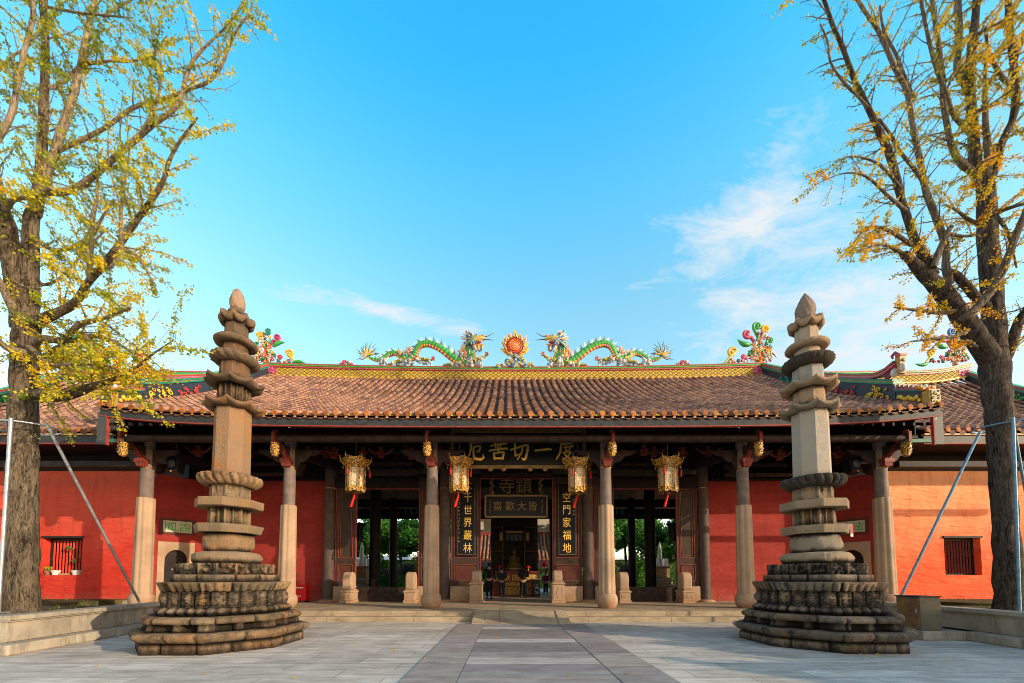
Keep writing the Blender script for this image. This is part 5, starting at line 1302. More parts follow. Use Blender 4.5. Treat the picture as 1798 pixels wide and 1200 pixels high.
def grow(W, Rr, L, tw, r_, dens, leaf, cbase, szm=1.0, tlen=(.5, 1.5), step=.19, thin=.35, droopdir=None, leaf_sz=.052):
    """long shoots with leaf spurs growing from a limb"""
    acc = 0
    for i in range(1, len(W)):
        seg = (W[i]-W[i-1]); acc += seg.length
        while acc > step:
            acc -= step
            if Rr[i] > .16 and r_.random() < .7: continue
            base = W[i-1].lerp(W[i], r_.random()); d = seg.normalized()
            side = d.cross(Vector((r_.gauss(0, 1), r_.gauss(0, 1), r_.gauss(0, 1)))).normalized()
            dirv = (side*r_.uniform(.6, 1.1)+d*r_.uniform(.2, .9)+Vector((0, 0, r_.uniform(-.15, .45)))).normalized()
            if droopdir: dirv = (dirv+Vector(droopdir)).normalized()
            ln = r_.uniform(*tlen)*(1.0 if Rr[i] < .1 else .8)
            k = max(4, int(ln/.14)); pts = [base]; cur = base.copy(); dv = dirv.copy()
            for q in range(k):
                dv = (dv+Vector((r_.gauss(0, .10), r_.gauss(0, .10), r_.gauss(0, .10)-.012))).normalized(); cur = cur+dv*(ln/k); pts.append(cur.copy())
            r0 = min(Rr[i]*.4, .014+.006*ln)
            tw.tube(pts, [lerp(r0, .0035, q/k) for q in range(k+1)], 4, None, False)
            cl = cbase+r_.gauss(0, .17)
            bare = r_.random() > dens
            for q in range(1, k+1):
                # short spurs
                for _ in range(5):
                    if bare and r_.random() < .85: 
                        if r_.random() < .5:
                            sp = Vector((r_.gauss(0, 1), r_.gauss(0, 1), r_.gauss(0, 1))).normalized()*.05; tw.tube([pts[q], pts[q]+sp], [.005, .004], 3, None, False)
                        continue
                    c = pts[q-1].lerp(pts[q], r_.random())
                    for _ in range(r_.randint(3, leaf)):
                        L.leaf(c+Vector((r_.gauss(0, .035), r_.gauss(0, .035), r_.gauss(-.02, .035))), leaf_sz*r_.uniform(.7, 1.2)*szm, cl+r_.gauss(0, .1))
            # a secondary twig
            if r_.random() < .55 and ln > .6:
                q = r_.randint(1, k-1); dv2 = (dirv+Vector((r_.gauss(0, .8), r_.gauss(0, .8), r_.gauss(0, .6)))).normalized(); cur = pts[q].copy(); p2 = [cur.copy()]; l2 = ln*.55
                for _ in range(4): dv2 = (dv2+Vector((r_.gauss(0, .12),)*3)).normalized(); cur = cur+dv2*l2/4; p2.append(cur.copy())
                tw.tube(p2, [.006, .005, .0045, .004, .003], 3, None, False)
                if not bare:
                    for pp in p2[1:]:
                        for _ in range(leaf): L.leaf(pp+Vector((r_.gauss(0, .06), r_.gauss(0, .06), r_.gauss(-.02, .06))), leaf_sz*r_.uniform(.7, 1.2)*szm, cl+r_.gauss(0, .1))
def ginkgo(base, Y, trunkpl, limbs, mats, leafmat, label, seed, szm=1.0):
    root = thing('ginkgo_tree', label, 'tree', base, 'ginkgo trees framing the hall')
    r_ = random.Random(seed); L = Leaves(seed)
    m = MB(); W, Rr = limb_world(trunkpl, Y, 0, 0, 0)
    Rr[0] *= 1.12
    for i, w_ in enumerate(W[:-2]):
        pass
    m.tube(W, Rr, 40, wob=.22); trunk = m.build('trunk', mats[0], root)
    for (pl, d0, d1, dens, cb, lf, tl) in limbs:
        m = MB(); tw = MB(); W, Rr = limb_world(pl, Y, d0, d1, 0)
        big = max(Rr) > .11
        m.tube(W, Rr, 14 if big else 9, wob=.16); o = m.build('branch', mats[0] if big else mats[1], root)
        if dens is not None: grow(W, Rr, L, tw, r_, dens, lf, cb, szm, tl)
        if tw.v: tw.build('twigs', mats[2], o)
    L.build('foliage', leafmat, root); return root
D = (.5, 1.4)
LL = [
 # (polyline, depth start, depth end, leaf density, colour base, leaves per spur, twig length)
 ([(46, 560, 26), (50, 480, 22), (55, 385, 16), (63, 367, 15), (72, 300, 13), (75, 233, 11), (78, 167, 10), (80, 83, 9), (77, 17, 9), (75, -60, 8)], 0, .3, .7, .35, 4, D),
 ([(40, 580, 24), (30, 520, 22), (18, 440, 22), (12, 400, 21), (0, 350, 16), (-12, 300, 14)], .1, -.8, .8, .45, 4, D),
 ([(62, 350, 12), (90, 283, 10), (107, 233, 10), (127, 173, 9), (143, 110, 8), (157, 40, 7), (167, 0, 6), (178, -60, 5)], .1, .9, .7, .3, 4, D),
 ([(55, 345, 9), (80, 338, 9), (113, 337, 8), (150, 320, 7.5), (190, 287, 7), (233, 250, 6.5), (267, 220, 6), (300, 197, 5.5), (317, 173, 4.5), (333, 117, 4), (360, 83, 3), (400, 43, 2), (428, 0, 1.2)], 0, -.7, .6, .45, 4, D),
 ([(92, 275, 7), (107, 263, 6), (150, 243, 5.5), (187, 223, 5), (233, 190, 5), (267, 180, 5), (300, 170, 4.5), (333, 157, 4), (367, 143, 4), (390, 113, 3.5), (410, 63, 3), (437, 23, 2), (448, -10, 1.2)], .3, -.3, .5, .5, 3, (.4, 1.1)),
 ([(52, 570, 14), (67, 563, 12), (100, 550, 10), (133, 530, 9), (157, 493, 8), (187, 460, 8), (217, 420, 7), (253, 370, 6), (267, 350, 6), (287, 317, 5), (297, 283, 4), (317, 247, 3), (347, 207, 2)], 0, -1.0, .95, .55, 5, (.5, 1.5)),
 ([(140, 520, 5), (153, 507, 5), (160, 450, 5), (163, 383, 5), (170, 350, 4), (172, 300, 3), (180, 260, 2)], -.2, -.2, .9, .45, 5, D),
 ([(187, 470, 4), (197, 467, 4), (213, 433, 4), (212, 383, 3.6), (220, 317, 3), (223, 283, 2)], -.6, -1.1, .8, .5, 4, D),
 ([(50, 695, 11), (72, 693, 9), (100, 698, 9), (133, 690, 9), (167, 677, 7), (190, 670, 5), (233, 650, 3), (267, 623, 2), (305, 597, 1)], -.2, -1.4, .95, .58, 5, D),
 ([(46, 640, 12), (67, 597, 9), (110, 597, 7), (140, 570, 6), (180, 560, 4), (230, 540, 3)], 0, -1.2, .95, .58, 5, D),
 ([(48, 665, 10), (67, 643, 8), (93, 617, 7), (123, 603, 6), (160, 590, 5), (200, 600, 4), (240, 625, 2.5)], 0, -.8, .95, .58, 5, D),
 ([(30, 560, 11), (20, 537, 10), (0, 497, 9), (-25, 460, 8)], 0, -.9, .9, .65, 5, D),
 ([(-30, 280, 9), (-5, 245, 8), (20, 200, 7.5), (33, 140, 7), (43, 90, 6), (57, 33, 6), (58, 0, 5), (60, -50, 4)], -.8, -.4, .75, .35, 4, D),
 ([(-20, 140, 4), (0, 122, 4), (20, 100, 3), (40, 88, 3)], -.5, -.5, .7, .3, 4, D),
 ([(80, 12, 4), (133, 22, 3.5), (183, 27, 3), (233, 32, 1.5)], .2, -.2, .9, .35, 5, D),
 ([(80, 153, 5), (95, 153, 5), (117, 140, 5), (133, 123, 4)], .2, .5, .8, .35, 4, D),
 ([(143, 115, 4.5), (157, 112, 4), (187, 108, 4), (233, 107, 3), (267, 97, 2), (293, 63, 1.5)], .6, 0, .8, .35, 5, D),
 ([(253, 225, 4), (267, 200, 3.5), (280, 160, 3), (283, 123, 3), (277, 83, 2.5), (267, 43, 2), (258, -5, 1.5)], -.5, -.9, .65, .35, 4, D),
 ([(55, 470, 6), (75, 500, 4), (110, 485, 3), (150, 440, 2.5), (190, 400, 2)], .2, .7, .9, .45, 5, D),
 ([(52, 610, 6), (90, 640, 5), (130, 640, 4), (180, 640, 3), (230, 660, 2)], -.3, -1.6, .95, .58, 5, (.4, 1.0)),
 ([(60, 420, 5), (100, 440, 4), (150, 420, 3), (200, 350, 2)], 0, .9, .9, .45, 5, D),
 ([(45, 620, 8), (10, 610, 7), (-25, 570, 6)], -.3, -1.0, .95, .58, 5, D),
 ([(150, 590, 4), (190, 640, 3), (230, 690, 2), (245, 715, 1.5)], -.8, -1.5, .9, .58, 5, (.3, .8)),
 ([(180, 30, 4), (230, 0, 3), (280, -20, 2)], .5, .5, .8, .35, 4, D),
 ([(220, 440, 5), (240, 450, 3.5), (260, 480, 2.5), (275, 510, 1.5)], -.7, -1.2, .9, .55, 5, (.3, .9)),
 ([(10, 370, 8), (25, 350, 6), (60, 345, 5), (90, 330, 4)], -.6, -1.2, .95, .6, 6, (.3, .8)),
]
pL = U(38, 1065, 9.3)
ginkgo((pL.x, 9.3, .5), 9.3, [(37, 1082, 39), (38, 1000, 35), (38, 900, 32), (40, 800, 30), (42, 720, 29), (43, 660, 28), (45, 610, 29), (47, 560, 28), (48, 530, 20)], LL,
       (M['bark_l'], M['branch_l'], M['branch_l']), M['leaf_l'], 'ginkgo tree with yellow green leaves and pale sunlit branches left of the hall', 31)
LR = [
 ([(1748, 640, 26), (1722, 605, 24), (1700, 572, 22), (1680, 545, 20), (1651, 510, 18), (1620, 478, 14), (1600, 458, 10), (1587, 447, 8)], 0, -.6, .35, .6, 4, D),
 ([(1640, 485, 12), (1622, 452, 11), (1604, 415, 9), (1588, 367, 8), (1579, 335, 8), (1564, 277, 8), (1541, 225, 7), (1523, 187, 6), (1500, 140, 5.5), (1480, 85, 5), (1462, 44, 4.5), (1447, 0, 4), (1435, -30, 3)], -.4, -1.4, .38, .45, 3, (.4, 1.2)),
 ([(1668, 500, 9), (1661, 472, 9), (1661, 440, 8), (1651, 402, 8), (1635, 361, 7.5), (1625, 335, 7), (1617, 292, 7), (1602, 219, 6), (1593, 163, 6), (1570, 117, 5.5), (1544, 58, 5), (1520, 23, 4), (1500, -10, 4)], -.2, -.4, .35, .45, 3, (.4, 1.2)),
 ([(1638, 470, 8), (1652, 435, 8), (1664, 408, 7), (1672, 396, 6)], -.6, -.8, .4, .6, 3, (.3, .6)),
 ([(1632, 345, 5), (1614, 309, 4.5), (1579, 265, 4), (1561, 233, 3.5), (1544, 210, 3)], -.2, -1.0, .3, .4, 3, (.4, 1.0)),
 ([(1524, 190, 4), (1505, 168, 3), (1485, 149, 3), (1459, 111, 2.5), (1453, 73, 2), (1440, 42, 1.5)], -1.1, -1.3, .12, .4, 3, (.3, .8)),
 ([(1604, 175, 5), (1590, 140, 4), (1573, 96, 3.5), (1552, 55, 3), (1545, 10, 2)], -.3, .3, .2, .4, 3, (.4, 1.0)),
 ([(1745, 650, 30), (1745, 580, 25), (1740, 500, 23), (1736, 430, 22), (1732, 350, 20), (1725, 300, 18)], 0, .1, .55, .65, 6, D),
 ([(1727, 330, 13), (1713, 290, 13), (1709, 233, 12), (1704, 175, 11), (1702, 140, 11), (1707, 73, 10), (1713, 29, 9), (1717, -40, 8)], .1, .4, .75, .4, 5, D),
 ([(1730, 320, 10), (1736, 290, 9), (1733, 248, 8), (1730, 204, 7), (1729, 146, 5), (1733, 90, 4)], .1, -.5, .8, .5, 5, D),
 ([(1703, 165, 9), (1693, 148, 8), (1681, 122, 8), (1684, 58, 8), (1681, 0, 8), (1680, -40, 7)], .2, .8, .65, .4, 4, D),
 ([(1722, 320, 10), (1707, 303, 9), (1684, 283, 8), (1669, 251, 7), (1658, 190, 7), (1655, 146, 7), (1649, 88, 6), (1640, 29, 5), (1634, -20, 5)], .1, -.4, .6, .45, 4, D),
 ([(1706, 240, 6), (1696, 228, 5), (1675, 204, 5), (1661, 163, 5), (1643, 117, 5), (1628, 58, 4), (1615, -10, 4)], .2, -.7, .4, .4, 4, D),
 ([(1732, 330, 12), (1748, 295, 10), (1760, 248, 9), (1780, 204, 9), (1783, 146, 9), (1777, 88, 8), (1771, 29, 8), (1770, -30, 7)], 0, -.3, .95, .5, 6, D),
 ([(1776, 150, 6), (1763, 140, 6), (1748, 117, 5), (1735, 88, 4), (1730, 50, 3)], -.2, -.6, .8, .4, 5, D),
 ([(1775, 130, 6), (1789, 88, 6), (1802, 55, 6), (1830, 10, 5)], -.2, -.4, .7, .4, 5, D),
 ([(1690, 560, 9), (1702, 551, 9), (1731, 523, 10), (1756, 485, 10), (1778, 431, 9), (1794, 390, 9), (1815, 340, 8)], -.7, -1.3, .6, .7, 5, D),
 ([(1760, 640, 15), (1775, 605, 13), (1788, 567, 11), (1802, 545, 10), (1840, 500, 9)], 0, -.4, .3, .6, 4, D),
 ([(1738, 545, 11), (1715, 523, 10), (1683, 488, 9), (1665, 478, 8)], 0, -.2, .3, .6, 3, D),
 ([(1664, 410, 4), (1690, 415, 3), (1720, 412, 2.5)], -.7, -.5, .6, .6, 4, (.3, .8)),
 # leafy sprays left of the big fork
 ([(1600, 458, 5), (1575, 440, 4), (1545, 430, 3), (1510, 440, 1.5)], -.6, -1.1, 1, .7, 6, (.3, .9)),
 ([(1600, 430, 5), (1560, 405, 4), (1525, 400, 3), (1500, 425, 1.5)], -.6, -1.4, 1, .6, 6, (.3, .8)),
 ([(1680, 545, 5), (1650, 550, 4), (1610, 545, 3), (1570, 540, 1.5)], -.3, -.9, .95, .7, 5, (.3, .8)),
 ([(1700, 580, 5), (1680, 590, 4), (1640, 595, 3), (1600, 600, 1.5)], -.3, -.7, .9, .75, 5, (.2, .6)),
 ([(1715, 610, 4), (1700, 600, 3), (1690, 600, 2)], -.3, -.3, .9, .85, 6, (.2, .5)),
 ([(1590, 370, 5), (1560, 345, 3.5), (1520, 310, 2.5), (1480, 305, 1.5), (1430, 325, .8)], -.8, -1.5, .6, .5, 4, (.3, .9)),
 ([(1580, 330, 4), (1545, 290, 3), (1500, 275, 2), (1465, 285, 1)], -.8, -1.3, .4, .4, 3, (.3, .8)),
 ([(1730, 400, 6), (1700, 385, 4), (1680, 370, 3), (1660, 360, 2)], -.4, -.9, .85, .65, 5, (.3, .9)),
 ([(1735, 380, 6), (1760, 370, 5), (1790, 360, 4), (1830, 350, 3)], -.4, -1.1, .95, .75, 6, (.4, 1.0)),
 ([(1730, 350, 5), (1715, 320, 4), (1720, 290, 3), (1760, 270, 2)], -.5, -1.1, .95, .7, 6, (.3, .9)),
 ([(1705, 200, 5), (1730, 190, 4), (1760, 170, 3), (1790, 150, 2)], -.4, -1.0, .95, .5, 6, (.3, .9)),
 ([(1750, 380, 5), (1770, 410, 4), (1785, 470, 2)], -.6, -1.0, .6, .7, 4, (.3, .8)),
 ([(1715, 60, 4), (1745, 45, 3), (1790, 20, 2)], 0, -.6, .9, .4, 5, (.4, 1.1)),
]
pR = U(1770, 1065, 11)
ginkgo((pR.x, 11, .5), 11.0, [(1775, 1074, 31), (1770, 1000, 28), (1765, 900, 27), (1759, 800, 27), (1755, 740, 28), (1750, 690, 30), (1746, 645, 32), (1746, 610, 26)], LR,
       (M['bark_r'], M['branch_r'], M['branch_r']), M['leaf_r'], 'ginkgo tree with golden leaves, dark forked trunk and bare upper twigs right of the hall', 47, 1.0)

# tree props: steel tubes with a ring round the trunk
def prop(name_lab, ringc, ringz, rr, feet, hang):
    st = hang or M['steel']
    root = thing('tree_prop', name_lab, 'tree support', (ringc[0], ringc[1], .5), 'steel tree supports')
    m = MB(); pts = [(ringc[0]+rr*math.cos(a), ringc[1]+rr*math.sin(a), ringz+.06*math.sin(a+.6)) for a in [2*PI*k/28 for k in range(29)]]
    m.tube(pts, .022, 7, None, False); m.build('clamp_ring', st, root)
    for f in feet:
        a = math.atan2(f[1]-ringc[1], f[0]-ringc[0]); t = Vector((ringc[0]+rr*math.cos(a), ringc[1]+rr*math.sin(a), ringz+.05))
        if len(f) > 3: t = Vector(f[3])
        m = MB(); b = Vector(f[:3]); m.tube([b, t+(t-b).normalized()*.12], .033, 10); p = m.build('steel_tube', st, root)
        m = MB(); m.box(b+Vector((0, 0, .01)), (.2, .2, .02)); m.build('foot_plate', M['steel'], p)
tl = U(19, 745, 7.95); dl = U(85, 752, 9.0); fl = U(250, 1062, 12.0)
prop('steel tubes and ring propping the left ginkgo, bright in the sun', (U(40, 745, 9.3).x, 9.3), U(40, 752, 9.3).z, .62,
     [(tl.x, 7.95, .69, (tl.x, 7.95, tl.z)), (fl.x, 12.0, .5, tuple(dl)), (-14.0, 9.0, .5)], None)
tr = U(1779, 742, 9.6); dr_ = U(1718, 765, 10.6); fr = U(1571, 1052, 11.4)
prop('bluish steel tubes and ring propping the right ginkgo, in the shade', (U(1768, 745, 11).x, 11.0), U(1768, 748, 11).z, .66,
     [(U(1790, 1068, 9.4).x, 9.4, .5, (tr.x, 9.6, tr.z)), (fr.x, 11.4, .52, tuple(dr_)), (16.4, 12.2, .5)], M['steel_shade'])

# ================================================================== DRAGONS AND FLAMING PEARL
S_ = .1724
def dragon(mirror, label):
    def W(cx, cy, dy=0):
        p = U(630+cx*S_, 570+cy*S_, YR); x = p.x
        if mirror: x = 2*XC-x
        return Vector((x, YR+dy, p.z))
    root = thing('dragon_sculpture', label, 'dragon sculpture', W(600, 440), 'porcelain dragons on the main ridge')
    u = (W(100, 0)-W(0, 0)).length/100      # metres per crop pixel
    r_ = random.Random(77)
    body = [(90, 322, 9), (130, 345, 14), (200, 352, 19), (255, 325, 21), (300, 292, 23), (355, 280, 24), (405, 300, 25), (450, 335, 26), (520, 352, 27), (565, 330, 27), (592, 275, 28), (632, 228, 29), (700, 212, 31), (780, 232, 32), (860, 275, 33), (940, 335, 34), (1010, 378, 35), (1075, 400, 36), (1135, 385, 36), (1158, 340, 35), (1140, 285, 34), (1108, 245, 32), (1100, 205, 30), (1125, 170, 28)]
    pts = smooth(body, 5); n = len(pts)
    m = MB(); P3_ = [W(x, y, .14*math.sin(i/n*9)) for i, (x, y, r) in enumerate(pts)]; rr = [r*u*1.14 for _, _, r in pts]
    m.tube(P3_, rr, 14, None, True, [jit((.03, .27, .05) if i % 2 else (.09, .40, .07), .15, r_) for i in range(n)])
    b = m.build('body', M['glaze'], root)
    m = MB(); pb = []          # belly stripe
    for i in range(1, n-1):
        t = (P3_[i+1]-P3_[i-1]).normalized(); nn = Vector((-t.z, 0, t.x)); nn = nn if nn.z < 0 else -nn
        if i > n*.78: nn = Vector((1 if not mirror else -1, 0, -.2)).normalized()
        pb.append(P3_[i]+nn*rr[i]*.72+Vector((0, -rr[i]*.45, 0)))
    m.tube(pb, [r*.42 for r in rr[1:-1]], 7, None, True, [jit(C_YEL if i % 2 else C_MAG, .2, r_) for i in range(len(pb))]); m.build('belly', M['glaze'], b)
    m = MB()                 # dorsal fins
    for i in range(6, n-12, 2):
        t = (P3_[i+1]-P3_[i-1]).normalized(); nn = Vector((-t.z, 0, t.x)); nn = nn if nn.z > 0 else -nn
        if i > n*.8: nn = Vector((-1 if not mirror else 1, 0, .3)).normalized()
        p = P3_[i]+nn*rr[i]*.8; l = rr[i]*1.5; back = -t*(1 if True else -1)
        w = rr[i]*.5
        m.add([p-t*w+Vector((0, -.02, 0)), p+t*w+Vector((0, -.02, 0)), p+nn*l+back*l*.5, p-t*w+Vector((0, .02, 0)), p+t*w+Vector((0, .02, 0))], [(0, 1, 2), (4, 3, 2), (0, 2, 3), (1, 4, 2)], (.8, .8, .72) if i % 4 else (.15, .25, .16))
    m.build('dorsal_fins', M['glaze'], b)
    def spike(mb, x0, y0, ang, l, w, c, dy=0, curve=0.0, c2=None):
        a = R(ang); pp = []
        for k in range(6):
            t = k/5; aa = a+curve*t; pp.append((x0+l*t*math.cos(aa), y0-l*t*math.sin(aa)))
        P_ = [W(px, py, dy) for px, py in pp]
        mb.tube(P_, [w*u*v for v in (.8, 1, 1, .8, .5, .12)], 5, None, True, [c, c, c, c2 or c, c2 or c, c2 or c])
    m = MB()
    for k in range(22): spike(m, 92+3*math.cos(k), 315, 18+k*10.2, r_.uniform(95, 130)*(1.45 if 5 < k < 11 else 1), 6, [C_YEL, (.08, .16, .12), C_WHITE][k % 3], r_.uniform(-.1, .1), r_.uniform(-.5, -.2), (.12, .14, .08))
    m.build('tail_fan', M['glaze'], root)
    # head
    m = MB()
    c = (.35, .33, .1)
    m.tube([W(1120, 175), W(1160, 162), W(1208, 148), W(1250, 142), W(1280, 148)], [30*u, 42*u, 38*u, 26*u, 16*u], 12, (.5, .42, .12))
    m.tube([W(1150, 195), W(1195, 212), W(1240, 212), W(1268, 200)], [20*u, 16*u, 12*u, 6*u], 9, C_ORG)
    m.ell(W(1265, 122), (20*u, 20*u, 17*u), 9, 6, C_ORG); m.ell(W(1235, 128, -.06), (12*u,)*3, 8, 6, C_RED)
    m.ell(W(1200, 128, -.16), (13*u,)*3, 10, 7, C_WHITE); m.ell(W(1203, 127, -.21), (6*u,)*3, 8, 5, (.01, .01, .01))
    m.ell(W(1215, 185, -.04), (36*u, 18*u, 15*u), 9, 6, (.4, .02, .03))
    for k in range(7): spike(m, 1190+k*12, 172, -90, 13, 4, C_WHITE, -.1)
    h = m.build('head', M['glaze'], root)
    m = MB()
    for k in range(20):
        a = 88+k*11; l = r_.uniform(95, 130); spike(m, 1160+16*math.cos(R(a)), 178-22*math.sin(R(a)), a, l, 11, [C_WHITE, (.06, .2, .15), C_YEL, C_WHITE, C_BLUE][k % 5], r_.uniform(-.12, .05), .25, C_WHITE)
    for k in range(14):
        a = 130+k*14; spike(m, 1165, 175, a, r_.uniform(50, 70), 8, [C_BLUE, C_GREEN, C_WHITE][k % 3] if not mirror else [C_BLUE, C_BLUE, C_WHITE][k % 3], -.2, .2)
    for k in range(6): spike(m, 1190+k*14, 215, -75-k*3, r_.uniform(70, 95), 7, [C_WHITE, C_BLUE, C_YEL][k % 3], -.05, -.25, (.05, .1, .16))
    m.build('mane', M['glaze'], h)
    m = MB(); spike(m, 1105, 110, 118, 55, 9, (.15, .06, .06), 0, -.3); spike(m, 1130, 108, 110, 30, 8, C_ORG, -.1)
    m.build('horns', M['glaze'], h)
    m = MB(); m.tube([W(1285, 122), W(1320, 118), W(1345, 100), W(1375, 88)], [5*u, 4*u, 3*u, 1.5*u], 5, (.1, .07, .06)); m.tube([W(1270, 152), W(1320, 155), W(1380, 160)], [7*u, 5*u, 2*u], 5, (.1, .07, .06)); m.build('whiskers', M['glaze'], h)
    def leg(chain, claw, cc, dirs):
        m = MB(); P_ = [W(x, y, -.12) for x, y, r in chain]; m.tube(P_, [r*u for _, _, r in chain], 9, None, True, [jit((.25, .36, .08), .3, r_) for _ in chain])
        for i, (x, y, r) in enumerate(chain[:-1]):
            for q in range(4): m.ell(W(x+q*4, y-8+q*5, -.26), (7*u,)*3, 6, 4, jit(C_YEL, .3, r_))
        o = m.build('leg', M['glaze'], root)
        m = MB()
        for dx, dy_ in dirs: m.tube([W(*claw, -.14), W(claw[0]+dx*.6, claw[1]+dy_*.6, -.2), W(claw[0]+dx, claw[1]+dy_, -.16)], [9*u, 7*u, 2*u], 6, cc)
        m.build('claw', M['glaze'], o)
    cl4 = [(-24, 20), (-8, 34), (10, 34), (26, 18), (0, -18)]
    leg([(1060, 392, 24), (1000, 412, 20), (940, 420, 16), (880, 425, 12)], (872, 436), C_RED, cl4)
    leg([(470, 360, 24), (420, 385, 19), (370, 400, 16), (325, 420, 12)], (318, 432), C_ORG, cl4)
    fw = [(20, -34), (30, -14), (26, 10), (-4, -36), (-8, 16)]
    leg([(1180, 385, 22), (1220, 368, 18), (1265, 350, 14), (1295, 335, 11)], (1300, 328), (.35, .1, .06), fw)
    leg([(620, 360, 20), (670, 372, 17), (715, 378, 14), (748, 378, 11)], (756, 374), C_RED, fw)
    m = MB()
    for x, y, a in ((535, 300, 100), (520, 320, 130), (1045, 330, 95), (1065, 300, 80), (1095, 360, 130), (1080, 340, 60), (430, 335, 95)):
        for q in range(3): spike(m, x, y, a+q*18-18, 60, 9, [C_ORG, C_YEL, (.55, .2, .15)][q], -.22, .3)
    m.build('flames', M['glaze'], root)
    m = MB()
    for (x, y, w, h_, n_) in ((250, 385, 60, 34, 16), (490, 405, 70, 26, 16), (590, 375, 45, 40, 14), (1000, 430, 55, 18, 12), (1180, 410, 75, 44, 26), (400, 420, 60, 15, 8), (680, 412, 60, 13, 8)):
        for q in range(n_):
            px, py = x+r_.uniform(-w, w), y+r_.uniform(-h_, h_)
            c0 = W(px, py, r_.uniform(-.3, 0)); m.ell(c0, (r_.uniform(13, 21)*u,)*3, 8, 5, jit(r_.choice([C_WHITE, (.55, .6, .6), (.35, .45, .6), (.5, .5, .45)]), .12, r_))
            if q % 2 == 0: m.tube([c0+Vector((8*u*math.cos(t_)*(1-t_/9), -16*u, 8*u*math.sin(t_)*(1-t_/9))) for t_ in [k*.9 for k in range(8)]], 2.6*u, 4, jit((.08, .2, .42), .3, r_))
    m.build('clouds', M['glaze'], root)
dragon(False, 'left green porcelain dragon on the ridge, its head turned right to the flaming pearl')
dragon(True, 'right green porcelain dragon with blue mane on the ridge, facing left to the pearl')
pc = U(904, 610, YR); u = .0255
pr_ = thing('flaming_pearl', 'round orange sun pearl with yellow flames standing on clouds at the ridge centre', 'roof ornament', (pc.x, YR, pc.z-1.1))
def disc(mb, r, d, y, col, n=30): 
    vs = [(pc.x+r*math.cos(2*PI*k/n), y, pc.z+r*math.sin(2*PI*k/n)) for k in range(n)]+[(pc.x+r*math.cos(2*PI*k/n), y+d, pc.z+r*math.sin(2*PI*k/n)) for k in range(n)]
    mb.add(vs, [tuple(range(n)), tuple(range(2*n-1, n-1, -1))]+[(k, (k+1) % n, n+(k+1) % n, n+k) for k in range(n)], col, False)
m = MB(); disc(m, .45, .16, YR-.08, (.1, .1, .3)); disc(m, .40, .04, YR-.13, (.6, .1, .05)); disc(m, .30, .05, YR-.16, (.75, .2, .05))
m.tube([(pc.x+.36*math.cos(a), YR-.14, pc.z+.36*math.sin(a)) for a in [2*PI*k/30 for k in range(31)]], .05, 6, (.6, .06, .03)); m.tube([(pc.x+.27*math.cos(a), YR-.2, pc.z+.27*math.sin(a)) for a in [2*PI*k/30 for k in range(31)]], .025, 6, (.7, .35, .1))
m.ell((pc.x, YR-.18, pc.z), (.22, .05, .22), 14, 8, (.7, .22, .07))
m.build('pearl', M['glaze'], pr_)
m = MB()
for layer, (r0, r1, c, yy, na) in enumerate(((.42, .86, C_YEL, 0.04, 11), (.40, .68, C_ORG, -.06, 12), (.42, .60, (.8, .6, .2), -.1, 16))):
    for k in range(na):
        a = R(-42+264*k/(na-1)); t_ = Vector((-math.sin(a), 0, math.cos(a))); o_ = Vector((math.cos(a), 0, math.sin(a))); b_ = Vector((pc.x, YR+yy, pc.z))
        s2 = 1 if math.cos(a) < 0 else -1
        l1 = r1*(1.08 if abs(a-PI/2) < .2 else 1)*(1 if k % 2 else .88); w = .15 if layer < 2 else .08
        p0 = b_+o_*r0-t_*w; p1 = b_+o_*r0+t_*w; p2 = b_+o_*(r0+l1)/2+t_*w*.9*s2-t_*.02; tip = b_+o_*l1+t_*s2*(-.08)*1.0+Vector((0, 0, .10)); p3 = b_+o_*(r0+l1)/2-t_*w*.5*s2
        if layer == 0 and math.sin(a) < -.2: tip = b_+o_*l1*.95+Vector((0, 0, .16))
        f_ = Vector((0, -.05, 0)); q = [p0, p3, tip, p2, p1]; q = q if s2 > 0 else [p0, p2, tip, p3, p1]
        mid_ = b_+o_*(r0+.1)+f_*1.5
        m.add([v+f_ for v in q]+[v-f_ for v in q]+[mid_], [(0, 1, 10), (1, 2, 10), (2, 3, 10), (3, 4, 10), (9, 8, 7, 6, 5)]+[(i, i+5, i+6, i+1) for i in range(4)], c, False)
m.build('flames', M['glaze'], pr_)
m = MB(); r_ = random.Random(12)
for (cx_, cz_, w, h_, n_) in ((0, -.62, .26, .16, 16), (0, -.92, .55, .16, 30), (0, -1.1, .95, .09, 40)):
    for q in range(n_):
        c0 = Vector((pc.x+cx_+r_.uniform(-w, w), YR-r_.uniform(0, .25), pc.z+cz_+r_.uniform(-h_, h_))); rr = r_.uniform(.07, .12)
        m.ell(c0, rr, 9, 6, jit(r_.choice([(.25, .45, .42), C_WHITE, (.1, .3, .4), (.3, .4, .5), (.15, .4, .25)]), .15, r_))
        m.tube([c0+Vector((rr*.7*math.cos(t_)*(1-t_/9), -rr, rr*.7*math.sin(t_)*(1-t_/9))) for t_ in [k*.9 for k in range(8)]], rr*.2, 4, jit(r_.choice([(.06, .15, .4), C_WHITE, C_YEL]), .2, r_))
m.build('clouds', M['glaze'], pr_)

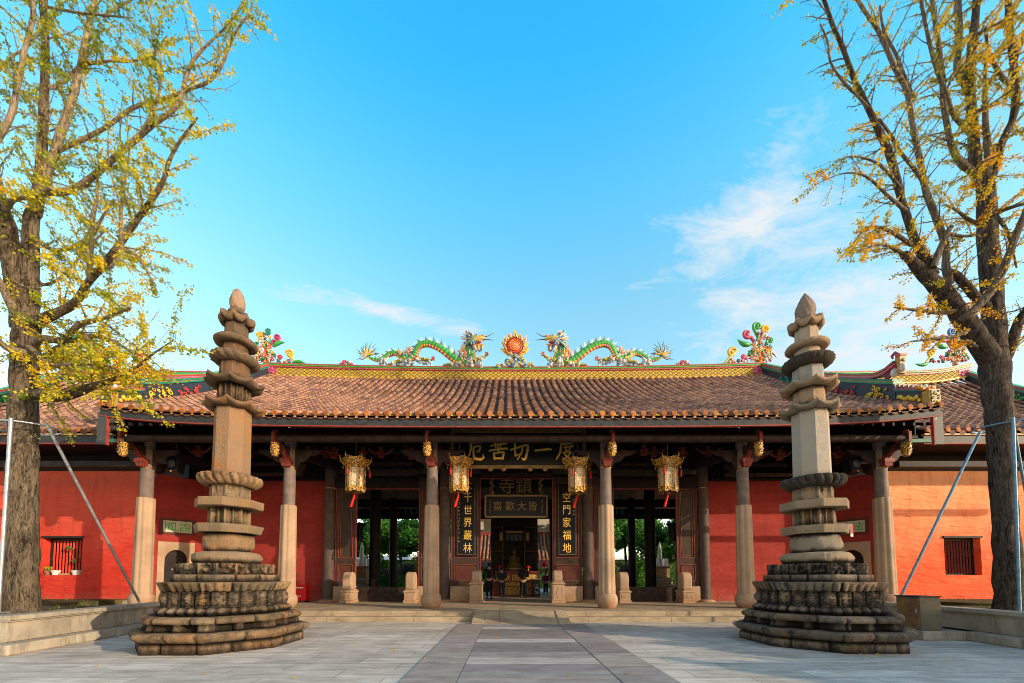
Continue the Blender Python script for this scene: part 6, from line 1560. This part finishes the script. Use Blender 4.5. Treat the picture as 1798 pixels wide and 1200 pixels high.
# ================================================================== PEOPLE
def skin_mesh(verts, edges, radii, name, mat, parent, sub=1, root=0):
    me = bpy.data.meshes.new('tmp'); me.from_pydata([tuple(v) for v in verts], edges, []); o = bpy.data.objects.new('tmp', me); COL.objects.link(o)
    s = o.modifiers.new('s', 'SKIN'); s.use_smooth_shade = True
    for i, d in enumerate(me.skin_vertices[0].data): r = radii[i]; d.radius = r if isinstance(r, tuple) else (r, r); d.use_root = (i == root)
    ss = o.modifiers.new('u', 'SUBSURF'); ss.levels = sub; ss.render_levels = sub
    dg = bpy.context.evaluated_depsgraph_get(); m2 = bpy.data.meshes.new_from_object(o.evaluated_get(dg)); bpy.data.objects.remove(o)
    off = WP(parent)
    for v in m2.vertices: v.co -= off
    m2.materials.clear(); m2.materials.append(mat); m2.name = name
    for p in m2.polygons: p.use_smooth = True
    r_ = bpy.data.objects.new(name, m2); COL.objects.link(r_); r_.parent = parent; return r_
def person(x, y, z, h, face, top, legs, label, arms='down', step=0.0, hair='short'):
    """face: angle of the facing direction in the XY plane"""
    root = thing('person', label, 'person', (x, y, z))
    k = h/1.72; f = Vector((math.cos(face), math.sin(face), 0)); s = Vector((-f.y, f.x, 0))
    def P(a, b, c): return Vector((x, y, z))+f*a*k+s*b*k+Vector((0, 0, c*k))
    V = [P(0, 0, .92), P(0, 0, 1.08), P(0, 0, 1.28), P(0, 0, 1.42), P(.01, 0, 1.5), P(.03, 0, 1.60), P(.02, 0, 1.69)]
    E = [(0, 1), (1, 2), (2, 3), (3, 4), (4, 5), (5, 6)]; Rd = [(.14, .11), (.125, .10), (.15, .11), (.10, .08), (.052, .052), (.082, .095), (.055, .065)]
    hands = []
    for q in (-1, 1):
        i = len(V); st = step*q
        V += [P(0, q*.09, .84), P(st*.5, q*.1, .48), P(st, q*.1, .09), P(st+.12, q*.12, .035)]; E += [(0, i), (i, i+1), (i+1, i+2), (i+2, i+3)]; Rd += [.085, .058, .04, .035]
        j = len(V)
        if arms == 'down': A = [P(0, q*.19, 1.40), P(-.02, q*.25, 1.13), P(.05, q*.26, .90)]
        elif arms == 'pray': A = [P(0, q*.19, 1.40), P(.02, q*.27, 1.14), P(.26, q*.06, 1.22)]
        else: A = [P(0, q*.19, 1.40), P(.04, q*.26, 1.14), P(.22, q*.22, 1.02)]
        V += A; E += [(3, j), (j, j+1), (j+1, j+2)]; Rd += [.055, .042, .028]; hands.append((A[2], (A[2]-A[1]).normalized(), q))
    b = skin_mesh(V, E, [r if isinstance(r, tuple) else r for r in Rd], 'body', M['skin'], root)
    hm = MB()
    for hp, hd, q in hands:
        sd = hd.cross(f).normalized() if abs(hd.dot(f)) < .9 else Vector((0, 0, 1)); pal = hp+hd*.05*k
        hm.ell(pal, (.03*k, .03*k, .045*k), 8, 5)
        for n_, (o_, l) in enumerate(((-.024, .06), (-.008, .072), (.008, .068), (.024, .052))):
            p0 = pal+f*0+s*0+sd*0+ (f*o_)*k+hd*.035*k; hm.tube([p0, p0+hd*l*.5*k, p0+(hd*l+s*(-q)*.015)*k], [.009*k, .008*k, .006*k], 5)
        p0 = pal+f*.03*k; hm.tube([p0, p0+(f*.025+hd*.02)*k, p0+(f*.03+hd*.045)*k], [.01*k, .009*k, .007*k], 5)
    hm.ell(P(.125, 0, 1.60), (.012*k, .015*k, .02*k), 6, 4)
    for q in (-1, 1): hm.ell(P(.02, q*.088, 1.6), (.02*k, .012*k, .03*k), 6, 4)
    me = b.data; bm = bmesh.new(); bm.from_mesh(me); off = WP(root)
    vs = [bm.verts.new(Vector(v)-off) for v in hm.v]
    for f_ in hm.f: 
        try: bm.faces.new([vs[i] for i in f_])
        except ValueError: pass
    bm.to_mesh(me); bm.free()
    # eyes and mouth
    m = MB()
    for q in (-1, 1): m.ell(P(.108, q*.034, 1.615), .01*k, 6, 4)
    m.ell(P(.108, 0, 1.55), (.012*k, .02*k, .006*k), 6, 4); m.build('face_features', M['hair'], b)
    jv = [P(0, 0, .90), P(0, 0, 1.1), P(0, 0, 1.28), P(0, 0, 1.41), P(0, 0, 1.465)]; je = [(0, 1), (1, 2), (2, 3), (3, 4)]; jr = [(.165, .135), (.15, .125), (.17, .13), (.12, .1), (.075, .075)]
    for q in (-1, 1):
        j = len(jv); hp, hd, _ = hands[0 if q < 0 else 1]
        el = V[[i for i in range(len(V)) if V[i] == hp][0]-1]; jv += [P(0, q*.19, 1.40), el, hp-hd*.03]; je += [(3, j), (j, j+1), (j+1, j+2)]; jr += [.075, .06, .048]
    skin_mesh(jv, je, jr, 'jacket', top, root)
    tv = [P(0, 0, .94)]; te = []; trr = [(.15, .125)]
    for q in (-1, 1):
        j = len(tv); st = step*q; tv += [P(0, q*.09, .84), P(st*.5, q*.1, .48), P(st, q*.1, .1)]; te += [(0, j), (j, j+1), (j+1, j+2)]; trr += [.105, .078, .064]
    skin_mesh(tv, te, trr, 'trousers', legs, root)
    m = MB()
    for q in (-1, 1): m.ell(P(step*q+.05, q*.11, .04), (.13*k if abs(f.x) > .7 else .055*k, .13*k if abs(f.y) > .7 else .055*k, .045*k), 10, 6)
    m.build('shoes', M['black_lacquer'], root)
    m = MB(); m.ell(P(-.005, 0, 1.645), (.1*k, .1*k, .1*k), 14, 9)
    if hair == 'long': m.ell(P(-.05, 0, 1.52), (.085*k, .085*k, .15*k), 12, 8)
    m.build('hair', M['hair'], root)
    return root
zf_ = .32
person(-.90, 20.4, zf_, 1.80, PI/2, M['black_cloth'], M['black_cloth'], 'man in a black jacket standing with his back turned at the left of the doorway')
person(-.28, 21.5, zf_, 1.62, PI/2, M['jeans'], M['jeans'], 'person in dark blue clothes facing the altar, second from the left', 'pray')
person(.86, 20.8, zf_, 1.68, PI/2, M['black_cloth'], M['black_cloth'], 'dark haired person in black bowing at the middle of the altar table', 'pray', 0, 'long')
person(2.55, 26.2, zf_, 1.4, PI/2+.2, M['purple'], M['jeans'], 'small figure in a purple top walking beyond the shrine on the right', 'out', .12)

# ================================================================== REAR COURTYARD
def clump_tree(x, y, h, cr, label, mat, seed, n=5200, sz=.17, trunk_r=.2, zbase=0, cz=.62, kind='garden_tree', grp='green trees beyond the hall', cat='tree'):
    root = thing(kind, label, cat, (x, y, zbase), grp); r_ = random.Random(seed)
    m = MB(); top_ = Vector((x+r_.uniform(-.3, .3), y, zbase+h*.55)); m.tube([(x, y, zbase-.02), (x+.08, y, zbase+h*.25), top_], [trunk_r, trunk_r*.8, trunk_r*.55], 10, wob=.2)
    cl = []
    for k in range(16):
        a = r_.uniform(0, 2*PI); e = r_.uniform(-.5, 1); rr = cr*r_.uniform(.35, .85)
        c = Vector((x+rr*math.cos(a)*math.cos(e), y+rr*math.sin(a)*math.cos(e), zbase+h*cz+rr*math.sin(e)*.8)); cl.append((c, cr*r_.uniform(.25, .42)))
        if k < 9: m.tube([top_, top_.lerp(c, .5)+Vector((0, 0, .1)), c], [trunk_r*.5, trunk_r*.3, trunk_r*.08], 6)
    m.build('trunk', M['bark_r'], root)
    L = Leaves(seed)
    for i in range(n):
        c, rr = cl[r_.randrange(len(cl))]; d = Vector((r_.gauss(0, 1), r_.gauss(0, 1), r_.gauss(0, 1))).normalized(); d = d*rr*r_.random()**.4; d.z *= .75
        L.leaf(c+d, sz*r_.uniform(.6, 1.2), .35+.3*d.z/rr+.25*noise.noise(c+d)+r_.gauss(0, .12), .6)
    L.build('crown', mat, root)
GT = [(-15.2, 38, 8.6, 3.9, 'broad green garden tree at the far left of the left opening'), (-10.9, 41, 9.4, 4.2, 'tall dark green garden tree in the middle of the left opening'), (-7.4, 37.5, 8.4, 3.5, 'bright leafed garden tree at the right edge of the left opening'),
      (8.4, 38, 8.5, 3.6, 'light green garden tree behind the left column of the right opening'), (12.2, 41, 9.4, 4.2, 'tall green garden tree in the middle of the right opening'), (16.6, 39, 7.6, 3.5, 'yellowish green garden tree at the right edge of the right opening'),
      (-2.9, 46, 6, 2.4, 'green garden tree glimpsed left of the shrine'), (4.3, 34.0, 2.8, 1.1, 'yellow green shrub glimpsed right of the shrine below the round lantern')]
for i, (x, y, h, cr, lab) in enumerate(GT): clump_tree(x, y, h, cr, lab, M['leaf_g'], 200+i, 12000 if i < 6 else 2200, .3 if i < 6 else .14, .2, 0, .58)
for i, (x, w, hh_) in enumerate([(-16, 5, 3.5), (-11.6, 5, 3.1), (-7.4, 4.4, 3.4), (8.2, 4.4, 3.3), (12.6, 5, 3.1), (17.2, 5, 3.5), (-1.9, 1.6, 1.5)]):
    lab = ['dense green shrub at the far left below the garden trees', 'dense shrub in the middle of the left opening below the trees', 'dense shrub at the right edge of the left opening', 'dense shrub at the left edge of the right opening', 'dense shrub in the middle of the right opening below the trees', 'dense green shrub at the far right below the garden trees', 'small green shrub glimpsed left of the shrine behind the man in black'][i]
    root = thing('shrub', lab, 'shrub', (x, 36, 0), 'shrubs below the garden trees'); L = Leaves(700+i); r_ = random.Random(700+i)
    for k in range(5200):
        q = r_.random()**.35; a = r_.uniform(0, 2*PI); e = r_.uniform(0, PI/2); c = Vector((x+w*.55*q*math.cos(a)*math.cos(e), (36 if i < 6 else 33)+.8*q*math.sin(a)*math.cos(e), hh_*q*math.sin(e)*(1+.3*noise.noise(Vector((x+a, e*3, 1))))+.05))
        L.leaf(c, .2*r_.uniform(.6, 1.2), .3+.35*noise.noise(c*1.1)+.2*c.z/hh_+r_.gauss(0, .12), .5)
    L.build('foliage', M['leaf_g'], root)
root = thing('courtyard_wall', 'low dark green ivy covered wall closing the rear court behind the trees', 'garden wall', (XC, 50, 0))
m = MB(); m.b2(-60, 60, 50, 50.4, 0, 3.6); m.build('wall', simple('ivy_covered_wall', (.05, .1, .02), (.015, .035, .01), 3, .9, bs=6, bstr=1, bd=.2), root)
m = MB(); m.prism([(49.7, 3.6), (50.2, 4.1), (50.7, 3.6)], -60, 60, axis='x'); m.build('tile_coping', M['tile'], root)
for i, (x, y, h, cr, lab) in enumerate([(-7.9, 31.5, 3.0, .95, 'purple leaved bonsai tree in the left opening'), (9.3, 31.5, 3.0, .95, 'purple leaved bonsai tree in the right opening'), (-10.0, 33, 2.6, .7, 'thin small bonsai with red blossom between the dark columns')]):
    clump_tree(x, y, h, cr, lab, M['leaf_bonsai'], 300+i, 1800, .1, .09, .0, .66, 'bonsai_tree', 'bonsai trees in the rear court', 'bonsai')
for i, (x, w, lab) in enumerate([(-10.1, 1.6, 'low clipped hedge left in the left opening'), (-7.5, 1.8, 'low clipped hedge right in the left opening'), (8.9, 1.6, 'low clipped hedge left in the right opening'), (12.4, 2.2, 'low clipped hedge right in the right opening')]):
    y = 32.6; root = thing('hedge', lab, 'hedge', (x, y, 0), 'clipped hedges in the rear court'); L = Leaves(400+i); r_ = random.Random(400+i)
    for k in range(3600):
        bz = r_.choice([.45, .95, 1.3]); a = r_.uniform(0, 2*PI); q = r_.random()**.4
        L.leaf(Vector((x+w*.5*q*math.cos(a)+(.2 if bz > .6 else 0), y+.45*q*math.sin(a), bz+r_.uniform(-.22, .22)*math.sqrt(max(0, 1-q*q*.8)))), .075, .4+.5*(q-.5)+r_.gauss(0, .12))
    L.build('foliage', M['leaf_hedge'], root)
# small stone pagodas on panelled bases, rear court
for i, (x, lab) in enumerate(((-11.3, 'small pale stone pagoda on a panelled base seen through the left opening'), (11.9, 'small pale stone pagoda on a panelled base seen through the right opening'))):
    y = 31.0; root = thing('garden_pagoda', lab, 'stone pagoda', (x, y, 0), 'small pagodas in the rear court')
    m = MB(); m.b2(x-.95, x+.95, y-.9, y+.9, 0, .5); m.b2(x-.8, x+.8, y-.75, y+.75, .5, .75); m.b2(x-.9, x+.9, y-.85, y+.85, .75, .85); m.b2(x-.7, x+.7, y-.65, y+.65, .85, 1.15); m.b2(x-.85, x+.85, y-.8, y+.8, 1.15, 1.25); m.b2(x-.72, x+.72, y-.67, y+.67, 1.25, 1.34); m.build('stepped_base', M['st_mid_r'], root, bevel=.02)
    m = MB(); m.b2(x-.55, x+.55, y-.5, y+.5, 1.34, 2.15); m.b2(x-.68, x+.68, y-.62, y+.62, 2.15, 2.25); m.build('panelled_block', M['tan_board'] if i < 1 else M['st_mid_l'], root)
    m = MB()
    for q in range(4):
        a = PI/4+q*PI/2; m.prism([(x+.5*math.cos(a)-.14, 2.252), (x+.5*math.cos(a)+.14, 2.252), (x+.5*math.cos(a)+.16*(1 if math.cos(a) > 0 else .2), 2.85), (x+.5*math.cos(a)-.16*(1 if math.cos(a) < 0 else .2), 2.85)], y+.45*math.sin(a)-.08, y+.45*math.sin(a)+.08)
    m.build('corner_leaf', M['white'], root)
    m = MB(); m.polar(x, y, [(.28, 2.25)]+[(lerp(.24, .13, k/12)*(1 if k % 2 else .82), 2.4+k*.12) for k in range(13)]+[(.04, 4.05), (.01, 4.15)], 20); m.build('ringed_spire', M['cream'], root)
# rear hall with a clay tile roof and dark fascia
rh = thing('rear_hall', 'far hall with sunlit clay tiles and dark eave board glimpsed beside the shrine', 'temple hall', (XC, 38, 0))
roof(XC-7, XC+7, 36, 39.5, 3.0, 5.6, rh, sag=.15, pitch=.34, ntile=10, seed=9)
m = MB(); m.b2(XC-7, XC+7, 36, 36.1, 2.2, 2.88); m.build('fascia_board', M['greypaint'], rh)
m = MB(); m.b2(XC-7, XC+7, 35.95, 36.1, 2.88, 2.95); m.b2(XC-7, XC+7, 39.4, 39.7, 5.6, 5.9); m.build('red_edge', M['redline'], rh)
m = MB(); m.b2(XC-7, XC-3.5, 38, 38.2, 0, 3); m.b2(XC+4.5, XC+7, 38, 38.2, 0, 3); m.b2(XC-7, XC+7, 40, 40.2, 5.6, 7.5); m.build('wall', M['cream'], rh)
for d in (-5.5, -3.2, 3.2, 5.5):
    m = MB(); m.polar(XC+d, 36.8, [(.16, 0), (.16, 3)], 12); m.build('column', M['redwood'], rh)
m = MB(); x = XC-6.8
while x < XC+6.8: m.tube([(x, 36.3, 7.9), (x, 40.0, 10.5)], .12, 6, jit((.4, .2, .12), .2)); x += .36
m.add([(XC-7, 36.3, 7.85), (XC+7, 36.3, 7.85), (XC+7, 40, 10.45), (XC-7, 40, 10.45)], [(0, 1, 2, 3)], (.25, .12, .07)); m.build('upper_roof', M['tile'], rh)
m = MB(); m.b2(XC-3.0, XC-2.7, 38.3, 38.5, 6, 7.8); m.build('upper_wall', M['cream'], rh)
root = thing('round_red_lantern', 'round red lantern hanging right of the shrine before the garden', 'lantern', (2.9, 31, 2.4))
m = MB(); m.ell((2.9, 31, 2.42), (.27, .27, .24), 14, 9); m.build('lantern_body', M['redcloth'], root); m = MB(); m.tube([(2.9, 31, 2.64), (2.9, 31, 5.9)], .012, 4); m.polar(2.9, 31, [(.1, 2.14), (.1, 2.2)], 10); m.build('cord_and_cap', M['goldplain'], root)
lantern(-10.3, 27.5, 5.15, 'dark unlit palace lantern at the rear eave, seen in the left opening', 0, 'dark lanterns at the rear eave', True)
lantern(11.6, 27.5, 5.15, 'dark unlit palace lantern at the rear eave, seen in the right opening', 0, 'dark lanterns at the rear eave', True)

# unseen trees added outside the frame on the right to shade the near right paving
for i, (x, y) in enumerate([(17.5, 2.6), (18.4, -.8), (18.0, -4.2), (19.2, -7.6), (18.3, -11.0), (19.0, -14.5)]):
    clump_tree(x, y, 5.2, 2.1, 'unseen broadleaf tree added beyond the right planter to shade the near paving', M['leaf_g'], 500+i, 5200, .34, .16, 0, .56, 'garden_tree', 'unseen shade trees added right of the frame')
# ================================================================== SMALL THINGS
for (px, kind, lab) in ((84, 'a', 'small tan flower pot with yellow green plant at the left end of the window sill'), (98, 'b', 'white flower pot, second on the window sill, nearly empty'), (135, 'c', 'white bowl pot with a thin bent plant at the right end of the window sill')):
    p = U(px, 1008, 16.72); x, y, z = p.x, 16.72, 1.492
    root = thing('flower_pot', lab, 'flower pot', (x, y, z), 'flower pots on the window sill')
    m = MB(); w = {'a': .13, 'b': .16, 'c': .19}[kind]; m.polar(x, y, [(w*.65, z), (w*.95, z+.16), (w, z+.18), (w*1.08, z+.19), (w*.9, z+.2), (w*.85, z+.17)], 18); m.build('pot', M['white'] if kind != 'a' else M['tan_board'], root)
    m = MB(); r_ = random.Random(px)
    if kind == 'a':
        for k in range(60): 
            a = r_.uniform(0, 6.3); m.ell((x+r_.uniform(0, .14)*math.cos(a), y+.08*math.sin(a), z+.24+r_.uniform(0, .1)), (.03, .03, .02), 5, 4, (.35, .38, .03))
        m.build('plant', M['vpaint'], root)
    elif kind == 'c':
        m.tube([(x, y, z+.15), (x-.05, y, z+.45), (x-.1, y-.02, z+.6), (x-.28, y-.03, z+.95), (x-.42, y-.04, z+1.15)], [.015, .012, .01, .008, .006], 5, (.25, .2, .1))
        for cx_, cz_ in ((-.1, .6), (-.42, 1.16), (-.3, 1.12), (.2, .75)):
            for k in range(26): m.ell((x+cx_+r_.gauss(0, .05), y-.03+r_.gauss(0, .04), z+cz_+r_.gauss(0, .035)), (.03, .02, .014), 5, 4, jit((.09, .2, .04), .4, r_))
        m.build('plant', M['vpaint'], root)
m = MB(); p = U(116, 1008, 16.75); m.box((p.x, 16.75, 1.53), (.42, .16, .07), R(3), col=(.5, .3, .14)); tag(m.build('brick', M['vpaint']), 'small ochre block lying between the flower pots on the window sill', 'block')
FL = [(870, 1121), (690, 1145), (669, 1175), (517, 1193), (1052, 1110), (996, 1190), (1510, 1150), (1541, 1152), (1562, 1141), (742, 1160), (1320, 1162), (620, 1132), (560, 1106), (1470, 1184), (360, 1186), (300, 1160), (170, 1172), (1100, 1186), (1240, 1132), (1620, 1120), (1660, 1165)]
r_ = random.Random(6)
where = ['on the pale slab near the ramp', 'on the paving left of the path', 'on the paving left of the path, nearer the camera', 'at the near left of the path edge']
for i, (px, py) in enumerate(FL):
    a = (px-CX)/F; b = (CYP-py)/F; dy = math.cos(TH)-b*math.sin(TH); dz = math.sin(TH)+b*math.cos(TH); s = -H/dz; x, y = a*s, dy*s
    m = MB(); an = r_.uniform(0, 6); w = .035; vs = []
    for k, (u_, v_, zz) in enumerate(((0, -1, .004), (.5, -.2, .01), (1, .7, .022), (.35, .95, .012), (0, .7, .006), (-.35, .95, .012), (-1, .7, .024), (-.5, -.2, .01))):
        vs.append((x+w*(u_*math.cos(an)-v_*math.sin(an)), y+w*(u_*math.sin(an)+v_*math.cos(an)), .018+zz))
    m.add(vs, [(0, 1, 4), (1, 2, 3, 4), (0, 4, 7), (4, 5, 6, 7)])
    o = m.build('fallen_leaf', M['leaf_fallen']); tag(o, 'small yellow ginkgo leaf lying on the grey courtyard paving', 'leaf', 'fallen ginkgo leaves on the paving')

# ================================================================== LIGHT AND SKY
EL = R(15); AZ = R(61)      # sun behind the camera, to the right
sd = Vector((math.sin(AZ)*math.cos(EL), -math.cos(AZ)*math.cos(EL), math.sin(EL)))
sun = bpy.data.lights.new('sun', 'SUN'); so = bpy.data.objects.new('sun', sun); COL.objects.link(so)
so.rotation_euler = sd.to_track_quat('Z', 'Y').to_euler(); so.location = (20, -20, 20)
sun.energy = 5.0; sun.angle = R(.5); sun.color = (1.0, .80, .56)
w = bpy.data.worlds.new('World'); sc.world = w; w.use_nodes = True; nt = w.node_tree
bg = nt.nodes['Background']; sk = nt.nodes.new('ShaderNodeTexSky'); sk.sky_type = 'NISHITA'; sk.sun_disc = False
sk.sun_elevation = EL; sk.sun_rotation = PI-AZ; sk.air_density = 1.0; sk.dust_density = .3; sk.ozone_density = 2.0
def N_(t, **k):
    n = nt.nodes.new(t)
    for a_, b_ in k.items(): setattr(n, a_, b_)
    return n
tc = N_('ShaderNodeTexCoord'); sp = N_('ShaderNodeSeparateXYZ'); nt.links.new(tc.outputs['Generated'], sp.inputs[0])
def M_(op, a_, b_=0.0):
    n = N_('ShaderNodeMath', operation=op)
    for i, v in enumerate((a_, b_)):
        if isinstance(v, (int, float)): n.inputs[i].default_value = v
        else: nt.links.new(v, n.inputs[i])
    return n.outputs[0]
zc = M_('MAXIMUM', sp.outputs[2], .0)
tint = ramp(nt, zc, [(0, (.62, .50, .34)), (.3, (.52, .50, .37)), (.55, (.39, .55, .42)), (.70, (.215, .60, .53)), (.81, (.085, .58, .60)), (1, (.06, .5, .58))])
fr_ = N_('ShaderNodeMapRange', interpolation_type='SMOOTHSTEP'); nt.links.new(sp.outputs[1], fr_.inputs[0]); fr_.inputs[1].default_value = -.25; fr_.inputs[2].default_value = .3
tb = N_('ShaderNodeMix', data_type='RGBA'); nt.links.new(fr_.outputs[0], tb.inputs[0]); tb.inputs[6].default_value = (.46, .35, .245, 1); nt.links.new(tint, tb.inputs[7])
gn = N_('ShaderNodeMix', data_type='RGBA', blend_type='MULTIPLY'); gn.inputs[0].default_value = 1; nt.links.new(tb.outputs[2], gn.inputs[6]); gn.inputs[7].default_value = (10.3, 9.9, 10.4, 1)
mx = N_('ShaderNodeMix', data_type='RGBA', blend_type='MULTIPLY'); mx.inputs[0].default_value = 1
nt.links.new(sk.outputs[0], mx.inputs[6]); nt.links.new(gn.outputs[2], mx.inputs[7])
# wispy clouds on a high flat layer
den = M_('ADD', zc, .12); cx_ = M_('DIVIDE', sp.outputs[0], den); cy_ = M_('DIVIDE', sp.outputs[1], den)
cb = N_('ShaderNodeCombineXYZ'); nt.links.new(cx_, cb.inputs[0]); nt.links.new(cy_, cb.inputs[1])
mp = N_('ShaderNodeMapping'); mp.inputs['Scale'].default_value = (1.1, 1.9, 1); mp.inputs['Rotation'].default_value = (0, 0, R(-28)); nt.links.new(cb.outputs[0], mp.inputs[0])
n1 = N_('ShaderNodeTexNoise'); n1.inputs['Scale'].default_value = 4.2; n1.inputs['Detail'].default_value = 9; n1.inputs['Roughness'].default_value = .70; n1.inputs['Distortion'].default_value = .5; nt.links.new(mp.outputs[0], n1.inputs[0])
n2 = N_('ShaderNodeTexNoise'); n2.inputs['Scale'].default_value = .45; n2.inputs['Detail'].default_value = 3; nt.links.new(mp.outputs[0], n2.inputs[0])
# more cloud to the right, none to the upper left
def gauss(x0, y0, wx, wy, rot):
    a_ = M_('SUBTRACT', cx_, x0); b_ = M_('SUBTRACT', cy_, y0); c_, s_ = math.cos(rot), math.sin(rot)
    u_ = M_('DIVIDE', M_('ADD', M_('MULTIPLY', a_, c_), M_('MULTIPLY', b_, s_)), wx); v_ = M_('DIVIDE', M_('SUBTRACT', M_('MULTIPLY', b_, c_), M_('MULTIPLY', a_, s_)), wy)
    return M_('POWER', 2.718, M_('MULTIPLY', M_('ADD', M_('MULTIPLY', u_, u_), M_('MULTIPLY', v_, v_)), -1.0))
side = M_('ADD', M_('MULTIPLY', gauss(1.0, 1.18, .6, .34, .35), .34), M_('MULTIPLY', gauss(-.36, 1.2, .42, .06, .32), .37))
side = M_('ADD', side, M_('MULTIPLY', gauss(.58, .86, .16, .2, .3), .27)); side = M_('ADD', side, M_('MULTIPLY', gauss(1.9, 1.5, .8, .6, .3), .24)); side = M_('ADD', side, -.20)
cf = M_('ADD', M_('ADD', n1.outputs[0], M_('MULTIPLY', n2.outputs[0], .35)), side)
cm = ramp(nt, cf, [(.68, (0, 0, 0)), (.79, (.35, .35, .35)), (.98, (.95, .95, .95))])
mc = N_('ShaderNodeMix', data_type='RGBA'); nt.links.new(cm, mc.inputs[0]); nt.links.new(mx.outputs[2], mc.inputs[6]); mc.inputs[7].default_value = (8.6, 9.0, 9.3, 1)
nt.links.new(mc.outputs[2], bg.inputs[0]); bg.inputs[1].default_value = .1
sc.cycles.filter_width = .95; sc.cycles.max_bounces = 6; sc.cycles.use_denoising = True
sc.cycles.transparent_max_bounces = 4
